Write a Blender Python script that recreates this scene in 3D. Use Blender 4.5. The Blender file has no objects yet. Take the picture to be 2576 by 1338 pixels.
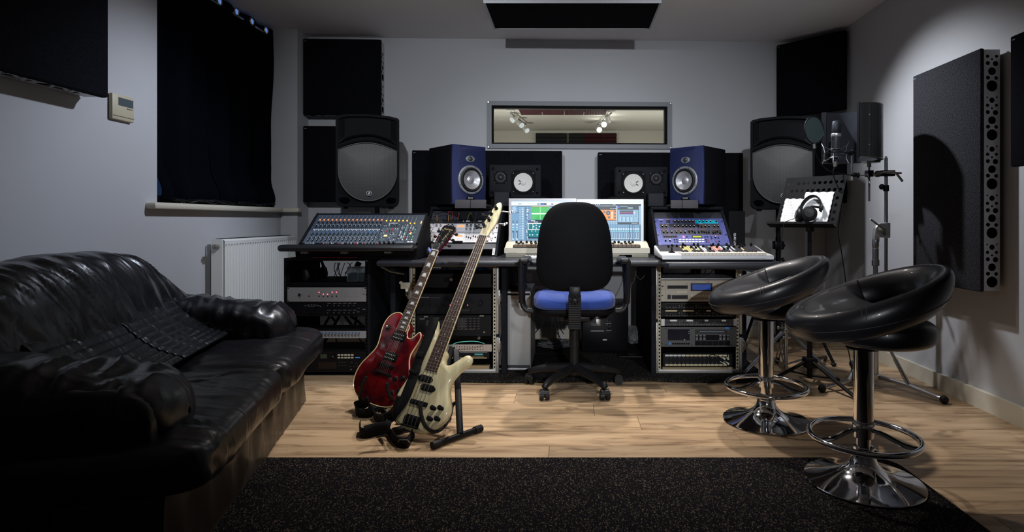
import bpy, bmesh, math, random
from mathutils import Vector, Matrix, noise
C = bpy.context.scene.collection
PI = math.pi
rnd = random.Random(7)
# ---------------------------------------------------------------- camera, world, lights
F, CX, CY, ZC = 1450.0, 1435.0, 555.0, 0.966
CEIL, XL, XR = 2.456, -2.257, 2.13
cam = bpy.data.cameras.new('camera'); camo = bpy.data.objects.new('camera', cam); C.objects.link(camo)
camo.location = (0, 0, ZC); camo.rotation_euler = (PI/2, 0, 0)
cam.sensor_width = 36; cam.lens = F/2576*36
cam.shift_x = (1288-CX)/2576; cam.shift_y = -(669-CY)/2576
cam.clip_start = 0.05
bpy.context.scene.camera = camo
world = bpy.data.worlds.new('world'); bpy.context.scene.world = world
world.use_nodes = True
world.node_tree.nodes['Background'].inputs[0].default_value = (0.25, 0.4, 0.9, 1)
world.node_tree.nodes['Background'].inputs[1].default_value = 0.05
vs = bpy.context.scene.view_settings
vs.view_transform = 'Standard'; vs.look = 'None'; vs.gamma = 1; vs.use_curve_mapping = False
vs.exposure = 0.45
def spot(name, loc, target, power, angle, blend=0.6, col=(0.9, 0.95, 1.0), rad=0.03):
    l = bpy.data.lights.new(name, 'SPOT'); l.energy = power; l.spot_size = math.radians(angle); l.spot_blend = blend
    l.color = col; l.shadow_soft_size = rad
    o = bpy.data.objects.new(name, l); C.objects.link(o); o.location = loc
    o.rotation_euler = (Vector(target)-Vector(loc)).to_track_quat('-Z', 'Y').to_euler()
    return o
LT = [
 ('left_wall_spot', (-0.72, 3.28, 2.33), (-2.25, 3.05, 0.80), 72, 80, 0.9, (0.76, 0.84, 1.0)),
 ('left_floor_spot', (-0.66, 3.42, 2.33), (-0.5, 3.1, 0.0), 84, 80, 0.9, (1.0, 0.94, 0.88)),
 ('centre_floor_spot', (0.1, 3.62, 2.33), (0.25, 3.15, 0.0), 84, 84, 0.9, (1.0, 0.94, 0.89)),
 ('right_floor_spot', (0.72, 3.5, 2.33), (0.95, 3.15, 0.0), 84, 72, 0.9, (1.0, 0.94, 0.89)),
 ('right_wall_spot', (0.92, 3.58, 2.33), (2.13, 3.3, 1.1), 84, 76, 0.9, (0.88, 0.92, 1.0)),
 ('front_left_spot', (-0.75, 1.5, 2.35), (-0.75, 4.4, 1.05), 92, 82, 1.0, (0.86, 0.92, 1.0)),
 ('front_right_spot', (0.9, 1.6, 2.35), (0.7, 4.4, 1.05), 88, 74, 1.0, (0.86, 0.92, 1.0)),
 ('guitar_spot', (0.25, 1.75, 2.35), (-0.62, 2.85, 0.35), 62, 42, 0.8, (1.0, 0.96, 0.90)),
 ('low_front_spot', (0.5, -0.6, 1.25), (0.05, 4.2, 0.5), 165, 42, 0.9, (0.92, 0.95, 1.0)),
]
for a in LT: spot(a[0], a[1], a[2], a[3], a[4], a[5], a[6])

# ---------------------------------------------------------------- helpers
def at(px, py, Y): return Vector(((px-CX)*Y/F, Y, ZC+(CY-py)*Y/F))
def wx(px, Y): return (px-CX)*Y/F
def wz(py, Y): return ZC+(CY-py)*Y/F
def by(X): return 4.75+0.033*X
def frame(o, x, y):
    x = Vector(x).normalized(); y = Vector(y); z = x.cross(y).normalized(); y = z.cross(x)
    return Matrix(((x.x, y.x, z.x, o[0]), (x.y, y.y, z.y, o[1]), (x.z, y.z, z.z, o[2]), (0, 0, 0, 1)))
FR = frame((0, 0, 0), (1, 0, 0), (0, 0, 1))   # u right, v up, n towards the camera
I4 = Matrix.Identity(4)
class MB:
    def __init__(s, M=None): s.v=[]; s.f=[]; s.mi=[]; s.M=M or I4
    def P(s, p): s.v.append(s.M @ Vector(p)); return len(s.v)-1
    def F(s, ids, m=0): s.f.append(tuple(ids)); s.mi.append(m)
    def box(s, x0, x1, y0, y1, z0, z1, m=0):
        i=[s.P((x, y, z)) for z in (z0, z1) for y in (y0, y1) for x in (x0, x1)]
        for q in ((0,2,3,1),(4,5,7,6),(0,1,5,4),(2,6,7,3),(0,4,6,2),(1,3,7,5)): s.F([i[k] for k in q], m)
        return s
    def rbox(s, x0, x1, y0, y1, z0, z1, r, m=0, n=2):
        if x0>x1: x0,x1=x1,x0
        if y0>y1: y0,y1=y1,y0
        if z0>z1: z0,z1=z1,z0
        r=min(r, (x1-x0)/2.02, (y1-y0)/2.02, (z1-z0)/2.02)
        rings=[]
        def ring(z, ins):
            pts=[]
            for cx_, cy_, a0 in ((x1-r, y1-r, 0), (x0+r, y1-r, 1), (x0+r, y0+r, 2), (x1-r, y0+r, 3)):
                for k in range(n+1):
                    a=(a0+k/n)*PI/2
                    pts.append(s.P((cx_+(r-ins)*math.cos(a), cy_+(r-ins)*math.sin(a), z)))
            return pts
        for k in range(n+1):
            a=k/n*PI/2; rings.append(ring(z0+r-r*math.cos(a), r-r*math.sin(a)))
        for k in range(n+1):
            a=k/n*PI/2; rings.append(ring(z1-r+r*math.sin(a), r-r*math.cos(a)))
        L=len(rings[0])
        for a, b in zip(rings, rings[1:]):
            for k in range(L): s.F((a[k], a[(k+1)%L], b[(k+1)%L], b[k]), m)
        s.F(rings[0][::-1], m); s.F(rings[-1], m)
        return s
    def cyl(s, p0, p1, r0, r1=None, n=12, m=0, caps=True):
        p0=Vector(p0); p1=Vector(p1); r1=r0 if r1 is None else r1
        d=(p1-p0); 
        if d.length<1e-9: return s
        d.normalize(); a=d.orthogonal().normalized(); b=d.cross(a)
        A=[];B=[]
        for k in range(n):
            t=2*PI*k/n; o=a*math.cos(t)+b*math.sin(t)
            A.append(s.P(p0+o*r0)); B.append(s.P(p1+o*r1))
        for k in range(n): s.F((A[k], A[(k+1)%n], B[(k+1)%n], B[k]), m)
        if caps: s.F(A[::-1], m); s.F(B, m)
        return s
    def tube(s, pts, r, n=8, m=0, closed=False, flat=1.0):
        pts=[Vector(p) for p in pts]; N=len(pts); rings=[]
        up=None
        for i, p in enumerate(pts):
            if closed: d=pts[(i+1)%N]-pts[i-1]
            else: d=pts[min(i+1, N-1)]-pts[max(i-1, 0)]
            d.normalize()
            if up is None: up=d.orthogonal().normalized()
            up=(up-d*up.dot(d))
            if up.length<1e-6: up=d.orthogonal()
            up.normalize(); sd=d.cross(up)
            rr=r[i] if isinstance(r, (list, tuple)) else r
            rings.append([s.P(p+up*math.cos(2*PI*k/n)*rr+sd*math.sin(2*PI*k/n)*rr*flat) for k in range(n)])
        for i in range(N if closed else N-1):
            a=rings[i]; b=rings[(i+1)%N]
            for k in range(n): s.F((a[k], a[(k+1)%n], b[(k+1)%n], b[k]), m)
        if not closed: s.F(rings[0][::-1], m); s.F(rings[-1], m)
        return s
    def lathe(s, prof, n=32, o=(0,0,0), d=(0,0,1), m=0):
        o=Vector(o); d=Vector(d).normalized(); a=d.orthogonal().normalized(); b=d.cross(a); R=[]
        for r, z in prof:
            R.append([s.P(o+d*z+(a*math.cos(2*PI*k/n)+b*math.sin(2*PI*k/n))*max(r, 1e-5)) for k in range(n)])
        for A, B in zip(R, R[1:]):
            for k in range(n): s.F((A[k], A[(k+1)%n], B[(k+1)%n], B[k]), m)
        return s
    def ell(s, c, r, e=1.0, nu=24, nv=14, m=0, disp=None, e2=None):
        c=Vector(c); e2=e2 or e; sg=lambda w, k: math.copysign(abs(w)**k, w); R=[]
        for j in range(nv+1):
            ph=-PI/2+PI*j/nv; row=[]
            for i in range(nu):
                th=2*PI*i/nu
                p=Vector((r[0]*sg(math.cos(ph), e2)*sg(math.cos(th), e), r[1]*sg(math.cos(ph), e2)*sg(math.sin(th), e), r[2]*sg(math.sin(ph), e2)))
                if disp: p+=disp(p)
                row.append(s.P(c+p))
            R.append(row)
        for A, B in zip(R, R[1:]):
            for k in range(nu): s.F((A[k], A[(k+1)%nu], B[(k+1)%nu], B[k]), m)
        return s
    def prism(s, poly, z0, z1, m=0, mside=None, bev=0.0):
        # polygon in local xy, extruded along z (n); bev shrinks the top outline
        n=len(poly); mside=m if mside is None else mside
        def off(d):
            out=[]
            for i in range(n):
                p=Vector(poly[i]); a=Vector(poly[i-1]); b=Vector(poly[(i+1)%n])
                t=(b-a); 
                if t.length<1e-9: t=Vector((1,0))
                t.normalize(); out.append(p-Vector((t.y, -t.x))*d*sgn)
            return out
        area=sum(poly[i-1][0]*poly[i][1]-poly[i][0]*poly[i-1][1] for i in range(n)); sgn=1 if area>0 else -1
        layers=[(z0, 0)] if not bev else [(z0, bev), (z0+bev*0.35, bev*0.35), (z0+bev, 0)]
        layers+=[(z1, 0)] if not bev else [(z1-bev, 0), (z1-bev*0.35, bev*0.35), (z1, bev)]
        R=[[s.P((q[0], q[1], z)) for q in off(d)] for z, d in layers]
        for A, B in zip(R, R[1:]):
            for k in range(n): s.F((A[k], A[(k+1)%n], B[(k+1)%n], B[k]), mside)
        s.F(R[0][::-1], mside); s.F(R[-1], m)
        return s
    def grid(s, fn, nu, nv, cu=False, cv=False, m=0):
        R=[[s.P(fn(i/nu, j/nv)) for i in range(nu if cu else nu+1)] for j in range(nv if cv else nv+1)]
        for j in range(nv):
            A=R[j]; B=R[(j+1)%len(R)]
            for i in range(nu): k=(i+1)%len(A); s.F((A[i], A[k], B[k], B[i]), m)
        return s
    def quad(s, u0, u1, v0, v1, n, m=0):
        s.F([s.P((u0,v0,n)), s.P((u1,v0,n)), s.P((u1,v1,n)), s.P((u0,v1,n))], m); return s
    def build(s, name, mats, parent=None, smooth=35, recalc=True, solid=0):
        me=bpy.data.meshes.new(name); me.from_pydata([tuple(v) for v in s.v], [], s.f)
        if not isinstance(mats, (list, tuple)): mats=[mats]
        for m in mats: me.materials.append(m)
        me.polygons.foreach_set('material_index', [min(k, len(mats)-1) for k in s.mi])
        if recalc:
            bm=bmesh.new(); bm.from_mesh(me); bmesh.ops.recalc_face_normals(bm, faces=bm.faces); bm.to_mesh(me); bm.free()
        if smooth:
            me.polygons.foreach_set('use_smooth', [True]*len(me.polygons)); me.set_sharp_from_angle(angle=math.radians(smooth))
        me.update()
        o=bpy.data.objects.new(name, me); C.objects.link(o)
        if parent: o.parent=parent
        if solid:
            md=o.modifiers.new('thickness', 'SOLIDIFY'); md.thickness=solid; md.offset=0
        return o
def thing(name, label, cat, loc=(0,0,0), rot=(0,0,0), group=None):
    o=bpy.data.objects.new(name, None); C.objects.link(o); o.location=loc; o.rotation_euler=rot; o.empty_display_size=0.05
    o['label']=label; o['category']=cat
    if group: o['group']=group
    return o
def tag(o, label, cat, group=None):
    o['label']=label; o['category']=cat
    if group: o['group']=group
    return o
def struct(o): o['kind']='structure'; return o
def stuff(o): o['kind']='stuff'; return o
def copy_tree(o, parent=None):
    c=o.copy(); C.objects.link(c); c.parent=parent
    for ch in list(o.children): copy_tree(ch, c)
    return c
def text(s, size, M, mat, parent, name='lettering', align='LEFT', thick=0.0003, bold=0.0, wide=1.0):
    cu=bpy.data.curves.new(name, 'FONT'); cu.body=s; cu.size=size; cu.extrude=thick; cu.align_x=align; cu.offset=bold; cu.resolution_u=2
    t=bpy.data.objects.new('t', cu); C.objects.link(t)
    dg=bpy.context.evaluated_depsgraph_get(); me=bpy.data.meshes.new_from_object(t.evaluated_get(dg))
    bpy.data.objects.remove(t); me.name=name
    if wide!=1.0: me.transform(Matrix.Diagonal((wide, 1, 1, 1)))
    me.transform(M); me.materials.clear(); me.materials.append(mat)
    o=bpy.data.objects.new(name, me); C.objects.link(o); o.parent=parent
    return o
def T(x, y, z=0): return Matrix.Translation((x, y, z))
def smoothpts(pts, sub=6, closed=False):
    pts=[Vector(p) for p in pts]; N=len(pts); out=[]
    for i in range(N if closed else N-1):
        if closed: p0,p1,p2,p3=pts[i-1],pts[i],pts[(i+1)%N],pts[(i+2)%N]
        else: p0,p1,p2,p3=pts[max(i-1,0)],pts[i],pts[i+1],pts[min(i+2,N-1)]
        for k in range(sub):
            t=k/sub; out.append(0.5*((2*p1)+(p2-p0)*t+(2*p0-5*p1+4*p2-p3)*t*t+(3*p1-p0-3*p2+p3)*t**3))
    if not closed: out.append(pts[-1])
    return out
# ---------------------------------------------------------------- materials
MT={}
def mat(name, col, rough=0.5, metal=0.0, emit=None, es=1.0, bump=None, coat=0.0, var=None, sheen=0.0, spec=0.5, alpha=None, trans=0.0):
    if name in MT: return MT[name]
    m=bpy.data.materials.new(name); m.use_nodes=True; nt=m.node_tree; b=nt.nodes['Principled BSDF']
    b.inputs['Base Color'].default_value=(*col, 1); b.inputs['Roughness'].default_value=rough; b.inputs['Metallic'].default_value=metal
    b.inputs['Specular IOR Level'].default_value=spec
    if coat: b.inputs['Coat Weight'].default_value=coat; b.inputs['Coat Roughness'].default_value=0.06
    if sheen: b.inputs['Sheen Weight'].default_value=sheen
    if trans: b.inputs['Transmission Weight'].default_value=trans
    if alpha is not None: b.inputs['Alpha'].default_value=alpha
    if emit: b.inputs['Emission Color'].default_value=(*emit, 1); b.inputs['Emission Strength'].default_value=es
    if bump or var:
        tc=nt.nodes.new('ShaderNodeTexCoord')
    if bump:
        sc, st=bump[0], bump[1]; mp=nt.nodes.new('ShaderNodeMapping'); nt.links.new(tc.outputs['Object'], mp.inputs[0])
        if len(bump)>2: mp.inputs['Scale'].default_value=bump[2]
        n=nt.nodes.new('ShaderNodeTexNoise'); n.inputs['Scale'].default_value=sc; n.inputs['Detail'].default_value=4
        nt.links.new(mp.outputs[0], n.inputs['Vector'])
        bp=nt.nodes.new('ShaderNodeBump'); bp.inputs['Strength'].default_value=st; bp.inputs['Distance'].default_value=0.0012
        nt.links.new(n.outputs['Fac'], bp.inputs['Height']); nt.links.new(bp.outputs[0], b.inputs['Normal'])
    if var:
        sc, c2=var[0], var[1]
        n=nt.nodes.new('ShaderNodeTexNoise'); n.inputs['Scale'].default_value=sc; n.inputs['Detail'].default_value=5
        nt.links.new(tc.outputs['Object'], n.inputs['Vector'])
        r=nt.nodes.new('ShaderNodeValToRGB'); r.color_ramp.elements[0].position=0.35; r.color_ramp.elements[1].position=0.68
        r.color_ramp.elements[0].color=(*col, 1); r.color_ramp.elements[1].color=(*c2, 1)
        nt.links.new(n.outputs['Fac'], r.inputs[0]); nt.links.new(r.outputs[0], b.inputs['Base Color'])
    MT[name]=m; return m
WALL=mat('wall_paint', (0.48, 0.48, 0.49), 0.75, bump=(60, 0.08), var=(1.5, (0.455, 0.455, 0.465)))
CEILM=mat('ceiling_paint', (0.86, 0.83, 0.82), 0.8, bump=(50, 0.06))
CREAM=mat('cream_gloss', (0.62, 0.58, 0.47), 0.35, bump=(20, 0.05))
FELT=mat('black_felt', (0.003, 0.003, 0.0045), 1.0, bump=(400, 0.9), var=(160, (0.008, 0.008, 0.011)), spec=0.1)
FELT_LIT=mat('black_felt_painted_lit', (0.016, 0.016, 0.019), 1.0, bump=(300, 1.0), var=(140, (0.05, 0.05, 0.056)), spec=0.1)  # lighter copy of the black felt, with the light on it painted in
VELVET=mat('black_velvet', (0.0025, 0.003, 0.0052), 1.0, bump=(200, 0.4), spec=0.02)
PLATE=mat('perforated_metal', (0.52, 0.53, 0.55), 0.45, 0.3)
BLK=mat('black_plastic', (0.006, 0.006, 0.0075), 0.42, bump=(300, 0.15), spec=0.2)
BLKM=mat('black_matte', (0.005, 0.005, 0.006), 0.75, spec=0.12)
VOID=mat('dark_inside', (0.002, 0.002, 0.002), 1.0, spec=0.0)
TOLEX=mat('black_carpet_covering', (0.007, 0.008, 0.011), 0.85, bump=(250, 0.9), var=(120, (0.014, 0.016, 0.021)), spec=0.12)
DESK=mat('desk_black_vinyl', (0.018, 0.02, 0.026), 0.40, bump=(300, 0.4))
CHROME=mat('chrome', (0.82, 0.83, 0.85), 0.07, 1.0)
CHROMED=mat('satin_chrome', (0.55, 0.56, 0.58), 0.3, 1.0)
NICKEL=mat('dull_nickel', (0.38, 0.36, 0.33), 0.42, 0.9)
ALU=mat('brushed_aluminium', (0.55, 0.55, 0.56), 0.38, 0.75)
WHITE=mat('white_plastic', (0.75, 0.75, 0.78), 0.35)
INK=mat('white_ink', (0.62, 0.62, 0.65), 0.6)
INKD=mat('dim_grey_ink', (0.22, 0.22, 0.24), 0.6)
GOLD=mat('gold_ink', (0.55, 0.42, 0.18), 0.4, 0.5)
RUB=mat('black_rubber', (0.009, 0.009, 0.010), 0.6, spec=0.3)
LEATHS=mat('stool_leather', (0.010, 0.010, 0.013), 0.36, bump=(220, 0.15), coat=0.15)
def emi(name, col, s): return mat(name, (0.02, 0.02, 0.02), 0.4, emit=col, es=s)
RED=emi('red_led', (1, 0.05, 0.08), 5); AMB=emi('amber_led', (1, 0.42, 0.1), 4)
# wood floor
def wood(name, c1, c2, c3):
    m=bpy.data.materials.new(name); m.use_nodes=True; nt=m.node_tree; N=nt.nodes; L=nt.links; b=N['Principled BSDF']
    tc=N.new('ShaderNodeTexCoord'); oi=N.new('ShaderNodeObjectInfo'); mu=N.new('ShaderNodeVectorMath'); mu.operation='MULTIPLY'
    cm=N.new('ShaderNodeCombineXYZ'); 
    for k in range(3): L.new(oi.outputs['Random'], cm.inputs[k])
    mu.inputs[1].default_value=(37, 91, 13); L.new(cm.outputs[0], mu.inputs[0])
    ad=N.new('ShaderNodeVectorMath'); ad.operation='ADD'; L.new(tc.outputs['Object'], ad.inputs[0]); L.new(mu.outputs[0], ad.inputs[1])
    mp=N.new('ShaderNodeMapping'); mp.inputs['Scale'].default_value=(1.3, 15, 1); L.new(ad.outputs[0], mp.inputs[0])
    n=N.new('ShaderNodeTexNoise'); n.inputs['Scale'].default_value=1.6; n.inputs['Detail'].default_value=8; n.inputs['Distortion'].default_value=0.6; L.new(mp.outputs[0], n.inputs['Vector'])
    r=N.new('ShaderNodeValToRGB'); e=r.color_ramp.elements; e[0].position=0.30; e[0].color=(*c1, 1); e[1].position=0.72; e[1].color=(*c3, 1)
    x=e.new(0.48); x.color=(*c2, 1); L.new(n.outputs['Fac'], r.inputs[0])
    # knots: sparse dark smudges
    mp2=N.new('ShaderNodeMapping'); mp2.inputs['Scale'].default_value=(3.2, 12, 1); L.new(ad.outputs[0], mp2.inputs[0])
    n2=N.new('ShaderNodeTexNoise'); n2.inputs['Scale'].default_value=1.0; n2.inputs['Detail'].default_value=6; n2.inputs['Distortion'].default_value=1.5; L.new(mp2.outputs[0], n2.inputs['Vector'])
    r2=N.new('ShaderNodeValToRGB'); r2.color_ramp.elements[0].position=0.56; r2.color_ramp.elements[0].color=(1,1,1,1); r2.color_ramp.elements[1].position=0.74; r2.color_ramp.elements[1].color=(0.28,0.24,0.22,1)
    L.new(n2.outputs['Fac'], r2.inputs[0])
    mx=N.new('ShaderNodeMix'); mx.data_type='RGBA'; mx.blend_type='MULTIPLY'; mx.inputs[0].default_value=0.8
    L.new(r.outputs[0], mx.inputs[6]); L.new(r2.outputs[0], mx.inputs[7])
    hs=N.new('ShaderNodeHueSaturation'); mr=N.new('ShaderNodeMapRange'); mr.inputs[3].default_value=0.74; mr.inputs[4].default_value=1.16
    L.new(oi.outputs['Random'], mr.inputs[0]); L.new(mr.outputs[0], hs.inputs['Value']); L.new(mx.outputs[2], hs.inputs['Color']); L.new(hs.outputs[0], b.inputs['Base Color'])
    b.inputs['Roughness'].default_value=0.42; b.inputs['Specular IOR Level'].default_value=0.35
    bp=N.new('ShaderNodeBump'); bp.inputs['Strength'].default_value=0.12; bp.inputs['Distance'].default_value=0.002; L.new(n.outputs['Fac'], bp.inputs['Height']); L.new(bp.outputs[0], b.inputs['Normal'])
    return m
PLANK=wood('oak_plank', (0.25, 0.155, 0.085), (0.46, 0.315, 0.185), (0.57, 0.41, 0.255))
# carpet with ribs and pale flecks
def carpet(name, base, fleck, amt):
    m=bpy.data.materials.new(name); m.use_nodes=True; nt=m.node_tree; N=nt.nodes; L=nt.links; b=N['Principled BSDF']
    tc=N.new('ShaderNodeTexCoord')
    v=N.new('ShaderNodeTexVoronoi'); v.inputs['Scale'].default_value=1.0; v.inputs['Randomness'].default_value=0.75
    mp=N.new('ShaderNodeMapping'); mp.inputs['Scale'].default_value=(330, 190, 60); mp.inputs['Rotation'].default_value=(0, 0, 0.12); L.new(tc.outputs['Object'], mp.inputs[0]); L.new(mp.outputs[0], v.inputs['Vector'])
    sx=N.new('ShaderNodeSeparateColor'); L.new(v.outputs['Color'], sx.inputs[0])
    r=N.new('ShaderNodeValToRGB'); e=r.color_ramp.elements; e[0].position=amt; e[0].color=(*base, 1); e[1].position=1.0; e[1].color=(*fleck, 1)
    L.new(sx.outputs[0], r.inputs[0]); L.new(r.outputs[0], b.inputs['Base Color'])
    b.inputs['Roughness'].default_value=1.0; b.inputs['Specular IOR Level'].default_value=0.05
    bp=N.new('ShaderNodeBump'); bp.inputs['Strength'].default_value=0.8; bp.inputs['Distance'].default_value=0.004; L.new(v.outputs['Distance'], bp.inputs['Height']); L.new(bp.outputs[0], b.inputs['Normal'])
    return m
RUGM=carpet('flecked_carpet', (0.008, 0.007, 0.009), (0.13, 0.10, 0.075), 0.80)
MATM=carpet('plain_dark_carpet', (0.010, 0.009, 0.009), (0.07, 0.06, 0.05), 0.55)
def leather(name, col, rough, b1):
    m=bpy.data.materials.new(name); m.use_nodes=True; nt=m.node_tree; N=nt.nodes; L=nt.links; b=N['Principled BSDF']
    b.inputs['Base Color'].default_value=(*col, 1); b.inputs['Roughness'].default_value=rough; b.inputs['Coat Weight'].default_value=0.35; b.inputs['Coat Roughness'].default_value=0.28
    tc=N.new('ShaderNodeTexCoord'); mp=N.new('ShaderNodeMapping'); mp.inputs['Scale'].default_value=(7, 2.0, 2.4); L.new(tc.outputs['Object'], mp.inputs[0])
    n=N.new('ShaderNodeTexNoise'); n.inputs['Scale'].default_value=1.7; n.inputs['Detail'].default_value=2.5; n.inputs['Distortion'].default_value=0.5; L.new(mp.outputs[0], n.inputs['Vector'])
    bp=N.new('ShaderNodeBump'); bp.inputs['Strength'].default_value=b1; bp.inputs['Distance'].default_value=0.03; L.new(n.outputs['Fac'], bp.inputs['Height'])
    n2=N.new('ShaderNodeTexNoise'); n2.inputs['Scale'].default_value=160; L.new(tc.outputs['Object'], n2.inputs['Vector'])
    bp2=N.new('ShaderNodeBump'); bp2.inputs['Strength'].default_value=0.15; bp2.inputs['Distance'].default_value=0.002; L.new(n2.outputs['Fac'], bp2.inputs['Height']); L.new(bp.outputs[0], bp2.inputs['Normal'])
    L.new(bp2.outputs[0], b.inputs['Normal']); return m
SOFAM=leather('sofa_leather', (0.007, 0.007, 0.010), 0.34, 0.7)
# ================================================================ ROOM
Y0=-1.6
fl=struct(MB().box(-2.7, 2.5, Y0, 5.1, -0.06, -0.012).build('floor', mat('underlay', (0.03, 0.02, 0.012), 0.9), smooth=0))
PW, PLN=0.192, 1.26
def plank_mesh(L, W):
    mb=MB(); g=0.0006
    mb.rbox(g, L-g, g, W-g, -0.012, 0.0, 0.0015, n=1); o=mb.build('plank', PLANK, smooth=20); me=o.data; bpy.data.objects.remove(o); return me
FULL=plank_mesh(PLN, PW)
row=0; y=0.55
cache={}
while y<by(0)+0.1:
    x=-2.4-[0.0, 0.42, 0.84, 0.21, 0.63, 1.05][row%6]
    while x<XR+0.02:
        x0=max(x, XL-0.03); x1=min(x+PLN, XR+0.03)
        if x1-x0>0.08:
            L=round(x1-x0, 2)
            if abs(L-PLN)<0.011: me=FULL
            else:
                if L not in cache: cache[L]=plank_mesh(L, PW)
                me=cache[L]
            p=bpy.data.objects.new('plank', me); C.objects.link(p); p.location=(x0, y, 0); p.parent=fl
        x+=PLN
    y+=PW; row+=1
struct(MB().box(-2.7, 2.5, Y0, 5.2, CEIL, CEIL+0.1).build('ceiling', CEILM, smooth=0))
# left wall with the window opening (y 3.147-4.49, z above 1.067)
WB=4.49
mb=MB(); mb.box(XL-0.35, XL, Y0, 3.147, 0, CEIL); mb.box(XL-0.35, XL, 3.147, 5.1, 0, 1.05); mb.box(XL-0.35, XL, WB, 5.1, 1.05, CEIL)
mb.box(XL, -2.127, WB, 4.72, 0, CEIL)
struct(mb.build('wall_left', WALL, smooth=0))
struct(MB().box(XR, XR+0.2, Y0, 5.1, 0, CEIL).build('wall_right', WALL, smooth=0))
struct(MB().box(-2.7, 2.5, Y0-0.1, Y0, 0, CEIL).build('wall_front', WALL, smooth=0))
# back wall: pieces around the window opening, in a frame yawed with the wall
BW=frame((0, 4.75, 0), (1, 0.033, 0), (0, 0, 1))    # u along the wall, v up, n into the room
wu0, wu1, wv0, wv1 = -0.645, 0.80, 1.594, 1.908
mb=MB(BW); mb.box(-2.5, wu0, 0, CEIL, -0.15, 0); mb.box(wu1, 2.4, 0, CEIL, -0.15, 0); mb.box(wu0, wu1, 0, wv0, -0.15, 0); mb.box(wu0, wu1, wv1, CEIL, -0.15, 0)
struct(mb.build('wall_back', WALL, smooth=0))
# interior window
FRM=mat('grey_window_frame', (0.17, 0.18, 0.19), 0.5, bump=(90, 0.1))
w=struct(thing('window_1', 'long low control room window with grey frame looking into the bright room behind', 'window', BW @ Vector(((wu0+wu1)/2, wv0, 0)))); del w['category']
Mw=w.matrix_basis.inverted() @ BW
Mw=Matrix.Translation(-Vector(w.location)) @ BW
mb=MB(Mw); a, b_=0.036, 0.018
for q in ((wu0-a, wu1+a, wv0-a, wv0), (wu0-a, wu1+a, wv1, wv1+a), (wu0-a, wu0, wv0, wv1), (wu1, wu1+a, wv0, wv1)): mb.box(*q, 0.0, 0.022)
mb.build('window_frame', FRM, w, smooth=0)
mb=MB(Mw); g=0.012
for q in ((wu0, wu1, wv0, wv0+g), (wu0, wu1, wv1-g, wv1), (wu0, wu0+g, wv0+g, wv1-g), (wu1-g, wu1, wv0+g, wv1-g)): mb.box(*q, -0.05, 0.006)
mb.build('gasket', BLKM, w, smooth=0)
GLASS=mat('window_glass', (0.95, 1, 0.98), 0.0, trans=1.0, spec=0.5); GLASS.node_tree.nodes['Principled BSDF'].inputs['IOR'].default_value=1.02
MB(Mw).box(wu0+g, wu1-g, wv0+g, wv1-g, -0.03, -0.024).build('pane', GLASS, w, smooth=0)
mb=MB(Mw)
for u in (wu0-0.026, wu1+0.026):
    for v in (wv0-0.026, wv1+0.026): mb.cyl((u, v, 0.022), (u, v, 0.025), 0.005, n=8)
mb.build('screws', CHROMED, w)
# skirting boards
SK=CREAM
struct(MB().box(XR-0.018, XR, 3.30, 4.80, 0, 0.088).build('baseboard_right', SK, smooth=0))
struct(MB().box(XR-0.028, XR, Y0, 3.285, 0, 0.092).build('baseboard_right_near', SK, smooth=0))
struct(MB(BW).box(-2.1, 2.08, 0, 0.088, 0, 0.018).build('baseboard_back', SK, smooth=0))
struct(MB().box(XL, XL+0.018, Y0, WB, 0, 0.088).build('baseboard_left', SK, smooth=0))
# window sill and night window behind the curtain
mb=MB(); mb.rbox(XL-0.33, XL+0.055, 3.06, WB-0.002, 1.03, 1.065, 0.012); mb.rbox(XL+0.001, -2.127+0.04, WB-0.07, WB-0.002, 1.03, 1.065, 0.012)
struct(mb.build('trim_1', CREAM))
w2=struct(thing('window_2', 'outside window behind the black curtains with a blue night glow', 'window', (XL-0.3, 3.8, 1.07))); del w2['category']
NIGHT=emi('night_blue_pane', (0.16, 0.35, 1.0), 0.03); EYE=emi('night_glow_eyelet', (0.20, 0.38, 0.9), 0.38)
mb=MB()
for y0_, y1_ in ((-0.64, -0.59), (-0.03, 0.03), (0.62, 0.68)): mb.box(0.0, 0.05, y0_, y1_, 0.0, 1.38)
for z0_ in (0, 1.33): mb.box(0, 0.05, -0.64, 0.68, z0_, z0_+0.05)
mb.build('window_frame', WHITE, w2, smooth=0)
MB().box(0.01, 0.016, -0.62, 0.66, 0.03, 1.36).build('pane', NIGHT, w2, smooth=0)
# curtains
def curtain(y0_, y1_, label, seed, gather=0.0, leftshift=0.0):
    H=CEIL-0.03-1.07
    t=thing('curtain', label, 'curtain', (XL-0.05, (y0_+y1_)/2, 1.07))
    yc=(y0_+y1_)/2
    def fn(u, v):
        y_=y0_+(y1_-y0_)*u; 
        amp=0.020+0.012*(1-v)
        f=math.sin(u*(y1_-y0_)*26+seed+1.2*math.sin(v*2+u*3))*amp+0.018*noise.noise((u*3+seed, v*3, 0))
        bul=0.05*math.exp(-((v-0.04)/0.07)**2)
        if v<0.22: y_+=0.03*math.sin(u*9+seed)*(0.22-v)/0.22
        return (f+bul, y_-yc, v*H)
    o=MB().grid(fn, 120, 60).build('cloth', VELVET, t, smooth=80, recalc=False, solid=0.004)
    k=0; mb=MB()
    yy=y0_+0.06
    while yy<y1_-0.02:
        mb=MB(); ring=[(0.045, yy-yc+0.024*math.cos(a), H-0.045+0.024*math.sin(a)) for a in [2*PI*i/20 for i in range(20)]]
        mb.tube(ring, 0.005, 6, closed=True); mb.build('eyelet', CHROMED, t); 
        mb=MB(); mb.cyl((0.042, yy-yc, H-0.045), (0.046, yy-yc, H-0.045), 0.018, n=16); mb.build('eyelet_glow_disc', EYE, t)  # glowing disc stands in for night light coming through the eyelet
        yy+=0.19
    return t
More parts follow.
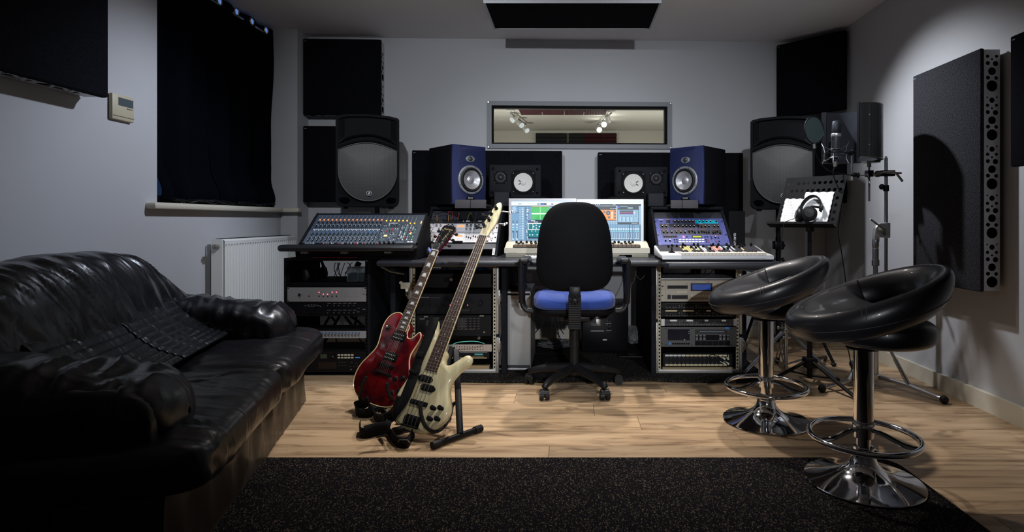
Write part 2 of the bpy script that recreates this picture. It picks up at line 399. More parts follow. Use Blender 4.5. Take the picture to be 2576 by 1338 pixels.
curtain(3.15, 3.655, 'black velvet curtain at the left half of the window, nearer the camera', 0.3)
curtain(3.655, 4.483, 'black velvet curtain at the right half of the window, beside the wall pier', 2.1)
tag(MB().cyl((XL-0.055, 3.15, CEIL-0.07), (XL-0.055, 4.485, CEIL-0.07), 0.010, n=12).build('curtain_pole', CHROMED), 'metal curtain pole threaded through the black window curtains', 'pole')
# cables heaped on the sill
def cable_heap(label, y0_, y1_, n, name='cable_coil', x0_=XL+0.01):
    mb=MB()
    for k in range(n):
        pts=[]; yy=y0_; z=1.07+rnd.random()*0.02
        a=rnd.uniform(0, 6); f=rnd.uniform(6, 14)
        while yy<y1_:
            u=(yy-y0_)/(y1_-y0_)
            pts.append((x0_+0.022*math.sin(f*u+a), yy, 1.071+(0.012+0.02*rnd.random()*0.4)*abs(math.sin(f*0.7*u+a*2))+0.004*k/3)); yy+=0.03
        mb.tube(smoothpts(pts, 3), 0.0032, 6)
    return tag(mb.build(name, BLK), label, 'cable')
stuff(cable_heap('loose black cables lying along the near part of the window sill', 3.25, 3.85, 7))
stuff(cable_heap('loose black cables lying along the far part of the window sill', 3.9, 4.36, 6))
# ---- room beyond the glass
LW=mat('live_room_paint', (0.66, 0.64, 0.58), 0.8)
FY=9.55
mb=MB(); mb.box(-3.2, 3.6, FY, FY+0.1, 0, CEIL); mb.box(-3.3, -3.2, 5.2, FY, 0, CEIL); mb.box(3.6, 3.7, 5.2, FY, 0, CEIL)
struct(mb.build('wall_live_room', LW, smooth=0))
mb=MB(); mb.box(-3.3, 3.7, 5.2, FY+0.1, CEIL, CEIL+0.1)
struct(mb.build('ceiling_live_room', LW, smooth=0))
struct(MB().box(-3.3, 3.7, 5.1, FY+0.1, -0.05, 0).build('floor_live_room', mat('live_floor', (0.10, 0.07, 0.05), 0.6), smooth=0))
struct(MB().box(-3.3, 3.7, 4.93, 5.2, 0, 1.5).build('wall_live_room_near', LW, smooth=0))
FOAMD=mat('dark_foam', (0.018, 0.022, 0.024), 0.95, bump=(120, 0.4)); FOAMR=mat('burgundy_foam', (0.055, 0.007, 0.012), 0.95, bump=(120, 0.4))
def foam(name, label, M, W, H, m, ridges, horiz=True, group=None):
    t=MB(M)
    prof=[]
    n=ridges*2
    for k in range(n):
        a, b=k/n, (k+1)/n; lo=0.02 if horiz else 0.057; h0=lo if k%2==0 else 0.06; h1=0.06 if k%2==0 else lo
        if horiz:
            t.F([t.P((0, a*H, h0)), t.P((W, a*H, h0)), t.P((W, b*H, h1)), t.P((0, b*H, h1))])
            for u in (0, W): t.F([t.P((u, a*H, 0)), t.P((u, a*H, h0)), t.P((u, b*H, h1)), t.P((u, b*H, 0))])
        else:
            t.F([t.P((a*W, 0, h0)), t.P((a*W, H, h0)), t.P((b*W, H, h1)), t.P((b*W, 0, h1))])
    t.box(0, W, 0, H, -0.005, 0.018)
    return tag(t.build(name, m, smooth=0), label, 'foam', group)
k=FY/F
for i, (p0, p1, m_, c_) in enumerate(((1348, 1387, FOAMD, 'dark'), (1387, 1426, FOAMD, 'dark'), (1430, 1470, FOAMD, 'dark'), (1470, 1511, FOAMR, 'burgundy'), (1511, 1551, FOAMR, 'burgundy'))):
    o=at(p0, 402, FY-0.01)
    foam('acoustic_foam_tile', ['dark ridged foam tile at the left end of the row seen through the window', 'dark ridged foam tile just left of the bright gap in the far foam row', 'dark ridged foam tile just right of the bright gap in the far foam row', 'burgundy ridged foam tile next to the dark ones in the far foam row', 'burgundy ridged foam tile at the right end of the far foam row'][i],
         frame(o, (1, 0, 0), (0, 0, 1)), (p1-p0-0.4)*k, 66*k, m_, 7, group='foam tiles on the far wall of the next room')
for i, (p0, p1) in enumerate(((1311, 1364.5), (1365.5, 1419.5), (1420.5, 1468), (1469, 1523))):
    Yc=7.55; o=Vector((wx(p0, 7.8), 7.8, CEIL-0.002))
    foam('ceiling_foam_tile', 'burgundy foam tile on the ceiling of the next room, '+['leftmost of four', 'second from the left of four', 'third from the left of four', 'rightmost of four'][i], frame(o, (1, 0, 0), (0, -1, 0)), (p1-p0)*7.8/F, 0.62, FOAMR, 8, horiz=False, group='foam tiles on the ceiling of the next room')
BULB=emi('spot_bulb', (1.0, 0.96, 0.88), 90); HEAD=mat('spot_head_white', (0.75, 0.75, 0.72), 0.4); BOFF=emi('spot_bulb_side', (0.8, 0.85, 0.88), 0.5)
def spotbar(label, ox, oy, dirx, lit):
    t=thing('ceiling_spotlight_bar', label, 'spotlight', (ox, oy, CEIL), group='spotlight bars in the next room')
    MB().rbox(-0.05, 0.05, -0.05, 0.05, -0.03, 0, 0.01).build('ceiling_rose', HEAD, t)
    e=Vector((0.13*dirx, 0.95, -0.05))
    MB().tube([(0, 0, -0.05), tuple(e)], 0.011, 8).build('bar', CHROMED, t)
    for k, f in enumerate((0.25, 0.6, 0.98)):
        p=e*f; q=p+Vector((0.0, 0, -0.07)); d=Vector((-0.2*dirx if lit else 0.25, -0.9 if (lit and k) else 0.5, -0.35)).normalized()
        if not lit: d=Vector((-0.5 if k==0 else 0.5, -0.6, -0.5)).normalized()
        h=MB().cyl(p, q, 0.008, n=6).cyl(q-d*0.055, q+d*0.055, 0.030, 0.042, n=14).build('lamp_head', HEAD, t)
        MB().lathe([(0, 0.010), (0.025, 0.007), (0.036, 0)], 14, q+d*0.056, d).build('bulb', BULB if (lit and k) else BOFF, h)
    return t
spotbar('unlit looking white spotlight bar at the left of the next room ceiling', wx(1284, 7.7), 7.7, 1, False)
spotbar('glaring white spotlight bar at the right of the next room ceiling', wx(1538, 7.7), 7.7, -1, True)
tag(MB().rbox(-0.03, 0.03, -0.03, 0.03, -0.025, 0, 0.006).build('smoke_sensor', HEAD), 'small pale sensor on the next room ceiling behind the foam', 'sensor').location=(wx(1433, 8.0), 8.0, CEIL)
def pt(name, loc, e, col=(1, 0.955, 0.89), r=0.05):
    l=bpy.data.lights.new(name, 'POINT'); l.energy=e; l.color=col; l.shadow_soft_size=r; o=bpy.data.objects.new(name, l); C.objects.link(o); o.location=loc
pt('live_room_fill_left', (-0.9, 7.6, 1.5), 20); pt('live_room_fill_right', (1.3, 7.9, 1.5), 16)  # unseen fill lights added below the window view to brighten the next room

# ================================================================ ACOUSTIC PANELS
def perf_plate(L, W, M, name, parent, simple=False, dots=None):
    # flat plate along +y (length) and x (width) with real round holes
    bm=bmesh.new(); eds=[]
    def loop(pts):
        vs_=[bm.verts.new((p[0], p[1], 0)) for p in pts]
        for i in range(len(vs_)): eds.append(bm.edges.new((vs_[i-1], vs_[i])))
    loop([(0, 0), (W, 0), (W, L), (0, L)])
    if dots is None:
        pat=[(.5,.5,.35),(.25,1.02,.13),(.76,1.0,.12),(.5,1.42,.25),(.24,1.93,.13),(.72,1.9,.17),(.5,2.17,.07),(.22,2.36,.11),(.78,2.36,.10),(.5,2.68,.17),(.2,2.86,.06),(.8,2.86,.06)]
        dots=[]; y_=0.06*W
        while y_+3.15*W<L+0.4*W:
            for a, b, r in pat:
                if y_+(b+r)*W<L-0.05*W: dots.append((a*W, y_+b*W, r*W))
            y_+=3.08*W
    for x, y_, r in dots:
        n=8 if simple else 14
        loop([(x+r*math.cos(2*PI*k/n), y_+r*math.sin(2*PI*k/n)) for k in range(n)])
    bmesh.ops.triangle_fill(bm, edges=eds, use_beauty=True, use_dissolve=False)
    bm.transform(M)
    me=bpy.data.meshes.new(name); bm.to_mesh(me); bm.free(); me.materials.append(PLATE)
    o=bpy.data.objects.new(name, me); C.objects.link(o); o.parent=parent
    md=o.modifiers.new('thickness', 'SOLIDIFY'); md.thickness=0.0015
    return o
def panel(label, M, W, H, D, felt=FELT, sides='', group=None, front=0.03, badge=None):
    # M: u right, v up, n outwards; origin bottom left at the wall
    t=thing('sound_absorber', label, 'acoustic panel', M.translation, group=group); A=Matrix.Translation(-M.translation) @ M
    mb=MB(A); ins=0.006
    def disp(u, v): return 0.0015*noise.noise((u*60, v*60, 1))
    mb.rbox(0, W, 0, H, D-front, D, 0.008)
    mb.build('felt_face', felt, t)
    MB(A).box(ins+0.004, W-ins-0.004, ins+0.004, H-ins-0.004, 0.004, D-front+0.002).build('core', VOID, t, smooth=0)
    sd=D-front
    if 'R' in sides: perf_plate(H-2*ins, sd, A @ frame((W-ins, ins, sd), (0, 0, -1), (0, 1, 0)), 'perforated_side', t)
    if 'L' in sides: perf_plate(H-2*ins, sd, A @ frame((ins, ins, 0), (0, 0, 1), (0, 1, 0)), 'perforated_side', t)
    if 'B' in sides: perf_plate(W-2*ins, sd, A @ frame((ins, ins, sd), (0, 0, -1), (1, 0, 0)), 'perforated_side', t)
    mb=MB(A); mb.box(0.012, 0.03, H-0.022, H-0.018, D, D+0.0006); mb.build('maker_tag', INKD, t, smooth=0)
    return t
def MW(u, v): # on the back wall
    return BW @ T(u, v, 0)
Yf=4.57
g1='square felt panels left of the desk'
panel('black felt panel high on the back wall, above the left loudspeaker', MW(-2.125, 1.806), 0.612, 0.603, 0.115, sides='RB', group=g1)
panel('black felt panel half hidden behind the left loudspeaker', MW(-2.125, 1.114), 0.612, 0.603, 0.115, sides='R', group=g1)
g2='long felt panels behind the desk'
panel('long black felt panel on the back wall behind the left blue speaker', MW(-1.27, 0.925), 1.20, 0.603, 0.11, sides='', group=g2)
panel('long black felt panel on the back wall behind the right blue speaker', MW(0.218, 0.915), 1.185, 0.603, 0.11, sides='', group=g2)
g3='corner felt panels at the right of the back wall'
a=Vector((1.706, 4.775, 0)); b=Vector((2.087, 4.38, 0)); d=(b-a).normalized()
nrm=Vector((d.y, -d.x, 0)); 
if nrm.y>0: nrm=-nrm
for z0_, lb in ((1.815, 'black felt corner panel up by the ceiling above the right loudspeaker'), (1.10, 'black felt corner panel behind the microphone screen and right loudspeaker')):
    o=a-nrm*0.05; o.z=z0_
    panel(lb, frame(o, d, (0, 0, 1)), (b-a).length, 0.603, 0.05, sides='', group=g3, front=0.046)
g4='felt panels on the right wall'
# right wall: u runs towards the camera, v up, n = -x
panel('tall black felt panel painted as lit on the right wall with a perforated metal edge', frame((2.105, 3.377, 0.616), (0, -1, 0), (0, 0, 1)), 0.557, 1.195, 0.10, felt=FELT_LIT, sides='R', group=g4, front=0.022)
panel('black felt panel cut off by the right edge of the photo', frame((2.105, 2.63, 1.21), (0, -1, 0), (0, 0, 1)), 1.2, 0.595, 0.10, sides='R', group=g4)
# left wall: u runs away from the camera
panel('large black felt panel on the left wall above the sofa', frame((XL+0.012, 1.47, 1.533), (0, 1, 0), (0, 0, 1)), 1.198, 0.6, 0.108, felt=FELT, sides='B', front=0.035)
# ceiling cloud
t=thing('ceiling_sound_absorber', 'dark felt sound panel hung under the ceiling above the desk', 'acoustic panel', (0.013, 4.0, 2.38))
MB().box(-0.565, 0.565, -0.25, 0.24, 0, 0.012).build('felt_face', FELT, t, smooth=0)
mb=MB(); mb.box(-0.578, -0.565, -0.26, 0.25, -0.003, 0.076); mb.box(0.565, 0.578, -0.26, 0.25, -0.003, 0.076); mb.box(-0.578, 0.578, 0.24, 0.25, -0.003, 0.076); mb.box(-0.56, 0.56, -0.2, 0.24, 0.012, 0.076, 1)
mb.build('metal_edge', [PLATE, VOID], t, smooth=0)
dots=[(0.012+0.0, 0, 0)]; dots=[(0.02, 0.02+0.0185*k, 0.0068) for k in range(61)]+[(0.052, 0.02+0.0185*k, 0.0068) for k in range(61)]
perf_plate(1.156, 0.078, frame((-0.578, -0.258, 0.075), (0, 0, -1), (1, 0, 0)), 'perforated_side', t, simple=True, dots=dots)

# ================================================================ WALL THINGS
t=thing('thermostat', 'yellowed wall controller with grey display under the left felt panel', 'thermostat', (XL, 2.885, 1.465))
BEIGE=mat('yellowed_plastic', (0.50, 0.45, 0.31), 0.5)
MB().rbox(0, 0.022, -0.072, 0.072, 0, 0.128, 0.008).build('housing', BEIGE, t)
MB().box(0.022, 0.0235, -0.035, 0.060, 0.073, 0.112).build('display', mat('lcd_grey', (0.07, 0.09, 0.10), 0.25), t, smooth=0)
MB().box(0.022, 0.0245, -0.066, 0.066, 0.018, 0.0205).box(0.022, 0.0245, 0.02, 0.056, 0.062, 0.066).build('cover_seam', mat('seam', (0.2, 0.18, 0.12), 0.6), t, smooth=0)
# radiator
RAD=mat('radiator_enamel', (0.80, 0.80, 0.77), 0.38)
t=thing('radiator', 'white fluted radiator on the left wall behind the sofa', 'radiator', (XL+0.03, 4.0, 0.24))
y0_, y1_, H=-0.445, 0.47, 0.61
def rf(u, v):
    n=30; f=(u*n)%1; d=0.0 if f<0.34 else -0.011
    return (0.095+d, y0_+(y1_-y0_)*u, v*H)
us=[]
for k in range(30): 
    for e in (0.0, 0.30, 0.42, 0.88): us.append((k+e)/30)
us.append(1.0)
mb=MB(); R=[]
for zz, dd in ((0, -0.02), (0.012, 0), (0.03, 0), (0.045, 1), (H-0.045, 1), (H-0.03, 0), (H-0.01, 0), (H, -0.012)):
    row_=[]
    for i, u in enumerate(us):
        g_=(i%4 in (2, 3)) and dd==1
        row_.append(mb.P((0.095-(0.010 if g_ else 0)+(dd if dd<0 else 0), y0_+(y1_-y0_)*u, zz)))
    R.append(row_)
for A, B in zip(R, R[1:]):
    for i in range(len(us)-1): mb.F((A[i], A[i+1], B[i+1], B[i]))
mb.box(0.07, 0.084, y0_, y1_, 0.0, H-0.002)
mb.build('front_panel', RAD, t, smooth=25)
MB().rbox(0.0, 0.014, y0_+0.02, y1_, 0.0, H, 0.004).build('rear_panel', RAD, t)
mb=MB(); mb.box(0.012, 0.08, y0_+0.01, y1_, H-0.004, H+0.002)
for k in range(40): mb.box(0.02, 0.07, y0_+0.03+k*0.022, y0_+0.038+k*0.022, H+0.002, H+0.005, 1)
mb.build('top_grille', [RAD, VOID], t, smooth=0)
MB().box(0.012, 0.08, y0_-0.002, y0_+0.004, 0.01, H).build('end_cover', RAD, t, smooth=0)
mb=MB(); mb.cyl((0.05, y0_-0.035, H-0.045), (0.05, y0_, H-0.045), 0.016, n=12); mb.cyl((0.05, y0_-0.045, H-0.045), (0.05, y0_-0.03, H-0.045), 0.008, n=10); mb.build('bleed_valve', NICKEL, t)
MB().tube([(0.045, y0_-0.04, 0.05), (0.045, y0_-0.045, -0.02), (0.045, y0_-0.045, -0.225)], 0.0075, 8).cyl((0.045, y0_-0.045, -0.24), (0.045, y0_-0.045, -0.23), 0.02, n=12).cyl((0.045, y0_, 0.05), (0.045, y0_-0.06, 0.05), 0.014, n=10).build('pipe', WHITE, t)
MB().box(-0.03, 0.0, -0.3, -0.26, 0.1, 0.5).box(-0.03, 0, 0.3, 0.34, 0.1, 0.5).build('bracket', RAD, t, smooth=0)

# ================================================================ CARPETS
def roundrect(x0, x1, y0_, y1_, r, n=5, corners=(1,1,1,1)):
    out=[]
    for (cx_, cy_, a0, on) in ((x1-r, y1_-r, 0, corners[0]), (x0+r, y1_-r, 1, corners[1]), (x0+r, y0_+r, 2, corners[2]), (x1-r, y0_+r, 3, corners[3])):
        for k in range(n+1):
            a=(a0+k/n)*PI/2; out.append((cx_+r*math.cos(a), cy_+r*math.sin(a)))
    return out
o=MB().prism(roundrect(-2.1, 1.297, 0.2, 2.335, 0.09), 0.0005, 0.0085, bev=0.003).build('rug', RUGM)
tag(o, 'large dark flecked rug across the foreground floor', 'rug')
def mf(u, v):
    x=-1.06+2.27*u; y_=3.435+1.2*v; 
    rip=0.012*math.exp(-((x-0.45)/0.11)**2)*math.exp(-(v/0.25)**2)+0.006*math.exp(-((x+0.2)/0.1)**2)*math.exp(-(v/0.2)**2)
    return (x, y_+0.012*math.sin(x*5)*(1-v), 0.010+rip)
o=MB().grid(mf, 60, 24).build('carpet_mat', MATM, smooth=60, recalc=False); md=o.modifiers.new('t', 'SOLIDIFY'); md.thickness=0.009; md.offset=-1
tag(o, 'dark carpet piece under the desk with a rippled front edge', 'carpet')
# ================================================================ DESK
DZ=0.7315
t=thing('studio_desk', 'wide black studio desk with padded rounded front edge', 'desk', (0.05, 3.9, 0))
D=T(-0.05, -3.9, 0)
mb=MB(D); mb.rbox(-1.15, 0.62, 3.40, 4.45, DZ-0.038, DZ, 0.016, n=3)
mb.build('desktop', DESK, t)
mb=MB(D)
poly=[(0.535,3.29),(0.56,3.268),(1.19,3.268),(1.215,3.30),(1.215,4.45),(0.535,4.45)]
mb.prism(poly, DZ-0.040, DZ-0.001, bev=0.010); mb.build('side_wing', DESK, t)
mb=MB(D); mb.prism([(0.62,-0.0),(0.66,-0.006),(0.95,-0.008),(1.0,-0.014),(1.05,-0.024),(1.1,-0.014),(1.2,-0.012),(1.2,0.012),(0.6,0.012)], -0.012, 0.012); 
o=mb.build('wing_apron', DESK, t); 
o.data.transform(Matrix.Translation((0,0,0))); 
o.data.transform(D.inverted()); o.data.transform(frame((0, 3.34, DZ-0.040), (1,0,0), (0,0,1))); o.data.transform(D)
for x0,x1,y0_,y1_ in ((-1.13,-1.10,3.62,4.4),(-1.05,-0.97,4.02,4.05),(1.10,1.13,3.7,4.4),(0.50,0.53,3.56,4.4),(-0.43,-0.40,3.60,4.4)):
    MB(D).box(x0,x1,y0_,y1_,0.013,DZ-0.038).build('leg_panel', TOLEX, t, smooth=0)
MB(D).box(-1.10, -0.97, 3.80, 3.83, 0.013, DZ-0.038).build('leg_panel', TOLEX, t, smooth=0)
MB(D).rbox(0.62, 0.66, 4.10, 4.14, 0.013, DZ-0.04, 0.004).rbox(0.86, 0.93, 4.10, 4.14, 0.013, DZ-0.04, 0.004).build('rear_post', BLKM, t)
o=MB(D).tube([(-1.12,3.42,DZ-0.04),(-1.09,3.5,DZ-0.075),(-1.04,3.60,DZ-0.10)],0.006,6).build('edge_bracket', NICKEL, t)

# ---- turrets
SL=Vector((0, 0.744, 0.668))
def turret(label, xc):
    x0, x1=-0.2575, 0.2575; t=thing('desk_turret', label, 'rack turret', (xc, 3.77, DZ), group='sloped rack turrets on the desk')
    prof=[(-0.02,0),(0.335,0.328),(0.66,0.328),(0.66,0)]
    for s,(a,b) in enumerate(((x0,x0+0.017),(x1-0.017,x1))):
        mb=MB(frame((a,0,0),(0,1,0),(0,0,1))); mb.prism(prof,0,b-a,bev=0.004); mb.build('side_panel', TOLEX, t)
    MB().rbox(x0,x1,0.315,0.66,0.312,0.333,0.008).build('top_deck', TOLEX, t)
    MB().box(x0+0.017,x1-0.017,0.64,0.655,0.0,0.312).build('back_panel', VOID, t, smooth=0)
    return t
M_slope=lambda xl,n=0.0: frame(Vector((xl,3.77,DZ))+Vector((0,-0.668,0.744))*n,(1,0,0),SL)
tl=turret('black turret rack at the left of the desk holding the silver processors', -0.736)
tr=turret('black turret rack at the right of the desk holding the blue synthesizer', 0.827)
# blank panels & rails
def slope_local(t): return frame((-0.2405,0,0),(1,0,0),SL)
mb=MB(slope_local(tl)); mb.box(0.0,0.481,0.365,0.452,-0.004,0.0); mb.cyl((0.01,0.443,0),(0.01,0.443,0.004),0.005,n=8); mb.cyl((0.471,0.443,0),(0.471,0.443,0.004),0.005,n=8)
mb.build('blank_panel', mat('slate_panel', (0.045,0.048,0.062), 0.5), tl, smooth=30)
mb=MB(slope_local(tl)); mb.box(0.0,0.481,0.07,0.122,-0.004,0.0); mb.build('lower_rail', mat('slate_panel', (0.045,0.048,0.062), 0.5), tl, smooth=0)
mb=MB(slope_local(tl))
mb.box(0.462,0.478,0.015,0.075,-0.002,0.001)
for k in range(4): mb.box(0.467,0.473,0.021+k*0.0135,0.027+k*0.0135,0.001,0.0015,1)
mb.build('rack_strip',[WHITE,VOID],tl,smooth=0)
mb=MB(slope_local(tl)); mb.box(0.008,0.026,0.0,0.032,-0.002,0.004); mb.build('rack_strip',[CHROMED,VOID],tl,smooth=0)
mb=MB(slope_local(tr)); mb.box(0.0,0.481,0.376,0.44,-0.004,0.0)
for u in (0.012,0.469): mb.cyl((u,0.428,0),(u,0.428,0.004),0.0055,n=10)
mb.build('blank_panel', mat('slate_dark', (0.025,0.027,0.035), 0.5), tr, smooth=30)
MB(slope_local(tr)).box(-0.003,0.001,0.03,0.44,-0.002,0.004).build('edge_strip', ALU, tr, smooth=0)
# brass screws etc
# ---- silver processors in the left turret
SIL=mat('silver_faceplate', (0.62,0.62,0.65), 0.4, 0.15); METER=emi('vu_glow', (1.0,0.42,0.18), 0.9); SLOT=mat('slot_dark', (0.01,0.01,0.012), 0.6)
AX=-0.736-0.2405
def slope_thing(name,label,cat,xl,v0,W,H,group=None):
    M=M_slope(xl)@T(0,v0,0.0); t=thing(name,label,cat,M.translation,group=group); R=M.copy(); R.translation=(0,0,0); return t,R
def proc(name,label,v0,H,kind):
    t,R=slope_thing(name,label,'audio processor',AX,v0,0.481,H,'silver processors in the left turret')
    MB(R).rbox(0,0.481,0.0006,H-0.0006,0.0005,0.004,0.001,n=1).build('faceplate',SIL,t,smooth=0)
    MB(R).box(0.02,0.46,0.003,H-0.003,-0.14,0.0003).build('chassis',BLKM,t,smooth=0)
    for u in (0.012,0.469):
        mb=MB(R); mb.cyl((u,H*0.5,0.004),(u,H*0.5,0.009),0.0055,n=10); mb.cyl((u,H*0.5,0.009),(u,H*0.5,0.0105),0.003,n=8,m=1); mb.build('screw',[BLKM,CHROMED],t)
    return t,R
rows=[('channel_processor','upper silver processor with a row of tall grey knobs and an orange dial',0.226,0.092),('channel_processor','lower silver processor with small slider switches and an orange dial',0.129,0.094)]
for i,(nm,lb,v0,H) in enumerate(rows):
    t,R=proc(nm,lb,v0,H,i)
    def knob(u,v,r,h=0.016):
        MB(R).cyl((u,v,0.004),(u,v,h*0.5),r*1.1,n=12).cyl((u,v,h*0.5),(u,v,h),r*0.9,r*0.8,n=12,m=1).build('knob',[mat('knob_grey',(0.10,0.10,0.11),0.4),CHROMED],t)
    ks=[(0.052,0.066,.008),(0.08,0.066,.007),(0.135,0.066,.008),(0.162,0.066,.008),(0.075,0.032,.007),(0.262,0.066,.008),(0.29,0.066,.008),(0.318,0.066,.008),(0.345,0.066,.008),(0.262,0.03,.006),(0.29,0.03,.006),(0.318,0.03,.006),(0.40,0.066,.007)] if i==0 else \
       [(0.055,0.066,.006),(0.085,0.066,.006),(0.055,0.025,.007),(0.085,0.025,.007),(0.12,0.066,.006),(0.12,0.025,.007),(0.15,0.045,.007),(0.425,0.055,.007)]
    for k in ks: knob(*k)
    mb=MB(R); mb.rbox(0.186,0.254,0.012,H-0.004,0.004,0.0055,0.0008,n=1)
    mb.build('meter_bezel',WHITE,t,smooth=0)
    arc=[(0.22+0.027*math.cos(a),0.058+0.017*math.sin(a)) for a in [PI*k/14 for k in range(15)]]+[(0.22+0.027*math.cos(a),0.058-0.007*math.sin(a)) for a in [PI-PI*k/10 for k in range(1,10)]]
    MB(R).prism(arc,0.0054,0.0062).build('meter_window',METER,t,smooth=0)
    MB(R).box(0.2195,0.2205,0.055,0.073,0.0062,0.0066).build('needle',BLKM,t,smooth=0)
    text('AVALON',0.0085,R@T(0.22,0.030,0.0056),INKD,t,align='CENTER')
    mb=MB(R)
    mb.rbox(0.018,0.036,0.05,0.068,0.004,0.0055,0.0005,n=1,m=0); mb.box(0.021,0.033,0.053,0.065,0.0055,0.006,1)
    mb.rbox(0.435,0.453,0.03,0.048,0.004,0.0055,0.0005,n=1,m=0); mb.box(0.438,0.450,0.033,0.045,0.0055,0.006,1)
    for u,v in ((0.026,0.083),(0.03,0.03),(0.025,0.012),(0.45,0.08),(0.445,0.014)): mb.cyl((u,v,0.004),(u,v,0.010),0.003,n=8,m=0)
    mb.build('switches',[SLOT,WHITE],t)
    mb=MB(R)
    for u,v in ([(0.11,0.045),(0.11,0.07)] if i==0 else [(0.068,0.045),(0.085,0.045),(0.16,0.07),(0.219,0.02),(0.425,0.03)]): mb.box(u-0.004,u+0.004,v-0.003,v+0.003,0.004,0.006)
    mb.build('red_lamps',RED,t,smooth=0)
    if i==1:
        for k in range(8):
            u=0.272+0.0155*k; vv=0.052+0.01*[0,-1,-2,1,0,-1,0,1][k]*0.6
            MB(R).box(u-0.0007,u+0.0007,0.018,0.070,0.0042,0.0046).rbox(u-0.004,u+0.004,vv-0.005,vv+0.005,0.004,0.011,0.001,n=1).build('fader_cap',SLOT,t,smooth=0)
        mb=MB(R)
        for k in range(8): mb.box(0.268+0.0155*k,0.276+0.0155*k,0.080,0.082,0.0041,0.0045)
        mb.box(0.262,0.40,0.0755,0.0762,0.0041,0.0045); mb.build('scale_marks',SLOT,t,smooth=0)
        MB(R).box(0.405,0.425,0.006,0.018,0.004,0.005).build('red_display',mat('dark_red_display',(0.04,0.005,0.005),0.3),t,smooth=0)
        MB(R).rbox(0.186,0.254,-0.006,0.008,0.004,0.011,0.001).build('vent_bar',BLKM,t)
t,R=slope_thing('patch_bay','narrow black socket panel above the silver processors','patch panel',AX,0.322,0.481,0.042)
MB(R).box(0,0.481,0,0.041,-0.003,0.0015).build('faceplate',mat('patch_dark',(0.03,0.03,0.035),0.4,0.4),t,smooth=0)
for k in range(11):
    u=0.03+k*0.042; MB(R).cyl((u,0.02,0.0015),(u,0.02,0.005),0.0085,n=12).cyl((u,0.02,0.005),(u,0.02,0.0053),0.006,n=10,m=1).build('socket',[NICKEL,VOID],t)
MB(R).box(0.226,0.285,0.016,0.03,0.0015,0.002).box(0.33,0.375,0.016,0.03,0.0015,0.002).build('paper_label',INK,t,smooth=0)
BRASS=mat('brass_plug',(0.70,0.48,0.14),0.3,0.9)
def plug(label,u,colr,barrel,pts,r=0.0022):
    t,R=slope_thing('patch_cable',label,'cable',AX,0.342,0.1,0.1)
    u0=u
    MB(R).cyl((u0,0,0.0056),(u0,0.004,0.03),0.0055,0.005,n=10).cyl((u0,0.004,0.03),(u0+0.001,0.012,0.052),0.004,0.003,n=10).build('plug',barrel,t)
    MB(R).tube(smoothpts([(u0+0.001,0.012,0.05)]+[(u0+a,b,c) for a,b,c in pts],6),r,6).build('cord',colr,t)
plug('black patch cable with a brass plug at the left end of the socket row',0.048,BLK,BRASS,[(-0.01,0.025,0.065),(-0.03,0.03,0.055),(-0.055,0.01,0.03),(-0.066,-0.03,0.012)])
plug('black patch cable looping from the left brass plug to the second one',0.128,BLK,BRASS,[(-0.015,0.03,0.065),(-0.045,0.045,0.05),(-0.075,0.04,0.04),(-0.105,0.02,0.02)])
plug('thin red patch cord curling over the socket row',0.121,mat('red_cord',(0.45,0.02,0.03),0.5),BLK,[(0.01,0.035,0.06),(0.03,0.035,0.05),(0.033,0.015,0.03),(0.02,0.0,0.012)],0.0016)
plug('red capped patch lead in the middle of the socket row',0.205,mat('orange_red_cord',(0.6,0.12,0.04),0.5),BLK,[(0.0,0.02,0.06),(-0.006,0.012,0.05),(-0.012,-0.002,0.02)],0.0014)
plug('thin yellow patch cord at the right end of the socket row',0.288,mat('yellow_cord',(0.5,0.38,0.06),0.5),BLK,[(-0.006,0.03,0.055),(-0.02,0.02,0.04),(-0.03,0.0,0.012)],0.0015)
# blue loom at the left of the turret
mb=MB()
for k in range(4): mb.tube(smoothpts([at(1074-k*2,560,3.9),at(1063-k,580,3.84),at(1060+k,600,3.79),at(1068+k*2,618,3.745),at(1082+k*3,636,3.72),at(1094+k*3,647.6,3.71-0.006*k)],6),0.0036,6)
tag(mb.build('blue_cable_loom',mat('blue_cable',(0.03,0.10,0.55),0.4)),'blue cables hanging over the left edge of the left turret','cable')
mb=MB()
for k in range(5): mb.tube(smoothpts([at(1052+k*3,612+k*2,3.72),at(1060+k*3,624,3.70),at(1070+k*2.5,636,3.69),at(1073+k*2,646.5,3.69)],6),0.003,6)
tag(mb.build('black_cable_loom',BLK),'black cables bunched between the mixer and the left turret','cable')

# ---- blue synthesizer module in the right turret
BLU=mat('violet_blue_faceplate',(0.07,0.085,0.27),0.4); BLU2=mat('violet_blue_ears',(0.085,0.10,0.31),0.4); CH=mat('charcoal_print',(0.03,0.03,0.038),0.5)
AX2=0.827-0.2405
t,R=slope_thing('synthesizer_module','violet blue rack synthesizer covered in knobs in the right turret','synthesizer',AX2,0.105,0.481,0.267)
H=0.267; W=0.481
MB(R).box(0,W,0,H,-0.003,0.002,1).box(0.022,W-0.022,0.002,H-0.002,0.002,0.004,0).build('faceplate',[BLU,BLU2],t,smooth=0)
MB(R).box(0.025,W-0.025,0.01,H-0.01,-0.12,-0.003).build('chassis',BLKM,t,smooth=0)
u_=lambda x,y: (x-(135+(190-135)*(y-228)/527))/(1350+(y-228)/527*70)*W
v_=lambda y: H*(1-(y-228)/527)
for x,y in ((162,292),(200,558),(1470,292),(1534,558)):
    mb=MB(R); mb.cyl((u_(x,y),v_(y),0.002),(u_(x,y),v_(y),0.006),0.0062,n=12); mb.cyl((u_(x,y),v_(y),0.006),(u_(x,y),v_(y),0.0075),0.0038,n=10,m=1); mb.build('screw',[BLKM,CHROMED],t)
mb=MB(R)
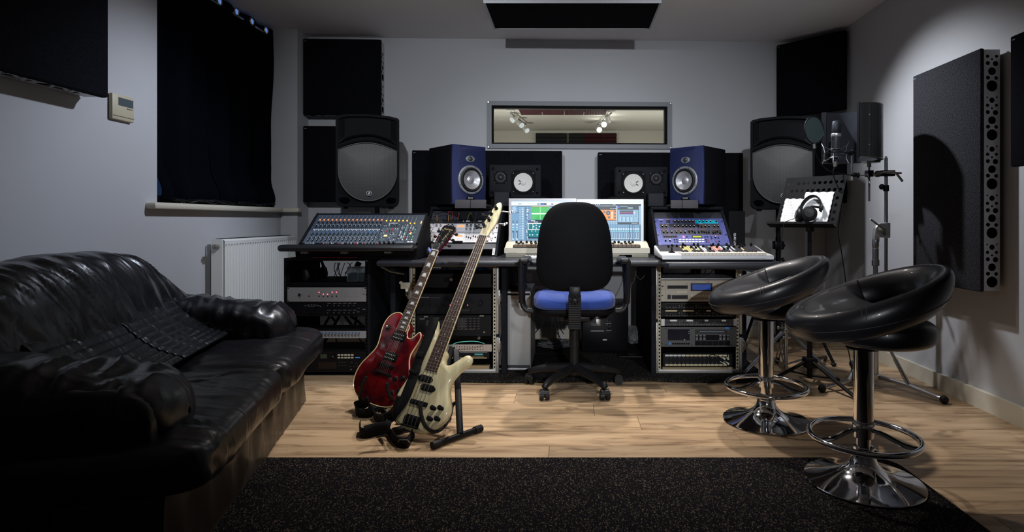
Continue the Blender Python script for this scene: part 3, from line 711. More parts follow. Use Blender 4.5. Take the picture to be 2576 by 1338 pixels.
for x,y in ((178,410),(212,680),(1495,410),(1565,680)): mb.rbox(u_(x,y)-0.005,u_(x,y)+0.005,v_(y)-0.0022,v_(y)+0.0022,0.0018,0.0024,0.0003,n=1)
mb.build('mounting_slot',VOID,t,smooth=0)
def R4(mb,x0,y0_,x1,y1_,n0,n1,m): 
    yc=(y0_+y1_)/2; mb.box(u_(x0,yc),u_(x1,yc),v_(y1_),v_(y0_),n0,n1,m)
mb=MB(R)
for q in ((495,268,935,335),(245,342,395,440),(405,342,945,440),(955,342,1245,445),(1253,345,1415,445),(262,455,405,555),(415,455,500,555),(510,455,760,555),(770,455,955,555),(962,455,1235,558),(1240,458,1455,560),(285,572,578,618)): R4(mb,*q,0.004,0.0044,0)
R4(mb,940,268,1385,338,0.004,0.0045,1)
mb.build('printed_sections',[CH,mat('cyan_print',(0.0,0.36,0.50),0.45)],t,smooth=0)
kn=[(x,300) for x in (540,612,684,755,826,895,1024,1095,1168,1242,1355)]+[(x,400) for x in (290,365,528,600,690,763,838,910,1132,1205,1313,1385)]+[(x,515) for x in (310,380,467,562,645,728)]+[(337,680),(422,680),(1318,615)]
for x,y in kn:
    big=(x,y) in ((337,680),(1355,300))
    mb=MB(R); mb.cyl((u_(x,y),v_(y),0.004),(u_(x,y),v_(y)+0.0,0.016),0.0058,0.0048,n=12); mb.cyl((u_(x,y),v_(y),0.016),(u_(x,y),v_(y),0.0165),0.0038,n=10,m=1); mb.build('knob',[BLKM,INKD if big else WHITE],t)
for x,y in [(812,505),(870,500),(922,525),(1000,518),(1058,505),(1105,515),(1152,525),(1198,522),(1282,530),(1325,522),(1368,505),(1418,535),(1000,395),(1058,410)]:
    mb=MB(R); mb.box(u_(x,y)-0.0006,u_(x,y)+0.0006,v_(550 if y>450 else 435),v_(472 if y>450 else 365),0.0044,0.0048); mb.rbox(u_(x,y)-0.005,u_(x,y)+0.005,v_(y)-0.006,v_(y)+0.006,0.0044,0.012,0.001,n=1); mb.build('slider_cap',BLKM,t,smooth=0)
for r_,y in enumerate((657,698)):
    for k in range(8):
        x=625+64*k; MB(R).rbox(u_(x-24,y),u_(x+26,y),v_(y+8),v_(y-8),0.004,0.0075,0.0008,n=1).build('white_button',WHITE,t,smooth=0)
mb=MB(R)
for x,y,m in [(513,662,0),(558,660,0),(518,704,0),(565,704,0),(1135,662,0),(1145,704,0),(1120,606,0),(1168,606,0),(1238,606,0),(1247,643,0),(1380,625,0),(1392,692,0),(760,604,0),(1180,662,1),(1190,704,1),(1328,692,1),(270,302,0)]: R4(mb,x-14,y-8,x+14,y+8,0.004,0.0065,m)
for k in range(6): R4(mb,305+k*45,596,338+k*45,612,0.0044,0.007,0)
mb.build('buttons',[BLKM,mat('dark_red_button',(0.22,0.02,0.03),0.4)],t,smooth=0)
mb=MB(R); R4(mb,682,588,716,618,0.004,0.0055,0); mb.build('red_lamps',emi('pink_led',(1,0.12,0.3),3),t,smooth=0)
mb=MB(R); R4(mb,865,578,1060,624,0.004,0.0055,0); mb.build('display_bezel',BLKM,t,smooth=0)
mb=MB(R); R4(mb,878,586,1048,617,0.0055,0.0058,0); mb.build('display',emi('lcd_yellow',(0.55,0.60,0.02),0.8),t,smooth=0)
mb=MB(R); R4(mb,372,272,448,322,0.004,0.006,0); mb.build('card_slot',SLOT,t,smooth=0)
mb=MB(R)
for q in ((250,452,395,456),(410,340,420,344),(515,450,700,454),(800,452,900,456),(1010,451,1140,455),(1280,452,1390,456),(390,570,450,574),(350,636,395,640),(640,573,700,577),(1270,577,1390,581),(300,347,330,355),(1000,347,1130,351)): R4(mb,*q,0.0044,0.0047,0)
for q in ((608,718,985,728),(545,650,580,652),(1230,655,1285,658),(1230,718,1285,721),(1228,655,1232,720),(1282,655,1286,720),(230,268,290,272),(690,355,720,358),(620,355,650,358),(1420,640,1465,644),(1420,605,1440,608),(285,632,460,634),(630,578,632,620),(1200,578,1460,580),(1206,580,1208,715)): R4(mb,*q,0.0040,0.0047,1)
mb.build('printed_marks',[mat('orange_print',(0.6,0.16,0.08),0.5),INKD],t,smooth=0)
text('Roland',0.0115,R@T(u_(225,254),v_(262),0.0042),INK,t,bold=0.0002,wide=1.1); text('JP-8080',0.0115,R@T(u_(340,254),v_(262),0.0042),mat('orange_print',(0.6,0.16,0.08),0.5),t,wide=1.1)

# ================================================================ MIXER on the left rack
MXF=mat('mixer_blue_grey',(0.038,0.052,0.072),0.42); MXL=mat('mixer_pale_section',(0.07,0.088,0.115),0.42)
PU=Vector((0,0.23,0.177)).normalized(); MW_,MH_=0.693,0.29
O=Vector((-1.629,3.5,0.828)); t=thing('mixing_console','large black mixing console with hundreds of small knobs on the left rack','mixer',(-1.30,3.62,0.7325))
R=frame(O-Vector(t.location),(1,0,0),PU); L0=-Vector(t.location); WM=Matrix.Translation(L0)
MB(R).box(0,MW_,0,MH_,-0.012,0.0).build('control_surface',MXF,t,smooth=0)
mb=MB(R); mb.rbox(-0.012,0.0,-0.01,MH_+0.008,-0.03,0.010,0.003); mb.rbox(MW_,MW_+0.012,-0.01,MH_+0.008,-0.03,0.010,0.003); mb.rbox(0,MW_,MH_,MH_+0.008,-0.03,0.006,0.002); mb.build('frame_edge',BLKM,t)
mb=MB(WM); 
side=[(3.46,0.80),(3.5,0.822),(3.725,0.995),(3.78,0.99),(3.82,0.74),(3.50,0.7335),(3.47,0.735)]
MB(WM@frame((-1.655,0,0),(0,1,0),(0,0,1))).prism(side,0,0.735,bev=0.004).build('body',BLKM,t)
MB(WM).rbox(-1.735,-0.925,3.40,3.50,0.783,0.822,0.017,n=3).build('arm_rest',mat('black_vinyl',(0.012,0.012,0.014),0.38,bump=(200,0.2)),t)
for px in (765,865,975): MB(WM).rbox(wx(px-9,3.43),wx(px+9,3.43),3.430,3.470,0.770,0.784,0.002,n=1).build('bracket',NICKEL,t)
mb=MB(WM); 
for k in range(70): mb.box(-1.56+k*0.0085,-1.5565+k*0.0085,3.4665,3.4705,0.748,0.764)
mb.build('vent_slots',VOID,t,smooth=0)
MB(WM).box(-1.56,-1.28,3.4655,3.4668,0.7425,0.747).build('red_glow_strip',emi('dim_red',(0.5,0.0,0.0),0.03),t,smooth=0)
vz=lambda y: MH_*(1-(y-72)/480)
uc=lambda k: 0.032+0.0263*k
CAPS={'grey':mat('cap_grey',(0.30,0.33,0.36),0.4),'blk':mat('cap_black',(0.015,0.015,0.018),0.4),'blue':mat('cap_blue',(0.10,0.28,0.65),0.4),'green':mat('cap_green',(0.12,0.30,0.26),0.4),'white':mat('cap_white',(0.75,0.80,0.85),0.4),'org':mat('cap_orange',(0.75,0.30,0.14),0.4,emit=(1,0.35,0.15),es=0.25)}
cl=list(CAPS.values()); ci={k:i for i,k in enumerate(CAPS)}
for k in range(16):
    # one strip per channel: knobs are too small to pick apart singly
    mb=MB(R); u=uc(k)
    for y,c,du,r in ((205,'blk',-0.004,.0044),(222,'green',0.003,.003),(243,'grey',-0.004,.0040),(265,'blk',-0.003,.0044),(268,'white',0.006,.0022),(360,'grey',-0.003,.0036),(382,'blue',0.001,.0036),(410,'blk',-0.003,.0046),(408,'green',0.007,.0028),(437,'green',0.001,.0038),(462,'blk',-0.004,.0044),(466,'white',0.006,.0030),(488,'grey',-0.002,.0040),(512,'blk',-0.003,.0046),(300,'blk',-.005,.002),(300,'grey',.004,.002)):
        v=vz(y); mb.cyl((u+du,v,0.0),(u+du,v,0.010),r,r*0.85,n=8,m=ci['blk' if c in('blk','grey','green') else c]); 
        if r>0.003: mb.cyl((u+du,v,0.010),(u+du,v,0.0106),r*0.7,n=8,m=ci['grey' if c=='blk' else c])
    for du in (-0.0065,0.0065): mb.box(u+du-0.0035,u+du+0.0035,vz(338),vz(326),0,0.004,ci['white'])
    mb.box(u-0.003,u+0.003,vz(352),vz(346),0,0.003,ci['white'])
    stuff(mb.build('channel_knobs',cl,t))
    mb=MB(R); mb.box(u-0.0008,u+0.0008,vz(160),vz(88),0,0.0006,0); mb.rbox(u-0.0045,u+0.0045,vz(186),vz(168),0.0,0.011,0.002,m=1,n=1); mb.build('fader',[INKD,CAPS['org']],t)
for k in range(8):
    u=0.032+0.0263*16.15+0.0263*k; low=k>5; mb=MB(R); mb.box(u-0.0008,u+0.0008,vz(215 if low else 170),vz(100),0,0.0006,0); y=228 if low else 184; mb.rbox(u-0.004,u+0.004,vz(y+6),vz(y-6),0,0.006,0.001,m=1,n=1); mb.build('fader',[INKD,emi('amber_fader',(1,0.45,0.05),1.6)],t)
mb=MB(R)
for u0,u1,y0_,y1_ in ((0.4545,0.558,455,305),(0.568,0.612,560,255),(0.0,0.44,560,345),(0.445,0.56,565,470)): mb.box(u0,u1,vz(y0_)if y0_<552 else 0.002,vz(y1_),0.0,0.0007,0)
for u0 in (0.4425,0.563,0.616): mb.box(u0,u0+0.0012,0.002,vz(250),0.0,0.001,1)
mb.build('printed_sections',[MXL,BLKM],t,smooth=0)
mb=MB(R)
rr=random.Random(3)
for v_i,y in enumerate((255,275,325,350,372,395,420,470,500,520)):
    for k in range(7):
        if rr.random()<0.72:
            u=0.455+0.0155*k+rr.uniform(-.002,.002); c=rr.choice(['white','grey','blk','blk','white','green']); mb.cyl((u,vz(y),0.0005),(u,vz(y),0.006),0.0026,n=8,m=ci[c])
for y in range(265,520,17):
    for u in (0.575,0.590,0.603):
        c=rr.choice(['white','grey','green','blk']); mb.cyl((u,vz(y),0.0005),(u,vz(y),0.007),0.0032,n=8,m=ci[c])
    for u in (0.628,0.644,0.66): mb.cyl((u,vz(y),0.0),(u,vz(y),0.006),0.0027,n=8,m=ci[rr.choice(['green','white','blk'])])
for u,y in ((0.47,548),(0.498,548),(0.526,548),(0.554,548)): mb.cyl((u,vz(y),0.0),(u,vz(y),0.012),0.007,n=12,m=ci['blk'])
stuff(mb.build('master_controls',cl,t))
mb=MB(R)
for u,y in ((0.486,368),(0.516,330),(0.516,350),(0.609,475),(0.636,375),(0.64,465)): mb.cyl((u,vz(y),0.0005),(u,vz(y),0.008),0.004,n=10)
mb.build('red_caps',mat('cap_red',(0.5,0.05,0.05),0.4),t)
mb=MB(R); mb.box(0.478,0.497,vz(440),vz(420),0.001,0.003); mb.box(0.632,0.640,vz(402),vz(386),0.001,0.003)
for k in range(3): mb.box(0.679,0.683,vz(232-k*16),vz(224-k*16),0.001,0.003)
mb.build('amber_lamps',AMB,t,smooth=0)
mb=MB(R); mb.rbox(0.636,0.650,vz(545),vz(528),0.0,0.006,0.002); mb.rbox(0.655,0.669,vz(545),vz(528),0.0,0.006,0.002); mb.build('white_keys',WHITE,t)
text('audient',0.019,R@T(0.477,vz(232),0.001),INK,t,bold=0.0002)
mb=MB(WM)
for k in range(52):
    px=756+k*4.1; Y=3.492; c=rr.choice([0,0,0,1,1,1,1,2,2,1,1,3]); mb.cyl((wx(px,Y),Y,0.826),(wx(px,Y),Y,0.832+rr.random()*0.004),0.0035,n=6,m=c)
stuff(mb.build('edge_buttons',[CAPS['grey'],CAPS['blk'],WHITE,mat('pink_cap',(0.5,0.08,0.12),0.4)],t))

# ================================================================ KEYBOARDS on the desk
CRM=mat('cream_plastic',(0.52,0.48,0.39),0.42); CRM2=mat('aged_grey_cream',(0.27,0.25,0.19),0.5); BRN=mat('brown_keys',(0.13,0.085,0.05),0.45)
t=thing('keyboard_controller','old cream keyboard with brown keys below the two monitors','keyboard',(0.04,3.656,DZ))
prof=[(0,0.028),(0.0,0.062),(0.05,0.070),(0.12,0.094),(0.205,0.100),(0.215,0.028)]
MB(frame((-0.46,0,0),(0,1,0),(0,0,1))).prism(prof,0,0.924,bev=0.004).build('upper_case',CRM,t)
MB().rbox(-0.452,0.456,0.004,0.212,0.0,0.030,0.005).build('lower_case',CRM2,t)
MB().box(-0.405,0.405,0.003,0.082,0.0625,0.078).build('key_bed',SLOT,t,smooth=0)
for k in range(29):
    x=-0.40+k*0.0276; MB().rbox(x,x+0.0268,-0.002,0.08,0.066,0.084,0.002,n=1).build('white_key',BRN,t,smooth=0)
for k in range(28):
    if k%7 in (0,1,3,4,5): MB().rbox(-0.40+0.0205+k*0.0276,-0.40+0.0335+k*0.0276,0.03,0.088,0.084,0.094,0.002,n=1).build('black_key',SLOT,t,smooth=0)
for px in list((1301,1312,1326,1337,1348))+[1545,1555,1571,1581,1590]:
    x=wx(px,3.8)-0.04; MB().cyl((x,0.105,0.088),(x,0.103,0.103),0.009,0.006,n=12).build('knob',BLK,t)
MB().box(-0.25,-0.18,-0.001,0.004,0.004,0.014).box(0.27,0.35,-0.001,0.004,0.004,0.018).build('front_slot',VOID,t,smooth=0)
mb=MB(frame((-0.435,-0.0005,0.035),(1,0,0),(0,0,1))); mb.box(0,0.05,0,0.001,0,0.0006); mb.build('seam',CRM2,t,smooth=0)
# small computer keyboard
t=thing('computer_keyboard','thin white computer keyboard at the desk edge behind the chair','keyboard',(-0.10,3.47,DZ))
MB().rbox(-0.185,0.26,0,0.115,0.0,0.014,0.005).build('case',WHITE,t)
for r_ in range(5):
    for k in range(22): MB().rbox(-0.180+k*0.0197,-0.163+k*0.0197,0.006+r_*0.021,0.024+r_*0.021,0.014,0.019,0.002,n=1).build('key',WHITE,t,smooth=0)
# white synthesizer
t=thing('synthesizer_keyboard','white compact synthesizer with colourful sliders and cream keys on the desk wing','synthesizer',(0.527,3.305,DZ))
WS=0.64
WHS=mat('white_synth_case',(0.60,0.60,0.62),0.35)
prof=[(0.0,0.012),(0.002,0.036),(0.14,0.046),(0.325,0.078),(0.33,0.018)]
MB(frame((0,0,0),(0,1,0),(0,0,1))).prism(prof,0,WS,bev=0.004).build('case',WHS,t)
MB().rbox(0.004,WS-0.004,0.004,0.326,0.0,0.014,0.003).build('base',BLKM,t)
kx0=wx(1715,3.3)-0.527; kx1=wx(1929,3.3)-0.527; kw=(kx1-kx0)/22
MB().box(kx0,kx1,-0.003,0.11,0.018,0.034).build('key_slip',WHS,t,smooth=0)
for k in range(22): MB().rbox(kx0+k*kw+0.0004,kx0+(k+1)*kw-0.0004,-0.002,0.118,0.034,0.052,0.002,n=1).build('white_key',mat('ivory_key',(0.68,0.62,0.54),0.4),t,smooth=0)
for k in range(21):
    if k%7 in (0,1,3,4,5): MB().rbox(kx0+(k+1)*kw-0.0055,kx0+(k+1)*kw+0.0055,0.045,0.122,0.05,0.062,0.003,n=1).build('black_key',SLOT,t,smooth=0)
SP=frame((0,0.14,0.046),(1,0,0),(0,0.185,0.032))
R=SP
MB(R).box(0.012,WS-0.012,0.02,0.182,0.0,0.0015).build('dark_panel',CH,t,smooth=0)
cols=[mat('pink_print',(0.75,0.18,0.22),0.4,emit=(0.9,0.2,0.25),es=0.2),mat('blue_print',(0.25,0.35,0.45),0.4),mat('yellow_print',(0.6,0.5,0.2),0.4),mat('pale_print',(0.55,0.6,0.62),0.4)]
for k in range(36):
    u=0.075+k*0.0135; vv=rr.uniform(0.04,0.15)
    mb=MB(R); mb.box(u,u+0.010,0.025,0.170,0.0015,0.0019,0); mb.build('slider_track',([CH]+cols)[rr.choice([0,0,0,0,1,2,3,4])],t,smooth=0)
    if k%2==0: MB(R).rbox(u,u+0.011,vv,vv+0.022,0.0019,0.015,0.002,n=1).build('slider_cap',BLKM,t,smooth=0)
for k,x in enumerate((688,905,983,1282,1387,1552,1830,1898,2030)):
    u=wx(1630+x/7.806,3.6)-0.527; MB(R).cyl((u,0.165,0.0015),(u,0.165,0.02),0.0075,0.006,n=12).build('knob',BLKM,t)
MB(R).lathe([(0.022,0.0),(0.018,0.006),(0.006,0.010),(0.004,0.026),(0.006,0.034),(0.0,0.036)],14,(0.075,-0.018,0.0),(0,0,1)).build('joystick',BLKM,t)

# ================================================================ MONITORS
def rect(mb,x0,y0_,x1,y1_,m,n=0.0008): mb.quad(x0,x1,-y1_,-y0_,n,m)
def monitor(label,px0,px1,py0,py1,Y,draw):
    k=Y/F; W=(px1-px0)*k; H=(py1-py0)*k
    t=thing('computer_monitor',label,'monitor',((px0+px1-2*CX)/2*k,Y,DZ),group='twin monitors')
    zb=wz(py1,Y)-DZ; b=0.017
    A=frame((-W/2,0,zb),(1,0,0),(0,0,1))
    mb=MB(A); ALW=mat('monitor_aluminium',(0.44,0.44,0.46),0.35,0.3)
    mb.box(0,W,0,b,-0.02,0); mb.box(0,W,H-b,H,-0.02,0); mb.box(0,b,b,H-b,-0.02,0); mb.box(W-b,W,b,H-b,-0.02,0); mb.box(0.002,W-0.002,0.002,H-0.002,-0.035,-0.02)
    mb.build('bezel',ALW,t,smooth=0)
    mb=MB(A); mb.rbox(W/2-0.11,W/2+0.11,-zb,-zb+0.008,-0.17,0.02,0.003); mb.box(W/2-0.03,W/2+0.03,-zb+0.006,0.08,-0.06,-0.045); mb.build('stand',ALW,t)
    mb=MB(A@T(b,H-b,-0.004)); w=W-2*b; h=H-2*b
    mb.box(0,w,-h,0,-0.004,0,0)
    draw(mb,w,h); o=mb.build('screen',SC,t,smooth=0,recalc=False)
    return t
def em(n,c,s=0.82): return emi('screen_'+n,c,s)
SC=[em('blue',(0.16,0.33,0.52)),em('dark',(0.015,0.03,0.05)),em('light',(0.62,0.78,0.95)),em('white',(0.9,0.95,1.0)),em('green',(0.0,0.42,0.07)),em('pale_green',(0.35,0.85,0.42)),em('teal',(0.0,0.20,0.24)),em('orange',(0.78,0.27,0.05)),em('purple',(0.14,0.02,0.22)),em('mid',(0.25,0.45,0.62)),em('steel',(0.09,0.18,0.28)),em('yellow',(0.80,0.62,0.25)),em('cyan',(0.25,0.75,0.75)),em('brightblue',(0.05,0.15,0.8)),em('navy',(0.03,0.06,0.12))]
def left_screen(mb,w,h):
    X=lambda x:(x-232)/(1215-232)*w*0.985; Y=lambda y:(y-160)/(775-160)*h
    def r(x0,y0_,x1,y1_,m,n=0.0008): rect(mb,X(x0),Y(y0_),min(X(x1),w),min(Y(y1_),h),m,n)
    r(232,163,1300,180,2); r(232,180,1300,230,3,.0006)
    for k in range(5): r(500+k*38,198,524+k*38,212,2,.001)
    r(648,194,796,222,14,.001); r(676,200,700,214,3,.0014); r(720,200,750,214,13,.0014); r(870,200,905,216,8,.001); r(255,198,285,212,2,.001); r(335,198,395,212,9,.001)
    r(232,232,1300,248,10,.001); 
    for k in range(9): r(248,242+k*12,290+rr.randint(0,30),248+k*12,2,.0012)
    r(232,330,355,350,10,.001); r(232,350,355,780,0,.001)
    for k in range(19):
        y=262+k*26.5
        for x in (362,382): r(x,y,x+9,y+10,2,.0012)
        for x in (402,416): r(x,y,x+9,y+14,3,.0012)
        r(448,y+4,515,y+11,1,.0012); r(470+rr.randint(0,30),y,480+rr.randint(0,30),y+14,3,.0014); r(356,y+20,540,y+22,10,.0011)
    r(552,243,845,256,11,.001); r(552,256,845,448,4,.001)
    for k in range(12):
        y=270+k*15; r(556,y,840,y+(9 if k in(5,6) else 3),5,.0012)
    r(556,346,840,362,3,.0013); r(690,256,700,448,5,.0014)
    r(845,243,1300,700,9,.0009)
    r(500,455,1080,740,1,.0016); r(508,460,536,484,13,.002); r(545,462,610,472,3,.002); r(590,480,660,490,2,.002)
    r(500,498,1080,608,3,.002); r(508,515,572,598,6,.0024); r(580,515,1060,598,6,.0024); r(506,610,1080,722,6,.0024)
    for x,y in ((592,555),(630,536),(630,578),(680,555),(528,684),(572,684),(645,684),(560,625),(620,625)): r(x-9,y-9,x+9,y+9,5 if y>600 and y<650 else 3,.003)
    for x in (245,305):
        for y,m in ((465,10),(485,10),(515,2),(535,9),(560,2),(590,12),(630,1)): r(x,y,x+32,y+14,m,.0012)
        r(x+8,655,x+12,740,3,.0013); r(x+20,650,x+28,738,1,.0013); r(x,742,x+30,756,3,.0013)
    r(355,762,540,770,10,.0013)
def right_screen(mb,w,h):
    X=lambda x:(x-1290)/(2270-1290)*w; Y=lambda y:(y-172)/(782-172)*h
    def r(x0,y0_,x1,y1_,m,n=0.0008): rect(mb,max(X(x0),0),Y(y0_),min(X(x1),w),min(Y(y1_),h),m,n)
    r(1290,172,2270,182,2); r(1290,182,2270,206,3,.001); r(1290,206,2270,235,1,.001)
    for x in (1540,1575,1605,1830,1850): r(x,208,x+16,218,2,.0013)
    r(1430,232,1888,476,2,.001); r(1436,238,1880,296,1,.0014); r(1436,296,1880,458,7,.0014); r(1436,458,1880,468,14,.0014)
    for k in range(3): r(1785+k*35,270,1805+k*35,280,2,.002)
    for x,y,s in ((1750,345,34),(1765,415,18),(1857,322,15),(1857,370,15),(1857,420,15),(1690,330,14)):
        for i in range(1): 
            pts=[mb.P((X(x)+X(1290+s)*math.cos(a),-Y(y)+X(1290+s)*math.sin(a),.002)) for a in [2*PI*j/16 for j in range(16)]]; mb.F(pts,14)
            pts=[mb.P((X(x)+X(1290+s*.35)*math.cos(a),-Y(y)+X(1290+s*.35)*math.sin(a),.0024)) for a in [2*PI*j/10 for j in range(10)]]; mb.F(pts,9)
    r(1800,330,1822,432,3,.002); r(1803,360,1819,425,11,.0024)
    r(1900,236,2235,524,1,.0014); r(1903,296,2228,490,9,.0018); r(1905,242,1930,268,13,.002); r(1945,244,2060,254,9,.002); r(2060,262,2140,274,2,.002)
    r(1930,306,2145,345,14,.0022); r(1930,345,2145,366,8,.0022); r(1930,333,2145,338,7,.0026)
    for a in range(4):
        for b in range(3):
            for c in range(5): r(1932+a*60+b*14,410+c*14,1940+a*60+b*14,418+c*14,2 if b<2 else 1,.0024)
    r(2160,330,2170,352,3,.0024); r(2196,300,2200,380,6,.0024)
    for x in range(1970,2210,35): r(x,392,x+16,400,1,.0024)
    r(2120,500,2215,508,2,.002)
    r(2235,240,2270,524,9,.001)
    r(1430,480,2270,780,10,.0008)
    for k in range(22):
        x=1440+k*38.5
        if x>2240: break
        if 2078<x<2092 or 2140<x<2150: continue
        r(x,484,x+33,752,0,.001); r(x+2,484,x+31,520,9,.0012); r(x+2,584,x+31,606,2,.0014); r(x+2,622,x+31,634,12,.0014); r(x+12,642,x+18,735,1,.0014); r(x+20,650+rr.randint(0,10),x+26,735,2,.0016); r(x+4,738,x+30,746,3,.0016)
    r(2082,525,2096,780,14,.0016); r(2138,525,2146,780,14,.0016)
    r(1430,770,2065,782,9,.0012)
monitor('left computer monitor showing green waveforms, half hidden by the chair',1280,1449.5,499,612,3.80,left_screen)
monitor('right computer monitor showing an orange plug-in and mixer faders',1450.5,1619,501,613,3.80,right_screen)
MB_=MB
mb=MB(); mb.tube(smoothpts([at(1617,556,3.85),at(1622,555.5,3.85),at(1625,556,3.86)],3),0.002,6); 
# ================================================================ SPEAKERS
def circ(r,n=32): return [(r*math.cos(2*PI*k/n), r*math.sin(2*PI*k/n)) for k in range(n)]
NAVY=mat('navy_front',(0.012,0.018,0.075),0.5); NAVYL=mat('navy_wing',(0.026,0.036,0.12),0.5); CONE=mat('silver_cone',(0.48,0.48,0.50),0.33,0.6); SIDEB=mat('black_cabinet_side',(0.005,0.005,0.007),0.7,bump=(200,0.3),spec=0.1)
def blue_speaker(label,e,s):
    # e: nearest vertical front edge at base, s=+1: left speaker (front runs to the right), -1: mirrored
    ang=math.radians(42); W,H,Dp=0.262,0.404,0.33
    t=thing('monitor_speaker',label,'speaker',e,(0,0,0),group='blue studio speakers')
    xd=Vector((math.cos(ang)*1,math.sin(ang)*s,0)) # along the front from left to right
    org=Vector((0,0,0)) if s>0 else -xd*W
    A=frame(org,xd,(0,0,1))
    n=24; poly=[]
    # cabinet: slightly bowed front outline
    mb=MB(A); mb.rbox(0,W,0,H,-Dp,-0.022,0.004); mb.build('cabinet',SIDEB,t)
    def fo(u,v):
        b=0.010*math.sin(PI*v); x=(-b*0.4)+(W+b*0.8)*u; return (x, v*H, -0.022+0.022+0.006*math.sin(PI*u))
    poly=[(-0.004*math.sin(PI*k/12),H*k/12) for k in range(13)]+[(W+0.004*math.sin(PI*(12-k)/12),H*(12-k)/12) for k in range(13)]
    MB(A).prism(poly,-0.022,0.0,bev=0.003).build('baffle',NAVY,t)
    # pale wing on the near side: crescent
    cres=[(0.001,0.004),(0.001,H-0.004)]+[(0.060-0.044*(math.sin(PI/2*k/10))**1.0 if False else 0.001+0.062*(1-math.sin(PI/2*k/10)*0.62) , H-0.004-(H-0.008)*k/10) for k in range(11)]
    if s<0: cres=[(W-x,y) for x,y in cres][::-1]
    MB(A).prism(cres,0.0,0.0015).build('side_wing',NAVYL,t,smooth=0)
    cu=W*0.53 if s>0 else W*0.47; cv=0.168
    mb=MB(A); mb.lathe([(0.100,0.0),(0.100,0.010),(0.096,0.013),(0.085,0.012)],40,(cu,cv,0),(0,0,1)); rg=mb.build('woofer_ring',mat('satin_ring',(0.26,0.27,0.29),0.45,0.3),t)
    mb=MB(A)
    for k in range(8): a=2*PI*(k+0.5)/8; mb.cyl((cu+0.092*math.cos(a),cv+0.092*math.sin(a),0.012),(cu+0.092*math.cos(a),cv+0.092*math.sin(a),0.0145),0.003,n=8)
    mb.build('screws',BLKM,t)
    MB(A).lathe([(0.086,0.011),(0.082,0.018),(0.076,0.021),(0.070,0.019),(0.064,0.012),(0.063,0.010)],40,(cu,cv,0),(0,0,1)).build('rubber_surround',RUB,t)
    MB(A).lathe([(0.065,0.017),(0.050,0.009),(0.036,0.002),(0.028,-0.001),(0.0265,0.001),(0.020,0.005),(0.010,0.0085),(0,0.0095)],40,(cu,cv,0.002),(0,0,1)).build('cone',CONE,t)
    mb=MB(A@T(cu-0.004*s,0.312,0)); mb.prism([(0.036*math.cos(a),0.022*math.sin(a)) for a in [2*PI*k/28 for k in range(28)]],0,0.005,bev=0.0015); mb.build('tweeter_plate',mat('satin_ring',(0.26,0.27,0.29),0.45,0.3),t)
    MB(A@T(cu-0.004*s,0.312,0.005)).lathe([(0.018,0),(0.017,0.003),(0.013,0.006),(0.006,0.009),(0,0.010)],20,(0,0,0),(0,0,1)).build('tweeter_dome',mat('tweeter_dark',(0.06,0.06,0.07),0.3,0.4),t)
    MB(A@T(cu-0.002*s,0.032,0)).prism([(0.036,0),(-0.036,0)]+[(0.036*math.cos(a),0.028*math.sin(a)) for a in [PI-PI*k/10 for k in range(1,10)]],0,0.003).build('badge_plate',BLK,t)
    mb=MB(A@T(cu-0.002*s,0.044,0.003)); mb.rbox(-0.019,0.019,-0.006,0.006,0,0.002,0.001,n=1); mb.build('badge',ALU,t)
    text('TANNOY',0.0072,A@T(cu-0.002*s,0.0412,0.0051),BLKM,t,align='CENTER')
    return t
blue_speaker('left navy blue studio speaker with silver cone on a foam wedge',Vector((-0.792,3.88,1.079)),1)
blue_speaker('right navy blue studio speaker with silver cone on a foam wedge',Vector((0.908,3.95,1.079)),-1)
WED=mat('dark_grey_foam',(0.040,0.040,0.045),0.95,bump=(300,0.5))
def wedge(label,px0,px1,py0,py1,Y,pm,ang):
    k=Y/F; x0=wx(px0,Y); W=(px1-px0)*k; z0_=DZ+0.3335
    t=thing('foam_wedge',label,'speaker pad',(x0+W/2,Y,z0_),(0,0,0),group='foam wedges under the blue speakers')
    H=0.0125
    for a,b in ((-W/2,-W/2+W*pm-0.002),(-W/2+W*pm+0.002,W/2)):
        mb=MB(frame((a,0,0),(0,1,0),(0,0,1))); mb.prism([(-0.034,0.0005),(-0.034,0.0125),(0.0,0.0125),(0.30,0.0125),(0.32,0.0005)],0,b-a,bev=0.002); mb.build('foam_block',WED,t)
    mb=MB(frame((-W/2,0,0),(0,1,0),(0,0,1))); mb.prism([(-0.07,-0.014),(-0.07,0.018),(-0.052,0.042),(-0.040,0.042),(-0.034,-0.014)],0.0,W*pm-0.002,bev=0.003); mb.build('foam_lip',WED,t)
    mb=MB(frame((-W/2+W*pm+0.002,0,0),(0,1,0),(0,0,1))); mb.prism([(-0.07,-0.014),(-0.07,0.018),(-0.052,0.042),(-0.040,0.042),(-0.034,-0.014)],0.0,W*(1-pm)-0.002,bev=0.003); mb.build('foam_lip',WED,t)
    return t
wedge('dark foam wedge under the left blue speaker',1149,1226,0,0,3.935,0.5,0)
wedge('dark foam wedge under the right blue speaker',1684,1751,0,0,4.005,0.42,0)

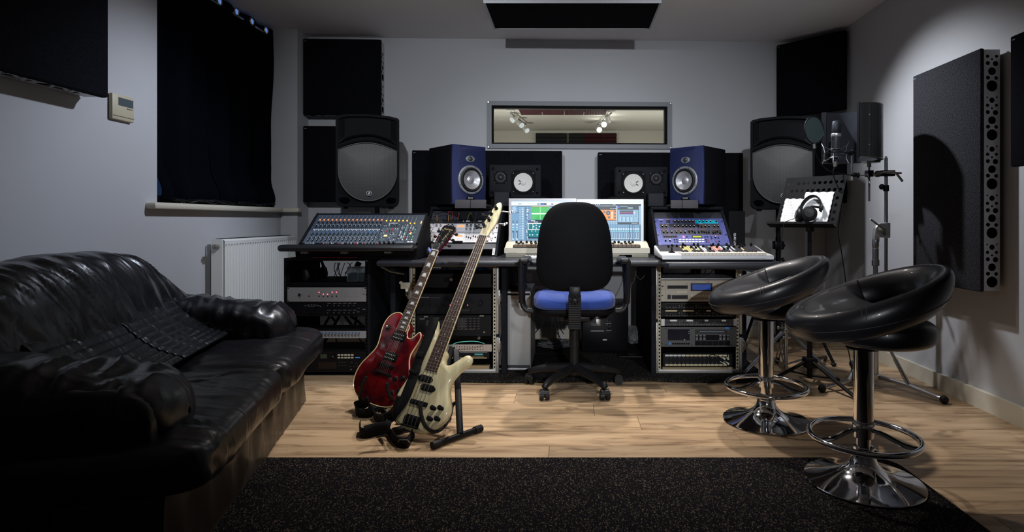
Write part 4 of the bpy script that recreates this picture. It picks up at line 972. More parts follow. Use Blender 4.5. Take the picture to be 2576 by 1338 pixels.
# white-cone speakers
CAB=mat('black_ash_cabinet',(0.008,0.009,0.012),0.6,bump=(30,0.5,(1,1,12)),spec=0.12); CHS=mat('dark_screw',(0.08,0.08,0.085),0.4,0.6); PAPER=mat('white_paper_cone',(0.66,0.65,0.60),0.55)
def white_cone(label,px0,px1,py0,py1,Y,mirror,rz=0.0):
    k=Y/F; W=(px1-px0)*k; H=(py1-py0)*k; x0=wx(px0,Y); zb=wz(py1,Y)
    t=thing('bookshelf_speaker',label,'speaker',(x0+W/2,Y,zb),(0,0,rz),group='white cone speakers')
    A=frame((-W/2,0,0),(1,0,0),(0,0,1)); D_=0.19
    MB(A).rbox(0,W,0,H,-D_,0,0.003).build('cabinet',CAB,t)
    fx=lambda f:W*(1-f) if mirror else W*f
    wc=(fx(0.665),H*0.45); tc=(fx(0.225),H*0.60)
    n=8; o8=[]
    for a,b in ((-1,-.72),(-1,.72),(-.72,1),(.72,1),(1,.72),(1,-.72),(.72,-1),(-.72,-1)): o8.append((wc[0]+a*0.090,wc[1]+b*0.090))
    MB(A).prism(o8,0,0.003,bev=0.001).build('woofer_frame',BLKM,t,smooth=0)
    c3=(wc[0],wc[1],0.003)
    MB(A).lathe([(0.082,0),(0.081,0.007),(0.074,0.012),(0.068,0.009),(0.066,0.006)],40,c3,(0,0,1)).build('surround',RUB,t)
    MB(A).lathe([(0.069,0.008),(0.050,0.0045),(0.034,0.002),(0.0235,0.001),(0.0225,0.002),(0.016,0.006),(0.008,0.008),(0,0.0085)],40,(wc[0],wc[1],0.004),(0,0,1)).build('cone',PAPER,t)
    mb=MB(A); sg=-1 if not mirror else 1
    for q in (-1,1): mb.tube([(wc[0]+sg*0.020,wc[1]+q*0.006,0.009),(wc[0]+sg*0.030,wc[1]+q*0.013,0.009),(wc[0]+sg*0.035,wc[1]+q*0.014,0.008)],0.0026,6)
    mb.build('tinsel_lead',BLKM,t)
    MB(A).rbox(tc[0]-0.048,tc[0]+0.048,tc[1]-0.046,tc[1]+0.046,0,0.004,0.003).build('tweeter_plate',BLKM,t)
    MB(A).lathe([(0.039,0),(0.038,0.006),(0.030,0.009),(0.022,0.005),(0.020,0.003)],30,(tc[0],tc[1],0.004),(0,0,1)).build('tweeter_ring',mat('tweeter_ring_dark',(0.03,0.03,0.035),0.5),t)
    MB(A).lathe([(0.021,0.002),(0.016,0.008),(0.008,0.012),(0,0.013)],20,(tc[0],tc[1],0.004),(0,0,1)).build('tweeter_dome',mat('dome_brown',(0.02,0.014,0.014),0.4),t)
    mb=MB(A)
    for a,b in ((-.9,-.84),(-.9,.84),(.9,.84),(.9,-.84)): mb.cyl((wc[0]+a*0.08,wc[1]+b*0.08,0.002),(wc[0]+a*0.08,wc[1]+b*0.08,0.005),0.004,n=8)
    for a,b in ((-1,-1),(-1,1),(1,1),(1,-1)): mb.cyl((tc[0]+a*0.041,tc[1]+b*0.039,0.004),(tc[0]+a*0.041,tc[1]+b*0.039,0.0055),0.003,n=8)
    mb.build('screws',CHS,t)
    for u,v in ((0.028,H-0.028),(W-0.025,H-0.032),(W-0.025,0.028),(0.022,0.03)): MB(A).lathe([(0.009,0),(0.009,0.002),(0.004,0.001)],12,(u,v,0),(0,0,1)).build('grille_socket',VOID,t)
white_cone('left black speaker with white paper cone, lying on its side',1230,1360,414.5,495,4.22,False,0.03)
white_cone('right black speaker with white paper cone, lying on its side',1549.5,1680,420,494.5,4.22,True,-0.02)
def riser(label,px0,px1):
    x0=wx(px0,4.2); x1=wx(px1,4.2); t=thing('speaker_riser',label,'shelf',((x0+x1)/2,4.3,DZ),group='black risers behind the monitors')
    h=(x1-x0)/2
    MB().rbox(-h,h,-0.13,0.14,0.37,wz(495.2,4.22)-DZ,0.004).build('top_box',BLKM,t)
    for a in (-h,h-0.02): MB().box(a,a+0.02,-0.1,0.14,0.0,0.37).build('upright',BLKM,t,smooth=0)
riser('black riser shelf under the left white cone speaker',1284,1376); riser('black riser shelf under the right white cone speaker',1534,1624)
# shelf part resting over the turrets
for lb,a,b in (('black plinth on the left turret under the left white cone speaker',1231,1283.5),('black plinth on the right turret under the right white cone speaker',1626,1681)):
    x0=wx(a,4.2); x1=wx(b,4.2); zz=DZ+0.3335
    o=MB().rbox(x0-(x0+x1)/2,x1-(x0+x1)/2,-0.05,0.14,0,wz(495.2,4.22)-zz,0.004).build('speaker_plinth',BLKM); o.location=((x0+x1)/2,4.3,zz); tag(o,lb,'plinth','black plinths on the turrets')
def cube(label,px0,px1,py0,py1,Y):
    k=Y/F; W=(px1-px0)*k; zz=DZ+0.3335; H=wz(py0,Y)-zz
    t=thing('cube_speaker',label,'speaker',(wx((px0+px1)/2,Y),Y,zz),group='small black cube speakers')
    A=frame((-W/2,0,0),(1,0,0),(0,0,1)); MB(A).rbox(0,W,0,H,-0.11,0,0.006).build('cabinet',CAB,t); MB(A).rbox(0.006,W-0.006,0.006,H-0.006,0,0.006,0.003).build('grille',mat('grille_cloth',(0.016,0.017,0.022),0.9,bump=(400,0.5)),t)
cube('small black cube speaker in front of the left white cone speaker',1242,1282,481.5,521,4.13); cube('small black cube speaker in front of the right white cone speaker',1630,1671,485,525,4.13)
# ---- PA loudspeakers
GR=mat('grey_grille',(0.085,0.085,0.085),0.55,0.3); 
gm=MT['grey_grille']; nt=gm.node_tree; v=nt.nodes.new('ShaderNodeTexVoronoi'); v.inputs['Scale'].default_value=260; v.inputs['Randomness'].default_value=0.0
mpg=nt.nodes.new('ShaderNodeMapping'); mpg.inputs['Scale'].default_value=(1,0,1); tc=nt.nodes.new('ShaderNodeTexCoord'); r=nt.nodes.new('ShaderNodeValToRGB'); r.color_ramp.elements[0].position=0.30; r.color_ramp.elements[0].color=(0.02,0.02,0.02,1); r.color_ramp.elements[1].position=0.42; r.color_ramp.elements[1].color=(0.11,0.107,0.103,1)
nt.links.new(tc.outputs['Object'],mpg.inputs[0]); nt.links.new(mpg.outputs[0],v.inputs['Vector']); nt.links.new(v.outputs['Distance'],r.inputs[0]); nt.links.new(r.outputs[0],nt.nodes['Principled BSDF'].inputs['Base Color'])
PAB=mat('pa_black_plastic',(0.005,0.005,0.0065),0.6,bump=(300,0.2),spec=0.08)
def pa(label,px0,px1,py0,py1,Y,rz,polelabel,poletop):
    k=Y/F; W=0.42; H=(py1-py0)*k; xc=wx((px0+px1)/2,Y); zb=wz(py1,Y)
    t=thing('pa_loudspeaker',label,'speaker',(xc,Y,zb),(0,0,rz),group='large black loudspeakers on poles')
    A=frame((-W/2,0,0.015),(1,0,0),(0,0,1)); H=H-0.015
    def outl(ins=0.0):
        o=[]; 
        arc=[(W/2+(W/2-ins)*math.cos(a)*1.0,0) for a in (0,)]
        pts=[(ins+0.045,ins),(W-ins-0.045,ins)]+[(W-ins-0.045+0.045*math.sin(a),ins+0.045-0.045*math.cos(a)) for a in [PI/2*k_/5 for k_ in range(1,6)]]
        pts+=[(W-ins,H-0.03-ins)]
        for k_ in range(0,9): u=k_/8; pts.append((W-ins-0.012-(W-2*ins-0.024)*u, H-ins-0.012+0.012*math.sin(PI*u)+ (0 if 0<k_<8 else -0.006)))
        pts+=[(ins,H-0.03-ins)]
        pts+=[(ins+0.045-0.045*math.cos(a),ins+0.045-0.045*math.sin(a)) for a in [PI/2*k_/5 for k_ in range(0,5)]]
        return pts
    MB(A).prism(outl(),-0.30,-0.028,bev=0.012).build('cabinet',PAB,t)
    # front rim with horn mouth
    mb=MB(A); o1=outl(0.0); o2=outl(0.017)
    n=len(o1); a_=[mb.P((x,y,-0.030)) for x,y in o1]; b_=[mb.P((x,y,-0.004)) for x,y in o1]; c_=[mb.P((x*0.996+W*0.002,y*0.996+H*0.002,0.0)) for x,y in o1]; d_=[mb.P((x,y,0.0)) for x,y in o2]; e_=[mb.P((x,y,-0.022)) for x,y in o2]
    for P_,Q_ in ((a_,b_),(b_,c_),(c_,d_),(d_,e_)):
        for i in range(n): mb.F((P_[i],P_[(i+1)%n],Q_[(i+1)%n],Q_[i]))
    mb.F(e_); mb.build('front_rim',PAB,t)
    # horn: concave funnel in the upper third
    hx0,hx1,hy0,hy1=0.022,W-0.022,0.42,H-0.022
    def horn(u,v):
        x=hx0+(hx1-hx0)*u; lower=hy0+0.02+0.055*math.sin(PI*u)
        y=lower+(hy1-lower)*v
        du=abs(u-0.5)*2; dv=abs(v-0.62)*(2.0 if v>0.62 else 1.6); m=max(du,dv,0); dep=-0.17*(1-min(m,1))**1.0
        dep=-0.10*(1-min(1,m**0.9))-(0.06 if m<0.28 else 0)*1
        return (x,y,-0.005+dep*1.0)
    MB(A@T(0,0,0)).grid(horn,32,20).build('horn',mat('horn_black',(0.002,0.002,0.003),0.6,spec=0.15),t,smooth=50,recalc=False)
    # lip above the grille
    lip=[(0.018+ (W-0.036)*k_/16, 0.405+0.052*math.sin(PI*k_/16),0.004) for k_ in range(17)]
    MB(A).tube(lip,0.008,8).build('grille_lip',PAB,t)
    # grille: circle of radius ~0.2 cut flat by the lip
    R_=0.208; cc=(W/2,0.245)
    g=[]
    for k_ in range(41):
        a=PI+PI*k_/40; g.append((cc[0]+min(R_,W/2-0.018)*math.cos(a),cc[1]+0.205*math.sin(a)))
    g+= [(0.018+(W-0.036)*(16-k_)/16,0.395+0.05*math.sin(PI*k_/16)) for k_ in range(17)]
    mb=MB(A); ring=[]
    mb2=MB(A)
    cxy=Vector((W/2,0.25)); L_=[]
    for s_ in (1.0,0.8,0.6,0.4,0.2): L_.append([mb2.P((cxy.x+(x-cxy.x)*s_,cxy.y+(y-cxy.y)*s_,-0.004+0.022*(1-s_*s_))) for x,y in g])
    for P_,Q_ in zip(L_,L_[1:]):
        for i in range(len(g)): mb2.F((P_[i],P_[(i+1)%len(g)],Q_[(i+1)%len(g)],Q_[i]))
    cc_=mb2.P((cxy.x,cxy.y,0.018))
    for i in range(len(g)): mb2.F((L_[-1][i],L_[-1][(i+1)%len(g)],cc_))
    mb2.build('grille',GR,t,smooth=60)
    MB(A).tube([(x,y,0.0) for x,y in g],0.004,6,closed=True).build('grille_edge',GR,t)
    mb=MB(A@T(W/2+0.008,0.092,0.012)); mb.lathe([(0.017,0),(0.017,0.003),(0.0145,0.0035)],24,(0,0,0),(0,0,1),m=0); mb.cyl((0,0,0.001),(0,0,0.0035),0.0145,n=24,m=1)
    mb.build('round_badge',[WHITE,BLKM],t)
    mb=MB(A@T(W/2+0.008,0.092,0.0155)); mb.prism([(-0.008,-0.010),(-0.002,-0.002),(-0.009,0.001),(-0.008,0.004),(-0.001,0.003),(-0.003,0.008),(0.001,0.010),(0.003,0.006),(0.009,0.006),(0.009,0.003),(0.004,0.002),(0.004,-0.002),(0.009,-0.006),(0.007,-0.009),(0.001,-0.005),(-0.005,-0.011)],0,0.001); mb.build('running_figure_emblem',WHITE,t,smooth=0)
    for x in (0.055,W-0.055): MB(A).ell((x,0.045,-0.004),(0.036,0.02,0.006),1,18,8).build('corner_recess',VOID,t)
    for x in (0.06,W-0.06): MB(A).cyl((x,-0.015,-0.05),(x,0.005,-0.05),0.016,0.02,n=12).build('foot',RUB,t)
    MB(A).box(W-0.12,W-0.085,-0.012,0.006,-0.06,-0.03).build('foot',RUB,t,smooth=0)
    # stand
    s=thing('speaker_stand',polelabel,'speaker stand',(xc+0.02,Y+0.13,0),(0,0,0),group='tripod stands of the loudspeakers')
    MB().cyl((0,0,0.10),(0,0,0.85),0.019,n=14).cyl((0,0,0.8),(0,0,zb+0.013),0.0165,n=14).build('pole',BLK,s)
    MB().rbox(-0.035,0.035,-0.035,0.035,poletop-0.03,poletop+0.03,0.01).cyl((0.02,-0.03,poletop),(0.02,-0.055,poletop),0.012,n=10).build('clamp',BLK,s)
    MB().rbox(-0.03,0.03,-0.03,0.03,0.40,0.47,0.01).build('collar',BLK,s)
    for a,R1 in (((0,0.42),(180,0.42),(75,0.36)) if xc<0 else ((60,0.33),(-50,0.40),(180,0.27))):
        c_=math.cos(math.radians(a)); s_=math.sin(math.radians(a))
        MB().cyl((0.03*c_,0.03*s_,0.70),(R1*c_,R1*s_,0.02),0.011,n=8).cyl((0.02*c_,0.02*s_,0.13),(R1*0.55*c_,R1*0.55*s_,0.325),0.007,n=6).build('leg',BLK,s)
        MB().ell((R1*c_,R1*s_,0.014),(0.018,0.018,0.014),1,10,6).build('rubber_foot',RUB,s)
pa('left black loudspeaker with round grey grille on a pole',850,1001,287,525,4.02,0.30,'black tripod stand carrying the left loudspeaker behind the mixer',0.93)
pa('right black loudspeaker with round grey grille on a pole',1891,2044,292,531,4.0,-0.30,'black tripod stand carrying the right loudspeaker',0.79)
# subwoofer under the desk
t=thing('subwoofer','black cube subwoofer with control panel under the desk','speaker',(wx(1522,4.18),4.18,0.0125))
k=4.18/F; W=(1581-1463)*k; H=0.345
A=frame((-W/2,0,0),(1,0,0),(0,0,1))
MB(A).rbox(0,W,0,H,-0.34,0,0.012).build('cabinet',BLK,t)
sx=lambda x:(x-790)/(1200-790)*W; sy=lambda y:(880-y)/(880-450)*H
text('TANNOY',0.021,A@T(sx(873),sy(577),0.0006),INK,t); text('TS212i',0.022,A@T(sx(873),sy(640),0.0006),INK,t)
mb=MB(A); mb.box(sx(870),sx(985),sy(692),sy(684),0,0.0006); mb.box(sx(1000),sx(1050),sy(625),sy(620),0,0.0006); mb.box(sx(1005),sx(1050),sy(685),sy(682),0,0.0006); mb.box(sx(975),sx(1012),sy(775),sy(762),0,0.0006)
for y in (600,640): mb.tube([(sx(1026)+0.010*math.cos(a),sy(y)+0.010*math.sin(a),0.0008) for a in [PI*0.2*k_ -0.9 for k_ in range(8)]],0.0007,4)
mb.build('printed_marks',INK,t,smooth=0)
mb=MB(A); mb.rbox(sx(915),sx(958),sy(645),sy(578),0,0.004,0.002); mb.build('reflective_plate',NICKEL,t)
for y in (590,630,665,710): MB(A).cyl((sx(1030),sy(y),0),(sx(1030),sy(y),0.008),0.006,n=10).build('control_knob',BLKM,t)
MB(A).cyl((sx(1027),sy(705),0.008),(sx(1027),sy(705),0.009),0.003,n=8).build('red_lamp',mat('dim_red_dot',(0.35,0.04,0.02),0.4),t)

# ================================================================ RACKS
def rackcase(label,px0,px1,z1,Y,D_,alu=True,group=None):
    x0=wx(px0,Y); x1=wx(px1,Y); W=x1-x0; z0_=0.0125 if alu else 0.0
    t=thing('rack_case',label,'equipment rack',((x0+x1)/2,Y,z0_),group=group); H=z1-z0_; w=0.014
    MB().box(-W/2,-W/2+w,0.01,D_,0,H).build('side_panel',TOLEX,t,smooth=0); MB().box(W/2-w,W/2,0.01,D_,0,H).build('side_panel',TOLEX,t,smooth=0)
    MB().box(-W/2+w,W/2-w,0.01,D_,0,0.02).build('bottom_panel',TOLEX,t,smooth=0); MB().box(-W/2+w,W/2-w,0.01,D_,H-0.016,H).build('top_panel',TOLEX,t,smooth=0)
    if alu:
        E_=mat('worn_aluminium',(0.42,0.40,0.37),0.45,0.6,bump=(40,0.3))
        mb=MB(); mb.rbox(-W/2-0.003,-W/2+w,0.0,0.03,0,H*0.47,0.003); mb.rbox(-W/2-0.003,-W/2+w,0.0,0.03,H*0.5,H,0.003)
        mb.build('metal_edge',E_,t); mb=MB(); mb.rbox(W/2-w,W/2+0.003,0.0,0.03,0,H*0.33,0.003); mb.rbox(W/2-w,W/2+0.003,0.0,0.03,H*0.36,H,0.003); mb.build('metal_edge',E_,t)
        MB().rbox(-W/2+w,W/2-w,0.0,0.02,0.0,0.024,0.003).build('metal_edge',E_,t); MB().rbox(-W/2+w,W/2-w,0.002,0.02,H-0.014,H-0.002,0.003).build('metal_edge',E_,t)
        for s_,zz in ((-1,H*0.24),(-1,H*0.75),(1,H*0.26),(1,H*0.70)):
            mb=MB(); x=s_*(W/2+0.004); mb.rbox(x-0.008,x+0.008,-0.002,0.05,zz-0.045,zz+0.045,0.003); mb.tube([(x+s_*0.006,0.0,zz-0.03),(x+s_*0.014,-0.008,zz-0.02),(x+s_*0.014,-0.008,zz+0.02),(x+s_*0.006,0.0,zz+0.03)],0.0035,6); mb.cyl((x,-0.008,zz),(x,0.002,zz),0.009,n=10); mb.build('butterfly_latch',NICKEL,t)
    for s_ in (-1,1):
        a=s_*(W/2-w-0.010); mb=MB(); mb.box(a-0.009,a+0.009,0.012,0.0145,0.022,H-0.018)
        n=int((H-0.06)/0.0222)
        for k_ in range(n): mb.box(a-0.0045,a+0.0045,0.0113,0.0121,0.032+k_*0.0222,0.041+k_*0.0222,1)
        mb.build('rack_strip',[mat('rack_strip_cream',(0.40,0.37,0.27),0.5) if alu else BLKM,VOID],t,smooth=0)
    return t
rackcase('tall black wooden rack cabinet under the mixing console, nearest the sofa',712,930,0.7315,3.59,0.50,False)
rackcase('metal edged rack case behind the guitars',1030,1253,0.690,3.60,0.48)
rackcase('metal edged rack case under the right end of the desk',1650,1866,0.689,3.60,0.48)
class Unit:
    def __init__(s,name,label,cat,px0,px1,py0,py1,Y,depth,face,body=BLKM,group=None,ear=True):
        s.px0,s.py1,s.k=px0,py1,Y/F; s.W=(px1-px0)*s.k; s.H=(py1-py0)*s.k
        s.t=thing(name,label,cat,(wx(px0,Y),Y,wz(py1,Y)),group=group)
        e=0.0006
        MB(FR).rbox(0,s.W,e,s.H-e,-0.002,0.002,0.0008,n=1).build('faceplate',face,s.t,smooth=0)
        MB(FR).box(0.019,s.W-0.019,0.002,s.H-0.002,-depth,-0.002).build('chassis',body,s.t,smooth=0)
        s.f={}
    def u(s,px): return (px-s.px0)*s.k
    def v(s,py): return (s.py1-py)*s.k
    def rect(s,x0,y0_,x1,y1_,h=0.001,m=None,name='panel_detail',bev=False,b=0.0018):
        mb=MB(FR); (mb.rbox if bev else mb.box)(s.u(x0),s.u(x1),s.v(y1_),s.v(y0_),b,b+h,*((0.001,0,1) if bev else ()))
        return mb.build(name,m,s.t,smooth=0)
    def rects(s,L,m,name,h=0.001,b=0.0018):
        mb=MB(FR)
        for x0,y0_,x1,y1_ in L: mb.box(s.u(x0),s.u(x1),s.v(y1_),s.v(y0_),b,b+h)
        return mb.build(name,m,s.t,smooth=0)
    def knobs(s,L,r,m,name='knob',h=0.012,top=None,single=True):
        if single:
            for x,y in L:
                mb=MB(FR); mb.cyl((s.u(x),s.v(y),0.0018),(s.u(x),s.v(y),h),r,r*0.88,n=14)
                if top: mb.cyl((s.u(x),s.v(y),h),(s.u(x),s.v(y),h+0.0006),r*0.6,n=10,m=1)
                mb.build(name,[m,top or m],s.t)
        else:
            mb=MB(FR)
            for x,y in L: mb.cyl((s.u(x),s.v(y),0.0018),(s.u(x),s.v(y),h),r,r*0.88,n=8)
            mb.build(name,m,s.t)
    def text(s,tx,size,x,y,m,align='LEFT',wide=1.0): return text(tx,size,FR@T(s.u(x),s.v(y),0.0021),m,s.t,align=align,wide=wide)
z=lambda x,y:(700+x/4.18,640+y/4.18)
# --- left rack
Yr=3.602; gL='units in the rack under the mixing console'
FP0,FP1=723,921.5
U=Unit('audio_interface','silver two-space rack unit with five red lamps in the rack nearest the sofa','rack unit',FP0,FP1,722.5,759,Yr,0.33,mat('brushed_silver',(0.36,0.35,0.35),0.42,0.35),group=gL)
x,y=z(225,423); MB(FR).lathe([(0.0135,0),(0.0135,0.004),(0.0105,0.0045)],20,(U.u(x),U.v(y),0.0018),(0,0,1)).cyl((U.u(x),U.v(y),0.002),(U.u(x),U.v(y),0.006),0.0105,n=16,m=1).build('headphone_knob',[ALU,SLOT],U.t)
U.knobs([z(a,439) for a in (325,430,476,521,568,614)],0.0045,SLOT,'button',h=0.004)
U.knobs([z(430,397),z(475,418),z(520,418),z(568,396),z(614,396)],0.0032,RED,'red_lamp',h=0.003)
U.knobs([z(a,b) for a in (430,476,521,568,614) for b in (385,405,418)],0.0012,SLOT,'small_lamps',h=0.0025,single=False)
U.knobs([z(674+23*a,b) for a in range(8) for b in (395,417,438,448)],0.0014,SLOT,'meter_dots',h=0.0025,single=False)
U.rects([(z(445,385)[0],z(0,385+q*11)[1],z(460,385)[0],z(0,387+q*11)[1]) for q in range(4)]+[(z(540,385)[0],z(0,385+q*11)[1],z(553,385)[0],z(0,387+q*11)[1]) for q in range(3)]+[(z(213,0)[0],z(0,455)[1],z(237,0)[0],z(0,458)[1])],SLOT,'printed_marks',h=0.0004)
U.text('MOTU',0.008,*z(888,425),SLOT); 
U.rects([(724,724.5,727,726.5),(917.5,724.5,921,726.5),(724,755,727,757.5)],VOID,'screw_hole',h=0.0005)
U=Unit('preamplifier','black preamplifier with two rows of round controls under the red-lamped silver unit','rack unit',FP0,FP1,760,795.5,Yr,0.30,BLK,group=gL)
CNT=mat('control_ring',(0.12,0.12,0.13),0.35,0.4)
kk=[z(a,535) for a in (530,597,648,700,750,806)]+[z(a,610) for a in (530,595,648,703,753,804)]
U.knobs(kk,0.0075,BLKM,'knob',h=0.014,top=CNT)
U.rects([(z(a-18,0)[0],z(0,b)[1],z(a+18,0)[0],z(0,b+5)[1]) for a in (535,597,648,700,753,806) for b in (510,582)]+[(z(315,0)[0],z(0,543)[1],z(385,0)[0],z(0,547)[1]),(z(835,0)[0],z(0,562)[1],z(860,0)[0],z(0,566)[1]),(z(888,0)[0],z(0,573)[1],z(918,0)[0],z(0,578)[1]),(z(828,0)[0],z(0,600)[1],z(855,0)[0],z(0,604)[1])],INKD,'printed_marks',h=0.0004)
U.knobs([z(285,535),z(318,528),z(350,525),z(382,528),z(413,535),z(443,548)],0.0025,INKD,'scale_dots',h=0.003,single=False)
U.knobs([z(595,610),z(804,610)],0.0045,NICKEL,'jack_ring',h=0.0155); U.knobs([z(310+a*26,607) for a in range(4)],0.0016,INKD,'small_buttons',h=0.004,single=False)
U.knobs([z(360,590)],0.019,BLK,'large_dial',h=0.018)
MB(FR).tube([(U.u(z(270+a*38,0)[0]),U.v(z(0,545-14*math.sin(PI*a/5))[1]),0.0022) for a in range(6)],0.0008,4).build('dial_arc',INKD,U.t)
U=Unit('headphone_amplifier','slim silver rack unit with a row of blue knobs beside the sofa arm','rack unit',FP0,FP1,832,850.5,Yr,0.22,mat('pale_faceplate',(0.34,0.34,0.36),0.45,0.2),group=gL)
U.knobs([z(430+35*a,827) for a in range(-5,13)],0.0062,mat('blue_knob',(0.05,0.10,0.22),0.35),'knob',h=0.014,top=mat('blue_knob_tip',(0.25,0.33,0.5),0.4))
U.knobs([z(430+35*a,857) for a in range(-5,13)],0.0036,SLOT,'jack_sockets',h=0.0035,single=False)
U=Unit('tape_recorder','black recorder with cream buttons at the bottom of the rack nearest the sofa','rack unit',FP0,FP1,884,942,Yr,0.30,BLK,group=gL)
for b in (1056,1083):
    for a in range(5): X_,Y_=z(640+35*a,b); U.rect(X_-3.1,Y_-1.9,X_+3.1,Y_+1.9,h=0.003,m=CREAM,name='button')
U.rect(*z(812,1078),*z(860,1088),h=0.002,m=emi('blue_lamp',(0.02,0.2,0.6),0.6),name='blue_lamp'); U.rect(*z(445,1048),*z(515,1092),h=0.001,m=mat('green_lcd',(0.05,0.075,0.05),0.3),name='display')
U.rect(*z(420,1130),*z(615,1200),h=0.002,m=mat('tray_dark_red',(0.012,0.006,0.006),0.3),name='cassette_door'); U.knobs([z(585,1068)],0.010,BLKM,'knob',h=0.014,top=CNT)
U.rects([(z(a,0)[0],z(0,b)[1],z(a+22,0)[0],z(0,b+6)[1]) for a in (636,665,694) for b in (1130,1162)]+[(z(a,0)[0],z(0,b)[1],z(a+16,0)[0],z(0,b+8)[1]) for a,b in ((765,1128),(815,1140),(750,1172),(788,1172),(825,1172))],mat('faint_print',(0.05,0.045,0.04),0.5),'small_buttons',h=0.002)
U.knobs([z(767,1208)],0.004,GOLD,'jack_ring',h=0.004)
# shelf inside left rack with headphones and box
o=MB().box(wx(722,3.6),wx(921,3.6),3.61,4.05,wz(718,3.6),wz(712,3.6)).build('rack_shelf',BLKM,smooth=0); tag(o,'thin black shelf at the top of the rack nearest the sofa','shelf')
o=MB().box(wx(724,3.6),wx(920,3.6),3.612,3.62,wz(722,3.6),wz(718.3,3.6)).build('rack_blank',BLKM,smooth=0); tag(o,'black blank strip above the silver unit with red lamps','blank panel')
def headphones(label,loc,rz,s,cupm,capm,bandm,tilt=0.0,group=None):
    t=thing('headphones',label,'headphones',loc,(tilt,0,rz))
    band=[]
    for k_ in range(17):
        a=PI*k_/16; band.append((0.075*s*math.cos(a),0.0,0.06*s+0.105*s*math.sin(a)))
    mb=MB(); N=len(band)
    for i,(x,y_,zz) in enumerate(band): pass
    def bf(u,v):
        a=PI*(0.04+0.92*u); th=[(-1,-1),(1,-1),(1,1),(-1,1)]
        w=0.017*s*(0.7+0.3*math.sin(a)); q=v*2*PI; rr_=0.075*s+0.006*s*math.cos(q)
        return (rr_*math.cos(a),w*math.sin(q),0.06*s+(rr_+0.03*s)*math.sin(a))
    MB().grid(bf,28,12,cv=True).build('headband',bandm,t,smooth=70)
    for sg in (-1,1):
        c=Vector((0.068*sg*s,0,0.045*s))
        MB().lathe([(0.0,-0.012*s),(0.034*s,-0.012*s),(0.041*s,-0.006*s),(0.041*s,0.008*s),(0.036*s,0.014*s),(0.026*s,0.017*s),(0.0,0.018*s)],28,c,(sg,0,0)).build('ear_cup',cupm,t)
        MB().lathe([(0.0,0),(0.026*s,0.0),(0.028*s,0.003*s),(0.022*s,0.005*s),(0,0.0055*s)],24,c+Vector((sg*0.0165*s,0,0)),(sg,0,0)).build('cup_cap',capm,t)
        MB().tube([c+Vector((-sg*0.012*s+0,0.029*s*math.cos(a),0.029*s*math.sin(a))) for a in [2*PI*k_/20 for k_ in range(20)]],0.013*s,8,closed=True).build('ear_pad',RUB,t)
        MB().tube([c+Vector((0,-0.042*s,0)),c+Vector((0.004*sg*s,-0.034*s,0.034*s)),c+Vector((0.006*sg*s,-0.012*s,0.05*s)),c+Vector((0.006*sg*s,0.012*s,0.05*s)),c+Vector((0.004*sg*s,0.034*s,0.034*s)),c+Vector((0,0.042*s,0))],0.004*s,6).build('yoke',bandm,t)
    return t
headphones('silver and black headphones lying on the shelf of the left rack',(wx(788,3.72),3.74,wz(712,3.6)+0.002),math.radians(60),0.92,mat('grey_cup',(0.30,0.30,0.31),0.35,0.4),mat('dark_cap',(0.06,0.06,0.07),0.35),BLK)
CLR=mat('clear_plastic',(0.55,0.65,0.72),0.1,trans=0.7,alpha=0.55)
for lb,a,b,c_ in (('clear plastic box with teal discs on the rack shelf, left of the two',872,897,(0.05,0.11,0.13)),('clear plastic box with green discs on the rack shelf, right of the two',897.8,918.5,(0.03,0.09,0.07))):
    x0=wx(a,3.68); x1=wx(b,3.68); t=thing('disc_box',lb,'box',((x0+x1)/2,3.68,wz(712,3.6)+0.0003),group='clear plastic boxes on the rack shelf'); w=(x1-x0)/2
    MB().rbox(-w,w,0,0.11,0.0,0.085,0.004).build('clear_case',CLR,t); MB().box(-w+0.006,w-0.006,0.01,0.1,0.005,0.05).build('discs',mat('disc_tint_%.2f'%c_[1],c_,0.3),t,smooth=0); MB().rbox(-w-0.0005,w+0.0005,-0.001,0.111,0.085,0.091,0.002).build('lid',CLR,t)
# --- middle rack
gM='units in the rack case behind the guitars'; a0,a1=1047.5,1236
q=lambda x,y:(940+x/4.056,630+y/4.056)
U=Unit('locked_storage_unit','black lockable rack drawer behind the two guitar necks','rack drawer',a0,a1,q(0,235)[1],q(0,378)[1],Yr,0.3,BLK,group=gM)
U.rect(*q(722,272),*q(860,322),h=0.003,m=BLKM,name='lock_recess',bev=False); X_,Y_=q(795,297); MB(FR).lathe([(0.010,0.0),(0.010,0.004),(0.006,0.0045),(0.0,0.003)],16,(U.u(X_),U.v(Y_),0.0045),(0,0,1)).build('lock',CHROMED,U.t)
U=Unit('stereo_receiver','black amplifier with two red lamps and a big round dial behind the bass neck','rack unit',a0,a1,q(0,440)[1],q(0,648)[1],Yr,0.34,BLK,group=gM)
U.knobs([q(1093,528)],0.0145,BLKM,'volume_dial',h=0.02,top=BLK); U.knobs([q(a,b) for a in (505,575,645,715) for b in (548,)],0.006,BLKM,'knob',h=0.012)
U.knobs([q(781,556),q(959,556)],0.0028,RED,'red_lamp',h=0.004); U.rects([(*q(760,600),*q(980,620))],SLOT,'display_strip')
U.text('KENWOOD',0.0105,*q(470,484),INKD); U.rects([(*q(550,480),*q(680,483)),(*q(480,605),*q(520,607)),(*q(580,605),*q(620,607)),(*q(1000,605),*q(1040,607))],mat('faint_print',(0.05,0.045,0.04),0.5),'printed_marks',h=0.0004)
U=Unit('disc_player','black hi-fi unit with small buttons below the amplifier with red lamps','rack unit',a0,a1,q(0,660)[1],q(0,872)[1],Yr,0.34,BLK,group=gM)
U.text('SONY',0.0125,*q(470,704),INKD); U.rect(*q(535,712),*q(830,770),h=0.001,m=SLOT,name='display'); U.rect(*q(860,690),*q(940,790),h=0.001,m=SLOT,name='door')
